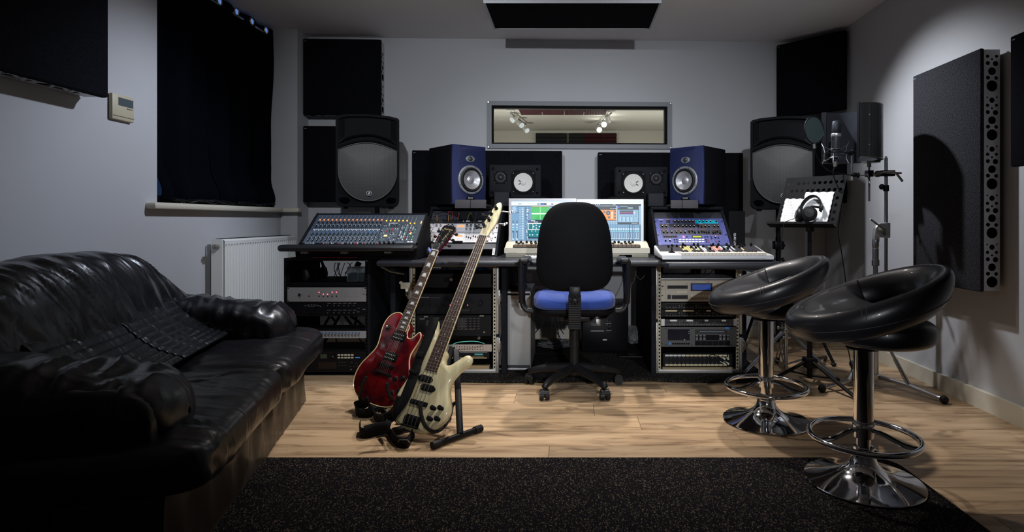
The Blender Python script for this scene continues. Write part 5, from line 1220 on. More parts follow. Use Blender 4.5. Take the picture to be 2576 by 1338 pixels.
U.rects([(*q(850+a*42,690+b*26),*q(850+a*42+22,698+b*26)) for a in range(6) for b in range(5)]+[(*q(560+a*60,800),*q(600+a*60,808)) for a in range(8)],mat('faint_print',(0.05,0.045,0.04),0.5),'small_buttons',h=0.0015)
U.knobs([q(1128,833)],0.0045,GOLD,'jack_ring',h=0.004); U.rects([(*q(515,667),*q(555,680)),(*q(1083,660),*q(1125,672))],NICKEL,'metal_clip',h=0.003)
U=Unit('patch_bay','silver patch bay with two rows of round sockets behind the bass guitar','patch bay',a0,a1+1,q(0,958)[1],q(0,1032)[1],Yr,0.15,mat('warm_silver',(0.42,0.36,0.32),0.45,0.3),group=gM)
for b in (981,1007):
    for a in range(26):
        x=480+a*26.5
        if 1140<x: continue
        X_,Y_=q(x,b); MB(FR).lathe([(0.0038,0.0),(0.0038,0.002),(0.0028,0.0022)],10,(U.u(X_),U.v(Y_),0.0018),(0,0,1),m=0).cyl((U.u(X_),U.v(Y_),0.002),(U.u(X_),U.v(Y_),0.0036),0.0029,n=10,m=1).build('socket',[NICKEL,VOID],U.t)
U.knobs([q(1148,970),q(1148,1018)],0.003,NICKEL,'screws',h=0.003,single=False)
U=Unit('recording_preamp','slim black unit with gold lettering below the silver patch bay','rack unit',a0,a1-5,q(0,1036)[1],q(0,1104)[1],Yr,0.2,BLK,group=gM)
U.rects([(*q(460,1090),*q(1155,1100))],mat('dull_gold',(0.38,0.34,0.20),0.4,0.4),'gold_strip',h=0.002); U.rect(*q(1030,1050),*q(1115,1066),h=0.001,m=mat('teal_print',(0.05,0.32,0.30),0.5),name='maker_badge'); U.text('DIRECT RECORDING PRE-AMP',0.0052,*q(1008,1083),GOLD)
U.rects([(*q(880,1038),*q(1160,1041))],INKD,'top_line',h=0.002); U.knobs([q(905,1055),q(975,1055),q(935,1065)],0.0035,BLKM,'knob',h=0.01)
TAN=mat('tan_wood',(0.30,0.21,0.11),0.5,bump=(20,0.3,(1,1,8)))
for i,(a,b,lb) in enumerate(((1178,1210,'upper tan wooden bar at the bottom of the rack case behind the guitars'),(1216,1240,'lower tan wooden bar at the bottom of the rack case behind the guitars'))):
    X0,Y0_=q(445,a); X1,Y1_=q(1168,b); o=MB().rbox(wx(a0,3.62),wx(a1-5,3.62),3.615,3.66,wz(Y1_,3.62),wz(Y0_,3.62),0.003,n=1).build('wooden_bar',TAN,smooth=0); tag(o,lb,'bar','tan bars in the rack cases')
o=MB().tube(smoothpts([at(*q(770,980),3.57),at(*q(850,940),3.55),at(*q(970,927),3.55),at(*q(1060,930),3.56),at(*q(1130,950),3.60)],6),0.0028,6).build('green_cable',mat('mint_cable',(0.12,0.50,0.40),0.4)); tag(o,'mint green cable arching over the silver patch bay','cable')
mb=MB()
for k_ in range(4): mb.tube(smoothpts([at(*q(700+k_*20,190),3.75),at(*q(730+k_*10,160+k_*4),3.68),at(*q(900,175-k_*6),3.72),at(*q(1050,160+k_*8),3.66),at(*q(1170,185),3.7)],5),0.003,6)
tag(mb.build('blue_cables',mat('blue_cable',(0.03,0.10,0.55),0.4)),'blue cables lying on the rack drawer behind the bass neck','cable')
# --- right rack
gR='units in the rack case under the right end of the desk'; b0,b1=1662.5,1853
w_=lambda x,y:(1630+x/4.46,660+y/4.46)
SAM=mat('champagne_grey',(0.40,0.37,0.31),0.45,0.2)
U=Unit('sampler','champagne coloured sampler with blue screen in the right rack case','rack unit',b0,b1,w_(0,198)[1],w_(0,441)[1],Yr,0.34,SAM,group=gR)
U.rect(*w_(217,257),*w_(447,295),h=0.001,m=SLOT,name='disc_drive'); U.rect(*w_(266,366),*w_(447,412),h=0.0015,m=SLOT,name='floppy_drive'); U.rect(*w_(218,362),*w_(256,412),h=0.0015,m=SLOT,name='power_switch'); U.rect(*w_(478,233),*w_(721,320),h=0.001,m=SLOT,name='screen_bezel')
U.rect(*w_(497,246),*w_(703,308),h=0.0004,m=emi('blue_screen',(0.003,0.022,0.13),1.0),name='screen',b=0.003)
U.rect(*w_(328,316),*w_(438,343),h=0.0005,m=mat('tape_label',(0.62,0.58,0.48),0.7),name='tape_label')
U.rects([(*w_(232,272),*w_(432,277)),(*w_(285,385),*w_(430,391))],VOID,'drive_slot',h=0.0005,b=0.0030)
for a in range(8): U.rect(*w_(483+a*31,358),*w_(502+a*31,381),h=0.002,m=CREAM,name='button'); U.rect(*w_(483+a*31,401),*w_(502+a*31,415),h=0.002,m=mat('grey_button',(0.16,0.155,0.14),0.5),name='button')
for b in (354,374,393,412):
    for a in range(2): U.rect(*w_(750+a*36,b-5),*w_(768+a*36,b+5),h=0.002,m=SLOT,name='button')
U.rect(*w_(752,260),*w_(811,306),h=0.001,m=CREAM,name='cursor_pad'); U.rect(*w_(771,270),*w_(792,297),h=0.0015,m=NICKEL,name='cursor_key')
U.knobs([w_(858,275)],0.0135,mat('grey_dial',(0.42,0.41,0.38),0.35),'data_dial',h=0.012); U.text('VX8000',0.0085,*w_(637,226),SLOT,wide=1.2); U.rects([(*w_(480,222),*w_(565,226)),(*w_(572,343),*w_(630,347)),(*w_(222,350),*w_(250,353)),(*w_(672,252),*w_(672.5,252.5)),(*w_(428,235),*w_(444,247)),(*w_(192,200),*w_(194,440))],INKD,'printed_marks',h=0.0004)
U.rects([(*w_(156,262),*w_(172,272)),(*w_(154,366),*w_(170,376))],VOID,'mounting_hole',h=0.0004)
def pre(label,y0_,y1_,labels,face=BLK,handle=False,strips=()):
    U=Unit('microphone_preamplifier',label,'rack unit',b0,b1,w_(0,y0_)[1],w_(0,y1_)[1],Yr,0.2,face,group=gR)
    yc=(y0_+y1_)/2+3
    for s_ in range(4):
        xa=195+190*s_ if y0_<600 else 200+187*s_
        if handle is not None: U.rects([(*w_(xa,y0_+8),*w_(xa+180,y0_+10)),(*w_(xa,y1_-8),*w_(xa+180,y1_-6)),(*w_(xa,y0_+8),*w_(xa+2,y1_-6)),(*w_(xa+178,y0_+8),*w_(xa+180,y1_-6))],mat('faint_line',(0.08,0.08,0.08),0.5),'section_line',h=0.0004)
        U.knobs([w_(xa+15,yc),w_(xa+50,yc)],0.0048,BLKM,'knob',h=0.012,top=CNT)
        U.knobs([w_(xa+155,yc-4)],0.0075,BLKM,'xlr_socket',h=0.004,top=CNT)
        U.knobs([w_(xa+a,yc+4) for a in (85,112)],0.0024,CNT,'small_switches',h=0.006,single=False)
        U.rects([(*w_(xa+a,y1_-16),*w_(xa+a+20,y1_-13)) for a in (8,42,78,105,145)],INKD,'printed_marks',h=0.0004)
    for (xa,xb,m_) in strips: U.rect(*w_(xa,y0_+6),*w_(xb,y0_+24),h=0.0006,m=m_,name='tape_label',b=0.0021)
    return U
TAPE=mat('cream_tape',(0.55,0.48,0.30),0.7); WT=mat('white_tape',(0.6,0.6,0.58),0.7)
pre('black preamp strip directly under the champagne sampler',450,522,0)
pre('black preamp strip with two cream tape labels in the right rack case',526,610,0,strips=((196,326,TAPE),(394,513,TAPE),(655,705,WT),(842,915,WT)))
U=pre('black preamp strip with rounded silver ends in the right rack case',636,712,0,face=mat('dark_grey_face',(0.02,0.02,0.021),0.45),strips=((247,325,WT),(432,505,WT),(636,675,WT),(826,875,WT)))
for xa,xb in ((145,187),(958,1000)): U.rect(*w_(xa,632),*w_(xb,712),h=0.004,m=ALU,name='silver_handle_plate',bev=True,b=0.0021)
U=Unit('hard_disc_recorder','dark grey recorder with a dark square screen and blue button in the right rack case','rack unit',b0,b1,w_(0,722)[1],w_(0,948)[1],Yr,0.34,mat('graphite_face',(0.055,0.057,0.058),0.5),group=gR)
U.rect(*w_(222,748),*w_(467,872),h=0.001,m=mat('dark_glass',(0.006,0.007,0.014),0.15),name='screen'); U.rect(*w_(231,893),*w_(260,922),h=0.003,m=mat('blue_button',(0.03,0.16,0.42),0.4),name='blue_button'); U.rect(*w_(870,723),*w_(914,748),h=0.0015,m=mat('blue_button',(0.03,0.16,0.42),0.4),name='blue_badge')
for a in range(8): U.rect(*w_(272+a*25,902),*w_(291+a*25,920),h=0.002,m=BLKM,name='button')
U.rect(*w_(527,752),*w_(890,800),h=0.001,m=SLOT,name='display'); U.rects([(*w_(578,775),*w_(850,779))],mat('blue_print',(0.25,0.35,0.45),0.4),'display_text',h=0.0004,b=0.003)
U.rect(*w_(527,812),*w_(912,874),h=0.001,m=BLKM,name='button_panel')
U.rects([(*w_(535+a*42,b),*w_(560+a*42,b+7)) for a in (0,1,2,6.3,7.3,8.3) for b in (815,832,846,858)],INKD,'button_row',h=0.001,b=0.003)['kind']='stuff'; U.rects([(*w_(527+a*66,882),*w_(590+a*66,930)) for a in range(6)],BLKM,'lower_keys',h=0.002)
U.rects([(*w_(456,768),*w_(462,776)),(*w_(454,790),*w_(459,798)),(*w_(405,862),*w_(414,869)),(*w_(458,768),*w_(459,772))],INK,'screen_marks',h=0.0004,b=0.003)
U.knobs([w_(a,b) for a in (200,492,940) for b in (740,925)]+[w_(157,910)],0.003,BLKM,'screws',h=0.003,single=False)
U=Unit('jack_patchbay','patch bay with rows of cream paper labels near the bottom of the right rack case','patch bay',w_(168,0)[0],w_(952,0)[0],w_(0,1020)[1],w_(0,1168)[1],3.612,0.15,BLK,group=gR)
for b in (1034,1140):
    for a in range(15): U.rect(*w_(192+a*46.5,b),*w_(233+a*46.5,b+19),h=0.0006,m=TAPE if a>4 or b>1100 else WT,name='paper_label')
U.knobs([w_(213+a*46.5,b) for a in range(15) for b in (1070,1124)],0.0032,CNT,'jack_sockets',h=0.003,single=False)
for i,(x,y) in enumerate(((848,1073),(890,1073),(848,1128),(892,1128))):
    X_,Y_=w_(x,y); o=thing('jack_plug','pale jack plug in the patch bay labels, '+('upper left','upper right','lower left','lower right')[i]+' of four','plug',at(X_,Y_,3.60),group='pale jack plugs in the patch bay'); MB(FR).cyl((0,0,-0.006),(0,0,0.022),0.0062,n=10).build('barrel',CREAM,o)
    MB(FR).tube([(0,0,0.02),(-0.006,0.004,0.03),(-0.016,0.008+0.006*(i%2),0.02),(-0.024,0.012,0.006)] if i!=1 else [(0,0,0.02),(0.0,0.012,0.028),(0.004,0.022,0.01)],0.0018,5).build('cord',CREAM,o)
o=MB().tube(smoothpts([at(*w_(690,1060),3.596),at(*w_(690,1045),3.585),at(*w_(730,1035),3.58),at(*w_(780,1050),3.585),at(*w_(800,1070),3.59)],5),0.0022,6).build('jumper_cable',BLK); tag(o,'short black patch cord looping between the patch bay labels','cable')
for i,(a,b,lb) in enumerate(((1176,1196,'upper tan bar under the labelled patch bay'),(1204,1226,'lower tan bar under the labelled patch bay'))):
    o=MB().rbox(wx(w_(162,0)[0],3.62),wx(w_(950,0)[0],3.62),3.613,3.66,wz(w_(0,b)[1],3.62),wz(w_(0,a)[1],3.62),0.003,n=1).build('wooden_bar',TAN,smooth=0); tag(o,lb,'bar','tan bars in the rack cases')
mb=MB()
for k_,(p) in enumerate((((190,130),(260,165),(400,150),(560,60),(630,45)),((190,140),(330,170),(480,135),(560,150),(640,165),(760,60)),((530,45),(535,110),(525,170)),((575,45),(590,110),(580,170)),((655,45),(640,110),(625,170)),((600,45),(560,90),(545,170)))):
    mb.tube(smoothpts([at(*w_(*c_),3.8+0.03*k_) for c_ in p],5),0.0028,6)
tag(mb.build('hanging_cables',BLK),'black cables hanging behind the top of the right rack case','cable')
o=MB().box(wx(w_(150,0)[0],3.6),wx(w_(990,0)[0],3.6),3.61,4.0,wz(w_(0,192)[1],3.6),wz(w_(0,182)[1],3.6)).build('metal_shelf',ALU,smooth=0); tag(o,'thin metal shelf edge above the champagne sampler','shelf')
# cables in left rack
mb=MB()
for k_,p in enumerate((((600,85),(590,160),(630,250)),((620,85),(640,170),(660,270)),((650,85),(625,180),(690,265)),((700,90),(670,170),(650,250)),((725,85),(760,120),(700,200)),((640,85),(600,200),(580,270)),((780,85),(740,130),(690,260)))):
    mb.tube(smoothpts([at(*z(*c_),3.95+0.01*k_) for c_ in p],5),0.0026,6)
mb.tube([at(*z(850,85),4.0),at(*z(790,200),4.0)],0.02,8); 
for k_,p in enumerate((((540,650),(510,700),(480,765)),((700,650),(760,720),(790,765)),((760,650),(840,700),(900,765)),((560,655),(600,700),(600,765)),((820,650),(815,700),(800,765)))): mb.tube([at(*z(*c_),3.92) for c_ in p],0.009,6)
for k_,p in enumerate((((605,880),(620,930),(660,980),(690,965),(700,985)),((850,880),(890,940),(905,960)),((850,985),(845,950),(870,930)))): mb.tube(smoothpts([at(*z(*c_),3.85) for c_ in p],5),0.004,6)
tag(mb.build('rear_cables',BLK),'black cables hanging behind the units of the rack nearest the sofa','cable')
# ================================================================ COMPUTER TOWER
t=thing('computer_tower','aluminium computer tower with perforated front under the desk','computer',(wx(1294,3.667),3.667,0.0125))
W=0.206; H=0.505; D_=0.47; A=frame((-W/2,0,0),(1,0,0),(0,0,1))
TW=mat('tower_aluminium',(0.40,0.40,0.41),0.38,0.6)
gp=mat('tower_perforated',(0.42,0.42,0.43),0.45,0.4); nt=gp.node_tree; v=nt.nodes.new('ShaderNodeTexVoronoi'); v.inputs['Scale'].default_value=230; v.inputs['Randomness'].default_value=0.0
tc=nt.nodes.new('ShaderNodeTexCoord'); r=nt.nodes.new('ShaderNodeValToRGB'); r.color_ramp.elements[0].position=0.33; r.color_ramp.elements[0].color=(0.06,0.06,0.06,1); r.color_ramp.elements[1].position=0.40; r.color_ramp.elements[1].color=(0.45,0.45,0.45,1)
nt.links.new(tc.outputs['Object'],v.inputs['Vector']); nt.links.new(v.outputs['Distance'],r.inputs[0]); nt.links.new(r.outputs[0],nt.nodes['Principled BSDF'].inputs['Base Color'])
MB(A).box(0.004,W-0.004,0.035,H-0.028,-D_+0.02,-0.014).build('body',TW,t,smooth=0)
for x0,x1 in ((0,0.004),(W-0.004,W)): MB(A).box(x0,x1,0.012,H-0.012,-D_,-0.002).build('side_panel',TW,t,smooth=0)
MB(A).rbox(0,W,H-0.016,H,-D_,0,0.007).build('top_handle',TW,t); MB(A).rbox(0,W,0,0.016,-D_,0,0.007).build('base_handle',TW,t)
MB(A).box(0.006,W-0.006,0.032,H-0.03,-0.016,-0.010).build('perforated_front',gp,t,smooth=0)
for a in (0.405,0.44): MB(A).box(0.022,W-0.022,a,a+0.015,-0.010,-0.0085).build('drive_door',TW,t,smooth=0)
mb=MB(A); mb.box(0.018,0.033,0.085,0.16,-0.010,-0.0085,0)
for k_ in range(3): mb.box(0.0205,0.0305,0.092+0.013*k_,0.099+0.013*k_,-0.0085,-0.0080,1)
mb.cyl((0.0255,0.151,-0.0085),(0.0255,0.151,-0.0075),0.004,n=10,m=2); mb.build('port_strip',[ALU,SLOT,WHITE],t)
# adaptor on tower, sockets, cables
t=thing('power_sockets','white double wall socket with two black plugs behind the tower','socket',BW@Vector((wx(1300,4.72),wz(699,4.72),0)))
MB(FR).rbox(-0.11,-0.035,-0.035,0.035,0,0.012,0.004).build('socket_plate',WHITE,t); MB(FR).rbox(-0.025,0.125,-0.035,0.035,0,0.012,0.004).build('socket_plate',WHITE,t)
for x in (-0.02,0.055): MB(FR).rbox(x-0.024,x+0.024,-0.03,0.022,0.012,0.05,0.010).build('plug',BLK,t); MB(FR).tube([(x,-0.03,0.03),(x,-0.08,0.04),(x+0.01,-0.14,0.04)],0.004,6).build('flex',BLK,t)
t2=thing('wall_trunking','white cable trunking along the wall behind the desk','trunking',BW@Vector((wx(1310,4.72),wz(724,4.72),0))); MB(FR).rbox(-0.16,0.42,-0.012,0.012,0,0.02,0.003).build('trunking',WHITE,t2)
o=MB().rbox(wx(1286,3.8),wx(1325,3.8),3.75,3.86,0.5176,0.538,0.006).build('power_adaptor',BLK); tag(o,'small black box lying on top of the computer tower','adaptor')
mb=MB()
zf=lambda x,y:(1240+x/3.521,640+y/3.521)
for k_,p in enumerate((((435,475),(450,600),(390,690)),((480,490),(520,600),(515,740)),((505,500),(560,650),(620,750),(560,770)),((545,520),(520,640),(530,720)),((555,510),(580,610),(600,740)),((620,520),(610,640),(640,700)))):
    mb.tube(smoothpts([at(*zf(*c_),4.55+0.01*k_) for c_ in p],5),0.004,6)
tag(mb.build('white_cables',WHITE),'white cables hanging down the wall behind the chair','cable')
mb=MB()
for k_ in range(16):
    y=4.25+rnd.random()*0.3; xs=wx(1350,4.3)+rnd.random()*0.05; pts=[]
    for j in range(7): pts.append((xs+j*0.045,y+0.05*math.sin(j*1.3+k_),0.022+0.012*rnd.random()+0.004*(k_%4)))
    mb.tube(smoothpts(pts,4),0.003,5)
stuff(tag(mb.build('floor_cables',[mat('grey_cable',(0.16,0.16,0.17),0.45)]),'tangle of grey cables on the floor behind the chair base','cable'))
mb=MB(); 
for k_,p in enumerate((((1262,105),(1268,180),(1310,220),(1355,160),(1355,105)),((1270,105),(1262,190),(1215,300),(1180,345)))): mb.tube(smoothpts([at(*zf(*c_),3.9) for c_ in p],5),0.0022,5)
tag(mb.build('thin_cables',mat('brown_cable',(0.05,0.03,0.025),0.5)),'thin dark cables looping under the desk right of the chair','cable')
mb=MB()
for k_ in range(7): mb.tube(smoothpts([at(995+k_*4,664,3.7),at(996+k_*4.2,690+3*math.sin(k_*2),3.7+0.01*k_),at(993+k_*4.5,712-5*(k_%3),3.72)],4),0.003,5)
tag(mb.build('cable_bunch',BLK),'black cables hanging under the left end of the desk','cable')
def bag(p): return Vector((noise.noise(p*18),noise.noise(p*18+Vector((5,5,5))),noise.noise(p*18+Vector((9,1,3)))))*0.035
o=MB().ell((0,0,0.07),(0.10,0.09,0.07),1,36,24,disp=bag).build('plastic_bag',mat('clear_film',(0.5,0.5,0.5),0.18,trans=0.5,alpha=0.6),smooth=20); o.location=(wx(1605,4.35),4.35,0.03); tag(o,'crumpled clear plastic bag on the carpet under the desk','bag')
o=MB().rbox(-0.13,0.13,-0.05,0.05,0,0.012,0.003).build('power_strip',BLK); o.location=(wx(1600,4.05),4.05,0.0125); tag(o,'flat black power strip on the carpet in front of the plastic bag','power strip')
o=MB(FR).rbox(-0.03,0.03,-0.02,0.02,0,0.012,0.003).cyl((-0.012,0,0.012),(-0.012,0,0.016),0.007,n=12).cyl((0.01,-0.028,0.0),(0.01,-0.028,0.014),0.010,n=12).cyl((-0.028,0.018,0.0),(-0.028,0.018,0.014),0.010,n=12).build('metal_bracket',CREAM); o.location=at(1021,718,3.595); tag(o,'pale metal bracket sticking out left of the middle rack case','bracket')
# QUIK LOK box
t=thing('stand_box','tall black carton with white vertical lettering right of the right turret','box',(1.145,3.96,DZ))
MB().box(-0.055,0.055,0,0.12,0,0.30).build('carton',BLKM,t,smooth=0)
text('QUIK LOK',0.0195,frame((-0.022,-0.0005,0.150),(0,0,-1),(1,0,0)),INK,t,bold=0.0005)
# ================================================================ SOFA
N0=Vector((-1.0,1.476,0)); sa=math.atan2(-0.233,0.972)  # local x axis direction (near -> far)
t=thing('leather_sofa','black wrinkled leather two-seat sofa against the left wall','sofa',N0,(0,0,math.atan2(0.972,-0.233)))
L=1.66
def wr(p,sx=1,sy=1,sz=1,a=0.008,seed=0):
    q=Vector((p.x*sx+seed,p.y*sy,p.z*sz)); n=noise.noise(q)+0.5*noise.noise(q*2.1+Vector((3,1,7)))
    r=1-abs(noise.noise(q*1.3+Vector((11,2,5))))*2.6
    return a*(n+0.7*max(r,-0.3))
BASEM=mat('sofa_base_floor_reflection',(0.05,0.038,0.028),0.5,bump=(14,0.9,(3,3,0.5)),coat=0.2)  # brown in the colour stands in for floor reflected by black leather
def bf(u,v):
    x=-0.0+L*u; return (x,0.03+0.008*math.sin(x*34+2*math.sin(v*3))*(1-abs(2*v-1))+0.004*noise.noise(Vector((x*20,v*2,0))),0.0+0.30*v)
MB().grid(bf,140,10).build('front_valance',BASEM,t,smooth=60,recalc=False)
mb=MB(); mb.rbox(0.0,L,0.04,0.88,0.0,0.30,0.02); mb.build('base',BASEM,t)
# seat: full-width padded slab, overhanging the base at the front
def seat(p):
    f=wr(p,16,3.0,5,0.010,1); return Vector((0,0,0.9*f)) if p.z>0.02 else Vector((0,-f if p.y<-0.2 else 0,0))
for i,(x0,x1) in enumerate(((-0.03,L*0.51),(L*0.49,L+0.03))):
    w=(x1-x0)/2
    def sf(p): 
        d=seat(p+Vector((x0+w,0,0))); return d
    MB().ell(((x0+x1)/2,0.40,0.325),(w+0.005,0.47,0.085),0.22,112,40,disp=sf,e2=0.45).build('seat_cushion',SOFAM,t,smooth=80)
# backrest: tall puffy cushion with rounded ends
def back(u,v):
    # u along x, v around the profile: from the seat up the front, over the top, down the back
    s=(u*2-1); e=max(1-abs(s)**3.4,0)**(1/2.2); x=L/2+0.005+s*(L/2-0.03)
    hgt=0.36+0.475*e
    prof=[(0.50,0.36),(0.515,0.46),(0.555,0.60),(0.60,0.73),(0.66,0.81),(0.74,0.835),(0.83,0.80),(0.90,0.68),(0.92,0.4),(0.92,0.2)]
    k=v*(len(prof)-1); i=min(int(k),len(prof)-2); f=k-i
    def cr(c):
        P=[prof[max(i-1,0)][c],prof[i][c],prof[i+1][c],prof[min(i+2,len(prof)-1)][c]]
        return 0.5*(2*P[1]+(P[2]-P[0])*f+(2*P[0]-5*P[1]+4*P[2]-P[3])*f*f+(3*P[1]-P[0]-3*P[2]+P[3])*f**3)
    y=cr(0); zz=cr(1)
    if zz>0.36: zz=0.36+(zz-0.36)*(hgt-0.36)/0.475*(1 if e>0.02 else 0.0)
    bul=0.07*(1-abs(s)**2)*math.sin(min(v*1.6,1)*PI)
    y-=bul*0.6
    y+= -0.10*max(abs(s)-0.72,0)/0.28*(1 if v<0.6 else 0.2)
    d=wr(Vector((x+0.55*zz,y,zz)),11,2.5,2.2,0.015,4)
    return (x,y-d*(1 if v<0.55 else -0.2),zz+d*(0.7 if 0.35<v<0.8 else 0.2))
MB().grid(back,170,60).build('backrest',SOFAM,t,smooth=80,recalc=False)
# ribbed lumbar roll
for k in range(2):
    xa=0.33+k*0.50; mb=MB()
    def lf(u,v):
        x=xa+0.485*u; a=v; y=0.535-0.235*a; zz=0.60-0.165*a-0.03*math.sin(PI*a)+0.006*abs(math.sin(v*9*PI))
        zz+=0.0022*noise.noise(Vector((x*14,v*5,0))); y-=0.05*0
        return (x,y,zz)
    MB().grid(lf,60,80).build('ribbed_panel',SOFAM,t,smooth=70,recalc=False,solid=0.012)
# arms: drooping padded rolls from the back to the front
def arm(xc,side,y0_=0.02):
    def af(u,v):
        s=u; y=0.80-(0.80-y0_)*s
        r=0.125+0.02*math.sin(PI*s)+0.0*s
        top=0.60-0.075*s+0.03*math.sin(PI*s); 
        if s<0.25: top+=0.16*(1-s/0.25)**2
        endf=max(1-max((s-0.80)/0.20,0)**2.5,0)**0.5; st=max(1-max((0.04-s)/0.04,0)**2,0)**0.5
        a=2*PI*v; hx=(0.145+0.02*s)*endf*st; hz=(0.095+0.03*(1-s))*(0.35+0.65*endf)*st*(endf**0.3 if endf>0 else 0)
        cz=top-(0.095+0.03*(1-s))
        ca,sn=math.cos(a),math.sin(a)
        x=xc+hx*math.copysign(abs(ca)**0.75,ca); zz=cz+hz*math.copysign(abs(sn)**0.75,sn)
        d=wr(Vector((x,y,zz)),5,13,4,0.014,9+side)
        return (x+d*ca,y,zz+d*sn)
    MB().grid(af,70,44,cv=True).build('armrest',SOFAM,t,smooth=80,recalc=False)
    # outer side of the arm down to the base
    sx=xc+side*0.085
    MB().ell((sx+0.01*side,0.50,0.34),(0.075,0.43,0.20),0.35,48,20,disp=lambda p:Vector((0,0,0))+Vector((wr(p,4,9,4,0.008,2),0,0)),e2=0.35).build('arm_side',SOFAM,t,smooth=80)
    pass
arm(0.17,-1,0.04); arm(L-0.17,1,0.04)

# ================================================================ BAR STOOLS
def stool(label,x,y,rz):
    t=thing('bar_stool',label,'stool',(x,y,0.009 if y<2.33 else 0),(0,0,rz),group='chrome and black bar stools')
    MB().lathe([(0,0.002),(0.200,0.002),(0.2035,0.005),(0.202,0.008),(0.185,0.012),(0.15,0.020),(0.115,0.029),(0.085,0.041),(0.062,0.057),(0.047,0.077),(0.040,0.100),(0.038,0.112),(0.0,0.112)],72).build('base',CHROME,t,smooth=40)
    MB().lathe([(0.030,0.105),(0.046,0.106),(0.049,0.112),(0.046,0.119),(0.037,0.122),(0.036,0.13),(0.028,0.132)],32).build('collar',CHROME,t)
    MB().cyl((0,0,0.118),(0,0,0.20),0.0255,n=32).cyl((0,0,0.165),(0,0,0.515),0.0345,n=40).build('column',CHROME,t)
    fr_=[(0.185*math.cos(a),0.185*math.sin(a),0.168) for a in [2*PI*k/56 for k in range(56)]]
    fr=MB().tube(fr_,0.0105,12,closed=True).build('foot_ring',CHROME,t)
    mb=MB()
    for a in (80,200,320):
        c=math.cos(math.radians(a)); s=math.sin(math.radians(a)); MB().tube(smoothpts([(0.030*c,0.030*s,0.196),(0.075*c,0.075*s,0.188),(0.13*c,0.13*s,0.170),(0.18*c,0.18*s,0.168)],5),0.0085,10).build('spoke',CHROME,fr)
    MB().lathe([(0.0345,0.185),(0.037,0.186),(0.037,0.212),(0.0345,0.213)],32).build('ring_sleeve',CHROME,fr)
    # seat pad underneath
    MB().ell((0.055,0,0.556),(0.185,0.185,0.056),1.0,56,18,e2=0.62).build('seat_pad',LEATHS,t,smooth=70)
    # padded tilted ring: low and broad at the front (-x), tall band at the back (+x)
    def rf(u,v):
        a=2*PI*u; ca,sa_=math.cos(a),math.sin(a); b=2*PI*v; cb,sb=math.cos(b),math.sin(b)
        fr=(1-ca)/2    # 1 at the front
        Rx=0.222; th=0.036+0.014*fr; hh=0.066-0.018*fr
        X=0.012+Rx*ca*(1.05); Y=0.212*sa_
        zc=0.578+0.155*((1+ca)/2)**1.15
        n=Vector((ca/Rx,sa_/0.212,0)).normalized()
        lean=0.020*(1-fr)*(1.0)
        o=cb*th+lean*sb
        return (X+n.x*o, Y+n.y*o, zc+sb*hh*(1 if sb>0 else 1.15))
    MB().grid(rf,96,28,cu=True,cv=True).build('padded_ring',LEATHS,t,smooth=80)
    # seat surface filling the front part of the ring
    def sf(u,v):
        # spans between the crests of the ring over its front part, rolling down at the rear
        ca=-0.985+1.18*u; x=0.012+0.226*ca; s_=math.sqrt(1-ca*ca); y_=0.204*s_*(2*v-1)
        fr=(1-ca)/2; z=0.578+0.155*((1+ca)/2)**1.15+(0.066-0.018*fr)*0.93
        w=1-abs(2*v-1)**2.5
        z-=w*(0.010+0.060*max(u-0.25,0)**1.3+0.10*max(u-0.82,0)*3)
        return (x,y_,z)
    MB().grid(sf,40,30).build('seat_top',LEATHS,t,smooth=80,recalc=False,solid=0.006)
    # stitched seams
    SE=mat('seam_thread',(0.05,0.05,0.055),0.6)
    pts=[]
    for k in range(90):
        a=2*PI*k/90; p=Vector(rf(k/90,0.955)); n=Vector((math.cos(a),math.sin(a),0)); pts.append(p+n*0.0006)
    MB().tube(pts,0.0011,5,closed=True).build('seam',SE,t)
    for a0 in (0.25,0.69,0.5):
        for da in (-0.004,0.004):
            pts=[]
            for k in range(16):
                v=0.03+0.42*k/15 if a0!=0.5 else 0.1+0.3*k/15
                p=Vector(rf(a0+da,v)); q=Vector(rf(a0+da,v+0.5)); pts.append(p+(p-q).normalized()*0.0005)
            MB().tube(pts,0.0010,5).build('seam',SE,t)
    MB().cyl((0.03,0,0.497),(0.09,-0.02,0.495),0.005,n=8).cyl((0,0,0.49),(0,0,0.51),0.06,n=24).build('swivel_plate',BLKM,t)
    return t
stool('nearer black and chrome swivel stool standing on the rug corner',1.075,2.115,math.radians(-6))
stool('farther black and chrome swivel stool standing on the bare floor',0.945,2.784,math.radians(-2))

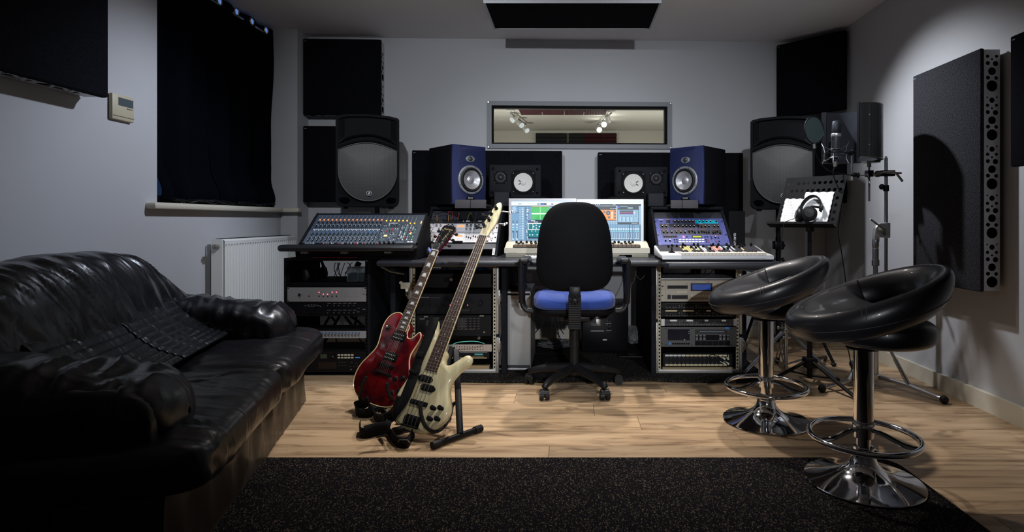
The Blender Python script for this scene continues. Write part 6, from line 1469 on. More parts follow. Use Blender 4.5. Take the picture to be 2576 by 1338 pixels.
# ================================================================ OFFICE CHAIR
CHB=mat('chair_black_plastic',(0.008,0.008,0.009),0.42,bump=(200,0.2),spec=0.3); CHF=mat('chair_back_shell',(0.0035,0.0035,0.0045),0.65,bump=(300,0.3),spec=0.1)
BLUF=mat('royal_blue_fabric',(0.015,0.048,0.26),0.9,bump=(500,0.6),sheen=0.2)
t=thing('office_chair','black backed office chair with royal blue seat in front of the desk','chair',(0.0225,3.324,0.0))
for i in range(5):
    a=-PI/2+PI/5+i*2*PI/5; c,s=math.cos(a),math.sin(a); R_=0.277; zt=0.012 if 3.324+s*R_>3.43 else 0.0
    z0=0.062+zt
    MB().tube(smoothpts([(0.02*c,0.02*s,0.118),(0.10*c,0.10*s,0.112),(0.19*c,0.19*s,0.100),((R_-0.02)*c,(R_-0.02)*s,0.082+zt*0.5),(R_*c,R_*s,0.066+zt*0.5)],5),[0.030-0.012*k/20 for k in range(21)],10,flat=0.9).build('base_leg',CHB,t)
    cs=MB(); cx_,cy_=R_*c,R_*s
    ax=Vector((math.cos(a+1.2*(i%3)),math.sin(a+1.2*(i%3)),0)); 
    if i in (0,4): ax=Vector((1,0.15,0)).normalized()
    ctr=Vector((cx_,cy_,0.0265+zt))
    for s_ in (-1,1): cs.cyl(ctr+ax*0.006*s_,ctr+ax*0.026*s_,0.0265,0.0245,n=20)
    cs.build('caster',CHB,t)
    MB().cyl(ctr+Vector((0,0,0.0)),(cx_,cy_,0.07+zt),0.008,n=8).cyl(ctr-ax*0.022+Vector((0,0,0.012)),ctr+ax*0.022+Vector((0,0,0.012)),0.0235,0.0235,n=18).build('caster_hood',CHB,t)
MB().lathe([(0,0.08),(0.035,0.08),(0.042,0.10),(0.036,0.13),(0.028,0.135),(0.026,0.138)],24).build('hub',CHB,t)
MB().lathe([(0.026,0.13),(0.026,0.24),(0.0295,0.242),(0.0295,0.40),(0.022,0.41)],24).build('gas_column',CHB,t)
MB().rbox(-0.09,0.09,-0.10,0.12,0.40,0.435,0.01).build('mechanism',CHB,t)
def seatf(p):
    return Vector((0,0,0.016*(abs(p.x)/0.23)**2-0.01 if p.z>0 else 0))
MB().ell((0,0.03,0.512),(0.232,0.225,0.050),0.45,56,20,disp=seatf,e2=0.55).build('seat',BLUF,t,smooth=70)
MB().ell((0,0.03,0.462),(0.226,0.218,0.034),0.5,56,14,e2=0.7).build('seat_shell',CHF,t,smooth=60)
# backrest: shell of rounded outline, slightly curved
def bo(u,v):
    # half-width profile over the height
    zz=v; w=0.198*min(1,(1-max(zz-0.52,0)**1.9*2.6))*(1 if zz>0.2 else 0.86+0.14*(zz/0.2)**0.5)
    return w
def shell(off,th,sc,y_off,name,m,sub):
    zb,zt=0.588,1.066; H=zt-zb
    def hw(v):
        w=0.208-0.030*v**2
        if v<0.22: w*=math.sqrt(max(1-((0.22-v)/0.22)**2.6*0.55,0))
        return w
    out=[]
    def prof(v): return 
    pts=[]
    n=40
    # outline as closed polygon (superellipse corners)
    for k in range(72):
        a=2*PI*k/72; ca,sa_=math.cos(a),math.sin(a)
        e=0.42 if sa_>0 else 0.62
        y_=math.copysign(abs(sa_)**(0.62 if sa_>0 else 0.50),sa_); x_=math.copysign(abs(ca)**(0.62 if sa_>0 else 0.50),ca)
        vv=(y_+1)/2; pts.append((x_*(0.212-0.045*vv**2)*sc,(vv-0.5)*H*sc))
    mb=MB(); layers=[]
    for q,(s_,d) in enumerate(((0.0,1.0),(0.3,1.0),(0.6,0.97),(0.85,0.8),(0.96,0.5),(1.0,0.0),(0.96,-0.5),(0.85,-0.8),(0.6,-0.97),(0.3,-1.0),(0.0,-1.0))):
        row=[]
        for x_,z_ in pts:
            x=x_*s_; zz=z_*s_; curve=-0.055*(1-(x/0.21)**2)*0.0+0.045*(x/0.21)**2+0.03*math.sin((zz/H+0.5)*PI*1.1)*-1*0.6
            row.append(mb.P((x,y_off+curve+d*th,zb+H/2+zz)))
        layers.append(row)
    for A,B in zip(layers,layers[1:]):
        for i in range(72): mb.F((A[i],A[(i+1)%72],B[(i+1)%72],B[i]))
    return mb.build(name,m,t,smooth=60)
shell(0,0.016,1.0,-0.252,'back_shell',CHF,0); shell(0,0.030,0.965,-0.215,'back_cushion',BLUF,0)
# ribbed bellows post
prof=[]
mb=MB(frame((0,-0.285,0.395),(1,0,0),(0,0,1)))
for k in range(15):
    zz=0.012*k; w=0.034-0.003*abs(k-7)/7*0; mb.rbox(-0.034,0.034,zz,zz+0.0105,-0.030,0.012-0.0006*k*0,0.004)
mb.box(-0.029,0.029,0,0.20,-0.03,0.006); mb.build('bellows',RUB,t)
MB().rbox(-0.031,0.031,-0.30,-0.255,0.56,0.62,0.008).build('back_bracket',CHB,t); 
MB().rbox(-0.025,0.025,-0.27,0.0,0.40,0.425,0.006).build('back_bar',CHB,t)
mb=MB(); mb.lathe([(0,0),(0.014,0),(0.016,0.008),(0.010,0.014),(0,0.015)],20,(0,-0.296,0.548),(0,-1,0))
for k in range(6): a=2*PI*k/6; mb.ell((0.017*math.cos(a),-0.305,0.548+0.017*math.sin(a)),(0.008,0.009,0.008),1,8,6)
mb.build('star_knob',CHB,t)
for s in (-1,1):
    pts=smoothpts([(s*0.235,-0.02,0.452),(s*0.275,-0.02,0.458),(s*0.297,-0.015,0.50),(s*0.297,-0.01,0.60),(s*0.292,0.0,0.70),(s*0.282,0.03,0.740)],5)
    MB().tube(pts,0.019,12,flat=0.7).build('arm_upright',CHB,t)
    MB().rbox(s*0.282-0.030,s*0.282+0.030,-0.115,0.125,0.722,0.757,0.016,n=3).tube([(s*0.30,-0.10,0.74),(s*0.302,-0.085,0.64),(s*0.30,-0.045,0.50)],0.016,10).build('arm_pad',CHB,t)

# ================================================================ GUITARS
def gframe(T_,N_,uT,a):
    u=(N_-T_).normalized(); n=Vector((-math.sin(a),-math.cos(a),0)); n=(n-u*n.dot(u)).normalized(); w=u.cross(n)*1
    w=w.normalized(); o=T_-u*uT
    # columns: x=w (right), y=u, z=n
    return Matrix(((w.x,u.x,n.x,o.x),(w.y,u.y,n.y,o.y),(w.z,u.z,n.z,o.z),(0,0,0,1)))
ROSE=mat('rosewood',(0.045,0.022,0.016),0.5,bump=(30,0.2,(1,1,6))); STR=mat('string_steel',(0.62,0.58,0.52),0.3,0.9); BIND=mat('cream_binding',(0.72,0.60,0.32),0.35,coat=0.3); PEARL=mat('pearl_inlay',(0.62,0.62,0.60),0.3)
m=mat('cherry_burst_top',(0.16,0.004,0.008),0.16,coat=0.9); nt=m.node_tree; N=nt.nodes
tc=N.new('ShaderNodeTexCoord'); ns=N.new('ShaderNodeTexNoise'); ns.inputs['Scale'].default_value=9; ns.inputs['Detail'].default_value=3; nt.links.new(tc.outputs['Object'],ns.inputs['Vector']); r=N.new('ShaderNodeValToRGB'); r.color_ramp.elements[0].position=0.38; r.color_ramp.elements[0].color=(0.045,0.002,0.004,1); r.color_ramp.elements[1].position=0.66; r.color_ramp.elements[1].color=(0.24,0.006,0.010,1); nt.links.new(ns.outputs['Fac'],r.inputs[0]); nt.links.new(r.outputs[0],N['Principled BSDF'].inputs['Base Color'])
CHERRY=m; CHERRYB=mat('cherry_back',(0.13,0.004,0.006),0.2,coat=0.8)
m=mat('cream_ash_body',(0.66,0.58,0.36),0.2,coat=0.8); nt=m.node_tree; N=nt.nodes; tc=N.new('ShaderNodeTexCoord'); mp=N.new('ShaderNodeMapping'); mp.inputs['Scale'].default_value=(34,3,3); ns=N.new('ShaderNodeTexNoise'); ns.inputs['Scale'].default_value=2; nt.links.new(tc.outputs['Object'],mp.inputs[0]); nt.links.new(mp.outputs[0],ns.inputs['Vector']); r=N.new('ShaderNodeValToRGB'); r.color_ramp.elements[0].position=0.35; r.color_ramp.elements[0].color=(0.56,0.48,0.28,1); r.color_ramp.elements[1].position=0.7; r.color_ramp.elements[1].color=(0.72,0.65,0.42,1); nt.links.new(ns.outputs['Fac'],r.inputs[0]); nt.links.new(r.outputs[0],N['Principled BSDF'].inputs['Base Color'])
ASH=m
def body(poly,th,mtop,mside,t,M,name='body',round_=0.006,bind=None,dome=0.0):
    MB(M).prism(poly,-th,0,bev=round_,m=0,mside=1).build(name,[mtop,mside],t,smooth=50)
    if bind: MB(M).tube([(x,y,-0.003) for x,y in poly],0.0028,6,closed=True).build('binding',bind,t)
# ---- red single-cut guitar
TT=at(965.7,939.4,2.90); NN=at(1095.5,631.2,3.13); G=gframe(TT,NN,0.152,math.radians(24))
t=thing('electric_guitar','dark cherry red electric guitar with cream edging leaning on the rear stand','guitar',G.translation); M=G.copy(); M.translation=(0,0,0)
right=[(0,0),(0.07,0.004),(0.12,0.022),(0.155,0.062),(0.166,0.115),(0.156,0.165),(0.132,0.21),(0.112,0.25),(0.108,0.285),(0.118,0.33),(0.124,0.365),(0.116,0.388),(0.102,0.392),(0.088,0.372),(0.070,0.352),(0.048,0.352),(0.034,0.378),(0.030,0.41)]
left=[(-0.030,0.452),(-0.06,0.462),(-0.095,0.450),(-0.118,0.418),(-0.125,0.375),(-0.118,0.33),(-0.110,0.285),(-0.114,0.25),(-0.134,0.21),(-0.157,0.165),(-0.166,0.115),(-0.155,0.062),(-0.12,0.022),(-0.07,0.004)]
pl=[tuple(p)[:2] for p in smoothpts([(x,y,0) for x,y in right]+[(x,y,0) for x,y in left],4,True)]
body(pl,0.052,CHERRY,CHERRYB,t,M,bind=BIND)
NUT=0.831; FE=0.375; nwb,nwn=0.0285,0.0215
def neck(t,M,FE,NUT,wb,wn,fret_n,scale,mat_neck,inlay,back=0.022):
    mb=MB(M); 
    def nf(u,v):
        y=FE-0.05+(NUT+0.01-FE+0.05)*u; w=wb+(wn-wb)*max(y-FE,0)/(NUT-FE); a=PI*v
        return (w*math.cos(a),y,0.002-back*math.sin(a)-0.0)
    MB(M).grid(nf,30,12).build('neck',mat_neck,t,smooth=70)
    A=[(-wb,FE),(wb,FE),(wn,NUT),(-wn,NUT)]
    MB(M).prism(A,0.0015,0.0085,m=0).build('fretboard',ROSE,t,smooth=0)
    for s in (-1,1): MB(M).tube([(s*(wb+0.0005),FE,0.0055),(s*(wn+0.0005),NUT,0.0055)],0.0023,6).build('edge_binding',BIND,t)
    FRT=STR; mb=MB(M); fy=[]
    for k in range(1,fret_n+1):
        y=NUT-scale*(1-2**(-k/12)); 
        if y<FE+0.004: break
        w=wb+(wn-wb)*(y-FE)/(NUT-FE); mb.box(-w,w,y-0.0011,y+0.0011,0.0085,0.0098); fy.append(y)
    mb.build('frets',FRT,t,smooth=0)
    fy=[NUT]+fy
    inlay(fy)
    MB(M).box(-wn,wn,NUT,NUT+0.005,0.004,0.0115).build('nut',INK,t,smooth=0)
    return fy
def inl(fy):
    for f in (3,5,7,9,12,15,17,19,21):
        if f<len(fy):
            y0_,y1_=fy[f],fy[f-1]; d=(y1_-y0_)*0.16; w=0.0125
            MB(M).prism([(-w,y0_+d),(w,y0_+d),(w*0.72,y1_-d),(-w*0.72,y1_-d)],0.0084,0.0089).build('inlay',PEARL,t,smooth=0)
    y0_,y1_=fy[1],fy[0]; MB(M).prism([(-0.012,y0_+.006),(0.012,y0_+.006),(0.009,y1_-.006),(-0.009,y1_-.006)],0.0084,0.0089).build('inlay',PEARL,t,smooth=0)
neck(t,M,FE,NUT,nwb,nwn,22,0.628,CHERRYB,inl)
# headstock (tilted back)
HM=M@T(0,NUT+0.004,0.004)@Matrix.Rotation(-math.radians(14),4,'X')
hp=[(-0.021,0),(0.021,0),(0.026,0.03),(0.034,0.055),(0.038,0.10),(0.043,0.15),(0.038,0.166),(0.022,0.172),(0.008,0.166),(0,0.176),(-0.008,0.166),(-0.022,0.172),(-0.038,0.166),(-0.043,0.15),(-0.038,0.10),(-0.034,0.055),(-0.026,0.03)]
MB(HM).prism(hp,-0.014,-0.001,m=0,mside=1).build('headstock',[CHERRYB,CHERRYB],t,smooth=30)
hs=MB(HM).prism(hp,-0.001,0.001,m=0).build('headstock_face',mat('gloss_black',(0.006,0.006,0.007),0.15,coat=0.5),t,smooth=30)
text('Epiphone',0.0155,HM@T(-0.027,0.140,0.0012),GOLD,t,wide=1.0); text('Les Paul',0.015,HM@T(0.006,0.070,0.0012)@Matrix.Rotation(math.radians(72),4,'Z'),GOLD,t)
MB(HM).prism([(-0.010,0.006),(0.010,0.006),(0.011,0.03),(0,0.045),(-0.011,0.03)],0.001,0.0022).build('truss_cover',BLKM,t,smooth=0); MB(HM).tube([(-0.010,0.006,0.0024),(-0.011,0.03,0.0024),(0,0.045,0.0024),(0.011,0.03,0.0024),(0.010,0.006,0.0024)],0.0005,4).build('cover_edge',INK,t)
for k,yy in enumerate((0.048,0.088,0.128)):
    for s in (-1,1):
        MB(HM).cyl((s*0.023,yy,0),(s*0.023,yy,0.011),0.0038,n=10).cyl((s*0.023,yy,-0.02),(s*0.023,yy,0),0.006,n=10).build('tuning_post',NICKEL,t)
        MB(HM).cyl((s*0.034,yy,-0.010),(s*0.052,yy,-0.010),0.003,n=8).ell((s*0.060,yy,-0.010),(0.012,0.009,0.005),1,12,8).build('tuning_peg',BLKM,t)
def pickup(t,M,y,x=0,w=0.035,h=0.0185,name='pickup',frame_=True,ang=0,poles=6,cover=BLKM,two=True):
    A=M@T(x,y,0)@Matrix.Rotation(ang,4,'Z')
    p=None
    if frame_: p=MB(A).rbox(-w-0.007,w+0.007,-h-0.004,h+0.004,-0.001,0.004,0.003).build('pickup_ring',BLKM,t)
    b=MB(A).rbox(-w,w,-h,h,0.0,0.0085,0.003).build(name,cover,t)
    mb=MB(A)
    for k in range(poles):
        for s in ((-1,1) if two else (1,)): mb.cyl((-w+0.008+k*(2*w-0.016)/(poles-1),s*h*0.5,0.008),(-w+0.008+k*(2*w-0.016)/(poles-1),s*h*0.5,0.0095),0.0022,n=8)
    mb.build('pole_pieces',mat('cream_poles',(0.6,0.58,0.5),0.4),b)
pickup(t,M,0.345); pickup(t,M,0.239)
MB(M).rbox(-0.043,0.043,0.188,0.201,0.004,0.017,0.004).cyl((-0.040,0.194,0),(-0.040,0.194,0.018),0.0055,n=10).cyl((0.040,0.194,0),(0.040,0.194,0.018),0.0055,n=10).build('bridge',BLKM,t)
MB(M).rbox(-0.046,0.046,0.146,0.158,0.005,0.018,0.005).cyl((-0.043,0.152,0),(-0.043,0.152,0.019),0.007,n=12).cyl((0.043,0.152,0),(0.043,0.152,0.019),0.007,n=12).build('tailpiece',BLKM,t)
for x,y in ((0.078,0.145),(0.120,0.158),(0.088,0.078),(0.128,0.095)):
    k_=MB(M).lathe([(0.013,0.0),(0.013,0.004),(0.0105,0.007),(0.0095,0.014),(0,0.0145)],20,M.inverted()@M@Vector((x,y,0)),(0,0,1)).build('control_knob',BLKM,t)
    mb=MB(M)
    for q in range(11): a=2*PI*q/12; mb.cyl((x+0.0135*math.cos(a),y+0.0135*math.sin(a),0.0004),(x+0.0135*math.cos(a),y+0.0135*math.sin(a),0.0012),0.0009,n=5)
    mb.build('number_marks',INK,k_)
MB(M).lathe([(0.017,0),(0.017,0.0015),(0.006,0.002),(0.005,0.010),(0.002,0.012),(0.002,0.02),(0,0.022)],22,(-0.088,0.372,0),(0,0,1)).build('selector_switch',mat('dark_gloss_disc',(0.02,0.018,0.018),0.15),t); MB(M).cyl((-0.088,0.372,0.012),(-0.082,0.378,0.024),0.004,n=8).build('switch_tip',CREAM,t)
for k in range(6):
    x0=-0.026+k*0.0104; x1=-0.0175+k*0.007; s=-1 if k<3 else 1; yy=(0.048,0.088,0.128)[k if k<3 else 5-k]
    pe=HM@Vector((s*0.023,yy,0.008)); pe=M.inverted()@pe
    MB(M).tube([(x0,0.152,0.014),(x0,0.194,0.0185),(x1,NUT+0.002,0.0125),tuple(pe)],0.00065,4).build('string',STR,t)
MB(M).ell((0,-0.006,-0.026),(0.006,0.008,0.006),1,10,8).build('strap_button',NICKEL,t)

# ---- cream bass
TT=at(1037.6,1059.9,2.54); NN=at(1216,594,2.93); G=gframe(TT,NN,0.075,math.radians(22))
t=thing('bass_guitar','cream four-string bass guitar leaning on the front stand','guitar',G.translation); M=G.copy(); M.translation=(0,0,0)
right=[(0.0,0.036),(0.045,0.034),(0.095,0.058),(0.134,0.095),(0.154,0.135),(0.151,0.172),(0.128,0.215),(0.112,0.252),(0.114,0.290),(0.134,0.330),(0.160,0.362),(0.170,0.388),(0.160,0.408),(0.138,0.408),(0.108,0.382),(0.078,0.352),(0.054,0.346),(0.040,0.366),(0.034,0.40)]
left=[(-0.034,0.445),(-0.046,0.47),(-0.062,0.505),(-0.076,0.535),(-0.092,0.542),(-0.103,0.522),(-0.108,0.47),(-0.110,0.40),(-0.106,0.34),(-0.108,0.28),(-0.120,0.23),(-0.132,0.185),(-0.134,0.14),(-0.120,0.092),(-0.088,0.058),(-0.046,0.042)]
pl=[tuple(p)[:2] for p in smoothpts([(x,y,0) for x,y in right]+[(x,y,0) for x,y in left],4,True)]
body(pl,0.044,ASH,ASH,t,M,round_=0.013)
NUT=1.005; FE=0.30
def inl2(fy):
    for f in (3,5,7,9,12,15,17,19,21):
        if f<len(fy):
            yy=(fy[f]+fy[f-1])/2
            for x in ((0,) if f!=12 else (-0.012,0.012)): MB(M).cyl((x,yy,0.0084),(x,yy,0.0090),0.0024,n=10).build('inlay',PEARL,t)
fy=neck(t,M,FE,NUT,0.0335,0.0215,24,0.93,ASH,inl2,back=0.024)
mb=MB(M)
for y in fy[1:]:
    w=0.0335-0.012*(y-FE)/(NUT-FE); mb.ell((w,y,0.0095),(0.0017,0.0017,0.0012),1,6,4)
mb.build('fret_ends',STR,t)
HM=M@T(0,NUT+0.003,0.004)@Matrix.Rotation(-math.radians(9),4,'X')
hp=[(-0.022,0),(0.022,0),(0.026,0.03),(0.032,0.055),(0.036,0.09),(0.033,0.13),(0.027,0.17),(0.018,0.205),(0.006,0.220),(-0.008,0.216),(-0.016,0.20),(-0.021,0.17),(-0.026,0.13),(-0.030,0.09),(-0.030,0.06),(-0.026,0.03)]
MB(HM).prism([tuple(p)[:2] for p in smoothpts([(x,y,0) for x,y in hp],3,True)],-0.013,0.001,bev=0.003).build('headstock',ASH,t,smooth=40)
posts=[(-0.014,0.060,-1),(-0.012,0.115,-1),(0.008,0.100,1),(0.006,0.155,1)]
posts=[(0.000,0.175,1),(-0.012,0.135,-1),(-0.006,0.095,1),(-0.016,0.055,-1)]
for x,yy,s in posts:
    MB(HM).lathe([(0.011,0),(0.011,0.002),(0.006,0.004),(0.006,0.017),(0.009,0.018),(0.009,0.022),(0,0.023)],16,(x,yy,0.001),(0,0,1)).build('tuning_post',BLKM,t)
    ex=0.068 if s>0 else -0.062
    MB(HM).cyl((x,yy,-0.018),(ex,yy,-0.018),0.004,n=8).cyl((x,yy,-0.02),(x,yy,-0.008),0.012,n=12).ell((ex+0.006*s,yy,-0.018),(0.010,0.011,0.004),1,12,8).ell((ex+0.016*s,yy+0.008,-0.018),(0.008,0.008,0.004),1,10,8).build('tuning_key',CHROMED if s>0 else BLKM,t)
def split(x,y,w=0.030,h=0.0155):
    b=MB(M@T(x,y,0)).rbox(-w,w,-h,h,0,0.012,0.004).cyl((w-0.002,0,0),(w-0.002,0,0.009),0.011,n=12).cyl((-w+0.002,0,0),(-w+0.002,0,0.009),0.011,n=12).build('pickup',BLKM,t)
split(-0.014,0.262,0.029); split(0.016,0.226,0.029)
MB(M@T(0,0.155,0)).rbox(-0.045,0.045,-0.0105,0.0105,0,0.012,0.004).build('pickup',BLKM,t)
MB(M).rbox(-0.040,0.040,0.052,0.100,0,0.006,0.002).rbox(-0.042,0.042,0.048,0.056,0,0.018,0.003).build('bridge',BLKM,t)
for k in range(4): MB(M).rbox(-0.033+k*0.019-0.007,-0.033+k*0.019+0.007,0.062,0.092,0.006,0.015,0.003).build('bridge_saddle',BLKM,t)
for x,y in ((0.085,0.150),(0.120,0.158),(0.088,0.104),(0.123,0.112)): MB(M).lathe([(0.0085,0),(0.0085,0.010),(0.006,0.012),(0.0105,0.016),(0.0105,0.028),(0.008,0.031),(0,0.0315)],18,(x,y,0),(0,0,1)).build('control_knob',BLKM,t)
for k in range(4):
    x0=-0.030+k*0.0195; x1=-0.0155+k*0.0103; px_,py_,s=sorted(posts,key=lambda q:q[0])[k] if False else posts[[3,1,2,0][k]]
    pe=M.inverted()@(HM@Vector((px_,py_,0.012)))
    MB(M).tube([(x0,0.05,0.014),(x0,0.078,0.0175),(x1,NUT+0.002,0.013),tuple(pe)],0.0011,5).build('string',STR,t)
bassM=G.copy(); 
# ---- straps
STP=mat('black_webbing',(0.006,0.006,0.007),0.8,bump=(300,0.6,(1,1,1)),spec=0.15)
def ribbon(mb,pts,normals,w):
    pts=smoothpts(pts,8); ns=smoothpts(normals,8); N=len(pts); a=[];b=[]
    for i,p in enumerate(pts):
        d=(pts[min(i+1,N-1)]-pts[max(i-1,0)]).normalized(); sd=ns[i]-d*ns[i].dot(d); sd.normalize()
        a.append(mb.P(p-sd*w/2)); b.append(mb.P(p+sd*w/2))
    for i in range(N-1): mb.F((a[i],a[i+1],b[i+1],b[i]))
t=thing('guitar_strap','black guitar strap hanging off the cream bass onto the floor','strap',at(1040,1040,2.45)); B=Matrix.Translation(-Vector(t.location))
g=lambda x,y,n: tuple(G@Vector((x,y,n)))
mb=MB(B)
side=lambda sx,sy,sz:(sx,sy,sz)
wv=G.to_3x3()@Vector((1,0.25,0))
pts=[g(-0.090,0.545,0.004),g(-0.080,0.50,0.010),g(-0.078,0.42,0.012),g(-0.080,0.33,0.014),g(-0.072,0.28,0.016),g(-0.066,0.22,0.022),g(-0.068,0.15,0.024),g(-0.095,0.08,0.022),g(-0.13,0.035,0.012),at(980,1076,2.46),at(960,1076,2.45),at(935,1081,2.44),at(915,1086,2.42)]
nn=[tuple(wv)]*8+[tuple(G.to_3x3()@Vector((0.6,0.8,0.3))),(0.3,0,0.8),(0.1,0,1),(0,0,1),(0,0,1)]
pts=[Vector(p) for p in pts]
for p in pts[9:]: p.z=max(p.z,0.032)
ribbon(mb,pts,nn,0.050); mb.build('webbing',STP,t,smooth=80,recalc=False,solid=0.003)
mb=MB(B); zc=0.029
def fl_(px,py,zz=0.028): 
    Y=(ZC-zz)*F/(py-CY); return Vector(((px-CX)*Y/F,Y,zz))
loop=[fl_(907,1070,0.0262),fl_(905,1084,0.0262),fl_(918,1090,0.0262),fl_(950,1083,0.0262),fl_(975,1080,0.0262),fl_(985,1095,0.0262),fl_(1003,1112,0.0262),fl_(1024,1113,0.0262),fl_(1034,1098,0.0262),fl_(1042,1085,0.034),fl_(1036,1072,0.04)]
ribbon(mb,loop,[(0,-0.15,1)]*len(loop),0.050); mb.build('loop',STP,t,smooth=80,recalc=False,solid=0.003)
mb=MB(B); mb.tube([fl_(999,1118,0.006),fl_(1005,1106,0.045),fl_(1025,1106,0.047),fl_(1032,1114,0.010)],0.0022,6,closed=True); mb.build('buckle',CHROMED,t)
MB(B@G).rbox(-0.098,-0.060,0.345,0.372,0.015,0.022,0.003).build('slider',BLKM,t); MB(B@G).rbox(-0.100,-0.052,0.268,0.285,0.018,0.026,0.003).build('slider',BLKM,t)
t=thing('guitar_strap','black guitar strap bunched on the floor under the red guitar','strap',at(940,1020,2.85)); B=Matrix.Translation(-Vector(t.location)); mb=MB(B)
loop=[fl_(928,1008,0.09),fl_(915,1015,0.06),fl_(896,1022,0.030),fl_(898,1036,0.028),fl_(925,1040,0.026),fl_(938,1030,0.045),fl_(940,1042,0.028),fl_(950,1052,0.027),fl_(972,1050,0.027),fl_(965,1036,0.03),fl_(960,1026,0.05)]
ribbon(mb,loop,[(0,-0.2,1)]*len(loop),0.048); mb.build('webbing',STP,t,smooth=80,recalc=False,solid=0.003)
# ---- guitar stands
def gstand(label,GM,feet,arms,upright):
    t=thing('guitar_stand',label,'guitar stand',Vector(((feet[0][0][0]+feet[1][0][0])/2,(feet[0][0][1]+feet[1][0][1])/2,0)),group='black guitar stands'); B=Matrix.Translation(-Vector(t.location))
    for a,b in feet:
        a=Vector(a); b=Vector(b); f=MB(B).cyl(a,b,0.0125,n=14).build('foot_tube',BLK,t); d=(b-a).normalized()
        for e,s in ((a,1),(b,-1)): MB(B).cyl(e-d*s*0.004,e+d*s*0.036,0.0165,n=16).build('rubber_cap',RUB,f)
    for p in upright:
        p=[Vector(q) for q in p]; d=(p[1]-p[0]).normalized(); M_=frame(p[0],d,(1,0.35,0)); l=(p[1]-p[0]).length
        MB(B@M_).rbox(0,l,-0.014,0.014,-0.010,0.010,0.003).build('upright',BLK,t)
    for p in arms:
        MB(B).tube(smoothpts(p,6),0.0085,10).build('padded_arm',RUB,t)
    return t
P0=fl_(1089,1120,0.0165); P1=fl_(1209,1077,0.0165); Q0=fl_(990,1085,0.0165); Q1=fl_(1130,1050,0.0165)
apex=at(1147,880,2.78); mid=P0+(P1-P0)*0.55
def hook(side,x0,depth=0.05):
    s=side
    return [g(s*x0,0.150,0.040),g(s*x0,0.095,0.040),g(s*(x0-0.005),0.03,0.038),g(s*(x0-0.02),-0.018,0.020),g(s*(x0-0.015),-0.030,-0.03),g(s*(x0+0.0),-0.01,-0.075)]
ra=[at(1057,1016,2.50),at(1060,1045,2.49),at(1071,1072,2.49),at(1093,1086,2.52),at(1118,1072,2.60),at(1133,1043,2.68),at(1138,1020,2.72),at(1149,1012,2.72)]
la=[at(1003,996,2.53),at(994,1020,2.53),at(990,1040,2.55),at(996,1056,2.60),at(1012,1064,2.68),at(1040,1060,2.76)]
gstand('front black stand holding the cream bass, with the long foot tube in view',G,[(P0,P1),(Q0,Q1)],[ra,la],[(mid+Vector((0,0,0.01)),apex),(Q0+(Q1-Q0)*0.6+Vector((0,0,0.01)),apex+Vector((-0.02,0.02,0.01)))])
TT=at(965.7,939.4,2.90); NN=at(1095.5,631.2,3.13); G=gframe(TT,NN,0.152,math.radians(24))
P0=fl_(905,1042,0.0165); P1=fl_(985,1012,0.0165); Q0=fl_(1003,1058,0.0165); Q1=fl_(1072,1020,0.0165)
apex=at(1040,860,3.13)
la=[at(921,947,2.86),at(911,972,2.85),at(905,998,2.86),at(914,1012,2.90),at(935,1018,2.98),at(965,1012,3.06)]
ra=[at(974,963,2.80),at(977,985,2.80),at(985,1003,2.81),at(1003,1018,2.86),at(1022,1020,2.95),at(1040,1010,3.05)]
gstand('rear black stand holding the red guitar',G,[(P0,P1),(Q0,Q1)],[la,ra],[(P0+(P1-P0)*0.7+Vector((0,0,0.01)),apex),(Q0+(Q1-Q0)*0.7+Vector((0,0,0.01)),apex+Vector((0.02,0.02,0)))])

# ================================================================ MUSIC STAND
beta=math.radians(50); tau=math.radians(25); wd=Vector((math.cos(beta),-math.sin(beta),0)); nh=Vector((-math.sin(beta),-math.cos(beta),0))
up=Vector((0,0,math.cos(tau)))-nh*math.sin(tau); c=Vector((wx(2023,3.37),3.37,wz(571,3.37)))
t=thing('music_stand','black perforated music stand carrying paper sheets and headphones','music stand',(1.42,3.42,0)); B=Matrix.Translation(-Vector(t.location))
DM=frame(c,wd,up); W=0.375; Hd=0.335
PLB=mat('music_stand_black',(0.005,0.005,0.006),0.75,spec=0.12)
dots=[]
for r_,yy in enumerate((Hd-0.045,Hd-0.095)):
    for k in range(11): dots.append((0.022+k*0.033,yy,0.0105))
for yy in (0.05,0.095,0.14,0.185): 
    for x in (0.030,W-0.030): dots.append((x,yy,0.0105))
o=perf_plate(Hd,W,B@DM@T(-W/2,0,0),'desk_plate',t,dots=dots); o.data.materials[0]=PLB
MB(B@DM).box(-W/2-0.03,W/2,-0.004,0.0,0.0,0.05).box(-W/2-0.03,W/2,-0.004,0.012,0.048,0.05).build('lip',PLB,t,smooth=0)
pb=c+Vector((0.015,0.01,-0.03))
MB(B).cyl((1.42,3.42,0.035),(1.42,3.42,0.62),0.0155,n=14).cyl((1.42,3.42,0.55),(1.42,3.42,0.92),0.012,n=12).rbox(1.405,1.435,3.39,3.45,0.90,0.96,0.005).build('post',BLK,t)
MB(B).tube([(1.42,3.42,0.93),tuple(c+up*0.06-nh*0.03),tuple(c+up*0.10-nh*0.006)],0.011,8).build('tilt_arm',BLK,t)
MB(B).rbox(1.39,1.45,3.39,3.45,0.58,0.63,0.008).cyl((1.45,3.41,0.655),(1.485,3.40,0.665),0.006,n=8).ell((1.50,3.40,0.668),(0.018,0.010,0.018),1,10,8).cyl((1.42,3.42,0.60),(1.46,3.40,0.60),0.012,n=8).build('height_clamp',BLK,t)
MB(B).rbox(1.385,1.455,3.385,3.455,0.095,0.155,0.008).build('tripod_hub',BLK,t)
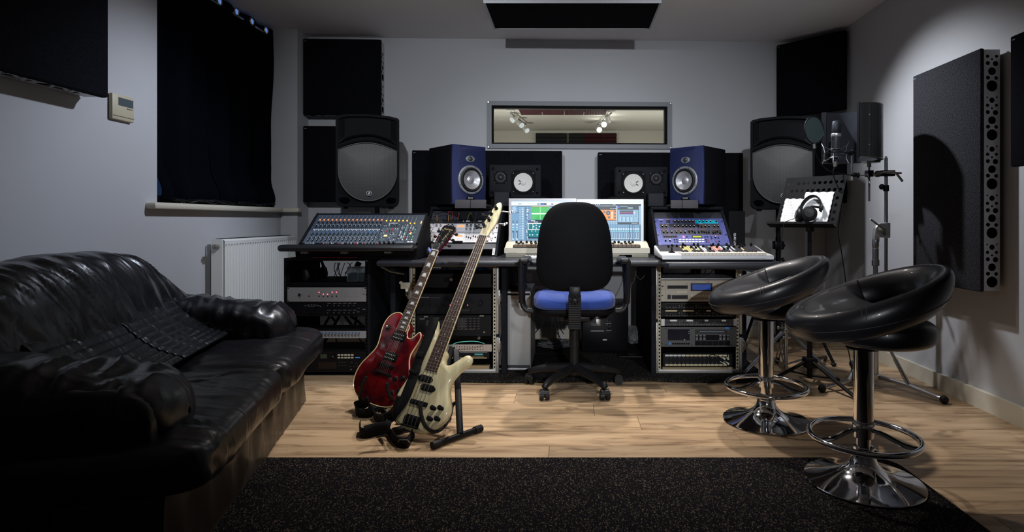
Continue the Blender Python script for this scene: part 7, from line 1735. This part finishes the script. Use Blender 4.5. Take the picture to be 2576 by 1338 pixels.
def leg(px,py,name='leg'): e=fl_(px,py,0.012); MB(B).cyl((1.42+(e.x-1.42)*0.06,3.42+(e.y-3.42)*0.06,0.135),e,0.0105,n=10).build('leg',BLK,t); MB(B).ell(e,(0.016,0.016,0.012),1,10,6).build('rubber_foot',RUB,t); MB(B).cyl((1.42,3.42,0.045),(1.42+(e.x-1.42)*0.5,3.42+(e.y-3.42)*0.5,0.075),0.005,n=6).build('brace',BLK,t)
leg(1936,958); leg(2152,1000); leg(2076,899)
PAP=mat('white_paper',(0.80,0.80,0.80),0.7)
def sheet(label,x0,x1,y0_,y1_,n,rot,lines):
    t=thing('paper_sheet',label,'paper',(DM@Vector(((x0+x1)/2,y0_,n)))); A=Matrix.Translation(-Vector(t.location))@DM@T((x0+x1)/2,y0_,n)@Matrix.Rotation(rot,4,'Z'); w=(x1-x0)/2; h=y1_-y0_
    MB(A).grid(lambda u,v:(-w+2*w*u+0.002*math.sin(v*40),h*v+0.0025*math.sin(u*23),0.0035*math.sin(u*3+v*2)+0.0005),20,20).build('page',PAP,t,smooth=60,solid=0.0004)
    mb=MB(A)
    for k in range(lines): 
        x=-w*0.75
        while x<w*0.3+0.02*rnd.random(): 
            l=0.006+0.012*rnd.random(); mb.box(x,x+l,h*(0.92-0.06*k),h*(0.92-0.06*k)+0.0012,0.0035,0.0045); x+=l+0.004
    if lines: mb.build('handwriting',mat('pencil_grey',(0.35,0.35,0.38),0.7),t,smooth=0)
sheet('white page with faint handwriting at the left of the music stand',-0.158,-0.01,0.004,0.185,0.004,0.0,13)
sheet('white page behind the headphones at the right of the music stand',-0.035,0.135,0.004,0.222,0.008,0.0,5)
hc=DM@Vector((0.02,0.046,0.045))
def studio_phones():
    t=thing('headphones','black studio headphones resting on the music stand lip','headphones',hc); 
    A=Matrix.Translation(-Vector(t.location))@frame(hc,wd,up)
    band=[]
    def bf(u,v):
        a=PI*(-0.02+1.04*u); q=v*2*PI; r_=0.072+0.006*math.cos(q)
        return (0.012+r_*math.cos(a)*0.86,0.045+(r_+0.025)*math.sin(a)*0.96,-0.012+0.016*math.sin(q))
    MB(A).grid(bf,30,12,cv=True).build('headband',RUB,t,smooth=70)
    for i,(cx_,cy_,cz_,d) in enumerate(((-0.048,0.012,-0.002,Vector((-0.75,-0.1,0.65))),(0.030,0.010,0.020,Vector((0.45,-0.15,0.88))))):
        d.normalize(); cc=Vector((cx_,cy_,cz_))
        MB(A).lathe([(0.0,-0.018),(0.036,-0.018),(0.043,-0.010),(0.043,0.002),(0.037,0.010),(0.026,0.013),(0.025,0.016),(0,0.017)],28,cc,d).build('ear_cup',BLK,t)
        MB(A).lathe([(0.0,-0.03),(0.028,-0.03),(0.037,-0.026),(0.038,-0.018),(0,-0.017)],24,cc,d).build('ear_pad',RUB,t)
        MB(A).lathe([(0.029,0.0105),(0.030,0.0115),(0.027,0.0125)],28,cc,d).build('cup_ring',CNT,t)
        e=Vector((-0.05 if i==0 else 0.075,0.062,-0.012)); MB(A).tube(smoothpts([cc+Vector((0,0.034,0.0)),cc+Vector((0.006*(1 if i else -1),0.045,0)),e],4),0.0065,8).rbox(e.x-0.010,e.x+0.010,e.y-0.014,e.y+0.012,e.z-0.012,e.z+0.012,0.004).build('hinge',BLK,t)
    MB(A).tube(smoothpts([(-0.055,-0.022,0.02),(-0.085,-0.045,0.035),(-0.092,-0.07,0.05),(-0.095,-0.16,0.03),(-0.097,-0.30,-0.02)],6),0.0022,6).build('lead',BLK,t)
studio_phones()
# ================================================================ DRUM THRONE
t=thing('drum_throne','low round stool with chrome braced legs behind the farther bar stool','stool',(wx(1977,3.62),3.62,0))
MB().ell((0.10,0,wz(765,3.62)),(0.17,0.16,0.045),1,32,14,e2=0.6).build('seat',LEATHS,t); MB().cyl((0.03,0,0.36),(0.12,0,0.42),0.02,n=10).cyl((0,0,0.02),(0,0,0.40),0.0125,n=14).build('post',CHROMED,t)
MB().rbox(-0.03,0.03,-0.02,0.02,0.33,0.375,0.006).build('clamp',BLK,t); MB().rbox(-0.022,0.022,-0.02,0.02,0.26,0.285,0.004).build('collar',CHROMED,t); MB().rbox(-0.028,0.028,-0.02,0.02,0.225,0.245,0.004).build('collar',CHROMED,t); MB().cyl((-0.05,-0.01,0.295),(0.0,0,0.295),0.004,n=8).ell((-0.05,-0.01,0.295),(0.01,0.004,0.012),1,8,6).build('wing_bolt',NICKEL,t)
for a in (195,320,80):
    c_,s_=math.cos(math.radians(a)),math.sin(math.radians(a)); R_=0.30
    for d in (-0.010,0.010):
        o=Vector((-s_*d,c_*d,0)); MB().cyl(Vector((0.025*c_,0.025*s_,0.27))+o,Vector((R_*c_,R_*s_,0.025))+o,0.0065,n=8).build('leg',CHROMED,t); MB().cyl(Vector((0.015*c_,0.015*s_,0.07))+o,Vector((R_*0.55*c_,R_*0.55*s_,0.14))+o,0.005,n=8).build('brace',CHROMED,t)
    MB().ell((R_*c_,R_*s_,0.018),(0.02,0.02,0.018),1,12,8).build('rubber_foot',RUB,t)
# ================================================================ MICROPHONE STAND
Sx,Sy=1.80,3.40
t=thing('microphone_stand','tall chrome tripod stand with side clamps beside the right wall','microphone stand',(Sx,Sy,0)); B=Matrix.Translation(-Vector(t.location))
CHR=CHROMED
MB(B).cyl((Sx,Sy,0.03),(Sx,Sy,0.62),0.0165,n=16).cyl((Sx,Sy,0.6),(Sx,Sy,0.82),0.0135,n=16).build('lower_tube',CHR,t)
MB(B).cyl((Sx,Sy,0.70),(Sx,Sy,0.735),0.021,n=16).cyl((Sx,Sy,0.735),(Sx,Sy,0.80),0.0175,n=16).lathe([(0.015,0.80),(0.019,0.82),(0.018,0.85),(0.010,0.87)],16,(Sx,Sy,0)).build('collar',CHR,t)
cl=Vector((Sx+0.03,Sy-0.005,0.91))
MB(B).lathe([(0.0,-0.014),(0.041,-0.014),(0.044,-0.008),(0.044,0.008),(0.041,0.014),(0,0.014)],36,cl,(0.1,-1,0)).rbox(Sx-0.015,Sx+0.018,Sy-0.015,Sy+0.015,0.84,0.91,0.006).rbox(Sx+0.045,Sx+0.080,Sy-0.016,Sy+0.016,0.865,0.955,0.004).build('tilter',ALU,t)
MB(B).tube([tuple(cl+Vector((0,-0.03,0))),tuple(cl+Vector((-0.03,-0.05,0.02))),tuple(cl+Vector((-0.10,-0.07,0.065)))],0.0055,8).cyl(cl+Vector((0,-0.014,0)),cl+Vector((0,-0.036,0)),0.012,n=12).build('tommy_bar',NICKEL,t)
X2=Sx+0.062
MB(B).cyl((X2,Sy,0.60),(X2,Sy,1.335),0.0095,n=14).cyl((X2,Sy,1.27),(X2,Sy,1.325),0.0075,n=12).cyl((X2,Sy,1.335),(X2,Sy,1.345),0.006,n=10).build('boom_tube',CHR,t)
MB(B).cyl((X2,Sy,1.14),(X2,Sy,1.175),0.0155,n=14).ell((X2-0.03,Sy-0.01,1.165),(0.017,0.014,0.017),1,12,10).build('boom_clamp',BLK,t)
zc=wz(438,Sy)
MB(B).rbox(X2-0.032,X2+0.045,Sy-0.02,Sy+0.02,zc-0.012,zc+0.022,0.003).build('clamp_block',BLK,t); MB(B).rbox(X2-0.118,X2-0.082,Sy-0.02,Sy+0.02,zc-0.016,zc+0.022,0.003).build('clamp_block',BLK,t)
MB(B).lathe([(0.0,-0.01),(0.018,-0.01),(0.02,0),(0.018,0.01),(0,0.01)],18,(X2-0.055,Sy-0.01,zc),(0,-1,0)).tube([(X2-0.09,Sy-0.02,zc-0.004),(X2-0.03,Sy-0.03,zc+0.008),(X2+0.03,Sy-0.03,zc+0.006),(X2+0.075,Sy-0.025,zc+0.004)],0.006,8).tube([(X2+0.045,Sy-0.025,zc+0.005),(X2+0.08,Sy-0.03,zc-0.045)],0.007,8).tube([(X2-0.12,Sy-0.02,zc),(X2-0.112,Sy-0.03,zc-0.055)],0.006,8).build('clamp_lever',NICKEL,t)
MB(B).cyl((X2-0.1,Sy,zc-0.16),(X2-0.1,Sy,1.31),0.0062,n=12).cyl((X2-0.1,Sy,1.285),(X2-0.1,Sy,1.315),0.010,n=12).build('filter_rod',CHR,t)
hub=Vector((Sx,Sy,0.055))
MB(B).lathe([(0.018,0.03),(0.030,0.034),(0.030,0.06),(0.018,0.065)],18,(Sx,Sy,0)).cyl((Sx,Sy,0.30),(Sx,Sy,0.36),0.024,n=16).build('tripod_collar',CHR,t)
for e in (fl_(2375,1005,0.022),fl_(2068,977,0.022),Vector((1.86,3.80,0.022))):
    d=(e-Vector((Sx,Sy,e.z))); m1=Vector((Sx,Sy,0.05))+d*0.08; mm=Vector((Sx,Sy,0.0))+d*0.52; mm.z=0.045
    MB(B).tube([tuple(m1),tuple(mm),tuple(e)],[0.013,0.013,0.009],10).build('leg',CHR,t); MB(B).cyl(Vector((Sx,Sy,0.335))+d*0.05,mm,0.0085,n=10).cyl((Vector((Sx,Sy,0.335))+d*0.05)*0.45+mm*0.55,mm,0.0115,n=10).build('brace',CHR,t)
    MB(B).ell(e,(0.022,0.022,0.022),1,16,12).build('rubber_ball',RUB,t)
# filter shield
t=thing('reflection_filter','curved black vocal booth screen with perforated metal back','sound screen',(1.62,3.36,1.317)); cx_,cy_=0,0
def arc(r,a0=118,a1=-98,n=26): return [(r*math.cos(math.radians(a0+(a1-a0)*k/n)),r*math.sin(math.radians(a0+(a1-a0)*k/n))) for k in range(n+1)]
PM=mat('filter_mesh',(0.05,0.05,0.052),0.4,0.6); nt=PM.node_tree; v=nt.nodes.new('ShaderNodeTexVoronoi'); v.inputs['Scale'].default_value=190; v.inputs['Randomness'].default_value=0.0
tc=nt.nodes.new('ShaderNodeTexCoord'); r=nt.nodes.new('ShaderNodeValToRGB'); r.color_ramp.elements[0].position=0.30; r.color_ramp.elements[0].color=(0.004,0.004,0.004,1); r.color_ramp.elements[1].position=0.42; r.color_ramp.elements[1].color=(0.10,0.10,0.105,1)
nt.links.new(tc.outputs['Object'],v.inputs['Vector']); nt.links.new(v.outputs['Distance'],r.inputs[0]); nt.links.new(r.outputs[0],nt.nodes['Principled BSDF'].inputs['Base Color'])
Hf=0.305
def wall_(r,m,name,th):
    a=arc(r); b=arc(r+th)[::-1]; MB().prism(a+b,0.0,Hf).build(name,m,t,smooth=40)
wall_(0.150,mat('blue_black_felt',(0.016,0.018,0.026),0.95,bump=(250,0.6)),'felt_lining',0.026); wall_(0.1765,PM,'perforated_back',0.003)
for a_ in (118,-98):
    c_,s_=math.cos(math.radians(a_)),math.sin(math.radians(a_))
    MB(frame((0.149*c_,0.149*s_,-0.002),(c_,s_,0),(0,0,1))).box(0,0.033,0,Hf+0.004,-0.002,0.002).build('end_strip',BLK,t,smooth=0)
    mb=MB()
    for k in range(30): mb.ell((0.165*c_,0.165*s_,0.008+k*0.010),(0.0022,0.0022,0.0022),1,6,4)
    for k in range(30): q=Vector((0.152*c_,0.152*s_,0.008+k*0.010)); mb.ell(q+Vector((s_,-c_,0))*0.004*(1 if a_>0 else -1),(0.002,0.002,0.002),1,6,4)
    mb.build('rivets',CHROMED,t)
for zz in (0.0,Hf): MB().tube([(x,y,zz) for x,y in arc(0.179)],0.0035,6).build('metal_rim',NICKEL,t)
mb=MB()
for a_ in (90,45,0,-45,-80):
    for zz in (0.07,0.235): mb.ell((0.181*math.cos(math.radians(a_)),0.181*math.sin(math.radians(a_)),zz),(0.004,0.004,0.004),1,8,6)
mb.build('bolts',CHROMED,t)
MB().box(0.10,0.182,-0.012,0.05,-0.012,-0.003).cyl((0.142,0.04,-0.035),(0.142,0.04,-0.003),0.012,n=12).build('mount_plate',NICKEL,t)
mic=Vector((1.515,3.30,1.34))
t=thing('studio_microphone','dark grey studio microphone hanging in a wire cradle before the curved screen','microphone',mic)
MG=mat('mic_grey',(0.06,0.065,0.075),0.4,0.4); 
tm=Matrix.Rotation(math.radians(3),4,'Y')
MB(tm).lathe([(0,-0.03),(0.014,-0.03),(0.017,-0.02),(0.021,0.0),(0.0235,0.01),(0.026,0.10),(0.026,0.108)],28).build('mic_body',MG,t)
MB(tm).lathe([(0.0265,0.106),(0.0275,0.108),(0.0275,0.122),(0.0265,0.124)],28).build('ring',ALU,t)
MB(tm).prism([(0.026*math.cos(a),0.021*math.sin(a)) for a in [2*PI*k/28 for k in range(28)]],0.124,0.197,bev=0.008).build('mic_grille',mat('mic_mesh',(0.035,0.038,0.045),0.45,0.6,bump=(500,0.8)),t)
MB().lathe([(0.0,-0.065),(0.010,-0.065),(0.011,-0.035),(0,-0.03)],12).build('connector',NICKEL,t)
# shock mount
t=thing('shock_mount','spidery chrome wire shock mount around the studio microphone','microphone mount',mic+Vector((0,0,0.0)))
for zz,r_ in ((0.035,0.032),(-0.012,0.030)): MB().tube([(r_*math.cos(a),r_*math.sin(a),zz) for a in [2*PI*k/24 for k in range(24)]],0.0025,6,closed=True).build('inner_ring',CHROMED,t)
MB().tube([(0.062*math.cos(a),0.062*math.sin(a),0.012) for a in [2*PI*k/32 for k in range(32)]],0.0028,6,closed=True).build('outer_ring',BLK,t)
for k in range(4):
    a=PI/4+k*PI/2+0.2; c_,s_=math.cos(a),math.sin(a)
    MB().tube([(0.055*c_,0.055*s_,0.012),(0.060*c_,0.060*s_,0.045),(0.072*c_,0.072*s_,0.072)],0.0024,6).tube([(0.058*c_,0.058*s_,0.012),(0.058*c_,0.058*s_,-0.02),(0.070*c_,0.070*s_,-0.048)],0.0024,6).tube([(0.062*c_,0.062*s_,0.055),(0.030*math.cos(a+0.6),0.030*math.sin(a+0.6),0.035),(0.062*c_,0.062*s_,0.012)],0.0012,5).tube([(0.060*c_,0.060*s_,-0.03),(0.030*math.cos(a-0.6),0.030*math.sin(a-0.6),-0.012)],0.0012,5).build('wire_arm',CHROMED,t)
MB().cyl((0.062,0,0.012),(0.095,0.0,0.012),0.005,n=8).cyl((0.09,-0.012,0.012),(0.09,0.012,0.012),0.012,n=12).build('swivel',BLK,t)
# small stand arm carrying the mount
ax_=wx(2143,3.3)
t=thing('microphone_support','short chrome rod with black joints carrying the microphone cradle','microphone arm',(ax_,3.30,wz(440,3.3))); B=Matrix.Translation(-Vector(t.location))
MB(B).cyl((ax_,3.30,wz(440,3.3)),(ax_+0.0,3.30,wz(377,3.3)),0.0065,n=12).build('rod',CHROMED,t)
MB(B).ell((ax_,3.30,1.356),(0.02,0.014,0.013),1,14,10).ell((ax_+0.012,3.29,wz(440,3.3)),(0.022,0.014,0.013),1,14,10).ell((ax_+0.028,3.285,wz(441,3.3)),(0.010,0.010,0.017),1,12,8).build('joint',BLK,t)
MB(B).cyl((ax_,3.30,wz(444,3.3)),(ax_,3.30,wz(454,3.3)),0.012,n=10).build('thread_collar',NICKEL,t)
MB(B).tube([(ax_+0.03,3.30,wz(441,3.3)),tuple(Vector((X2-0.10,Sy,zc-0.006)))],0.004,8).build('side_rod',NICKEL,t)
# pop filter
pc=Vector((wx(2048,3.28),3.28,wz(327,3.28)))
t=thing('pop_filter','round dark green mesh pop screen on a thin gooseneck left of the microphone','pop filter',pc); nd=Vector((-0.78,-0.60,0.0)).normalized()
nd=Vector((0.45,-0.89,0.0)).normalized()
MB().tube([tuple(Vector((nd.y,-nd.x,0))*0.077*math.cos(a)+Vector((0,0,1))*0.077*math.sin(a)) for a in [2*PI*k/40 for k in range(40)]],0.004,8,closed=True).build('hoop',BLK,t)
pm=mat('pop_mesh',(0.045,0.07,0.07),0.6,alpha=0.85); MB().cyl(-nd*0.001,nd*0.001,0.076,n=40).build('mesh',pm,t)
MB().cyl((0.0,0,-0.078),(0.004,0,-0.105),0.008,n=10).build('clamp',NICKEL,t)
MB().tube(smoothpts([(0.004,0,-0.10),(0.02,0.01,-0.15),(0.055,0.015,-0.20),(0.10,0.02,-0.235),(0.16,0.03,-0.245),(ax_-pc.x,0.02,wz(441,3.3)-pc.z)],6),0.003,6).build('gooseneck',BLK,t)
o=MB().tube(smoothpts([mic+Vector((0,0,-0.065)),mic+Vector((-0.01,0.0,-0.11)),Vector((ax_-0.05,3.32,1.08)),Vector((ax_-0.02,3.42,0.9)),at(2118,640,3.45),at(2128,720,3.45),at(2130,850,3.45),at(2138,900,3.35),Vector((wx(2150,3.3),3.3,0.006))],8),0.0032,6).build('microphone_cable',BLK); tag(o,'black microphone cable hanging behind the stools to the floor','cable')
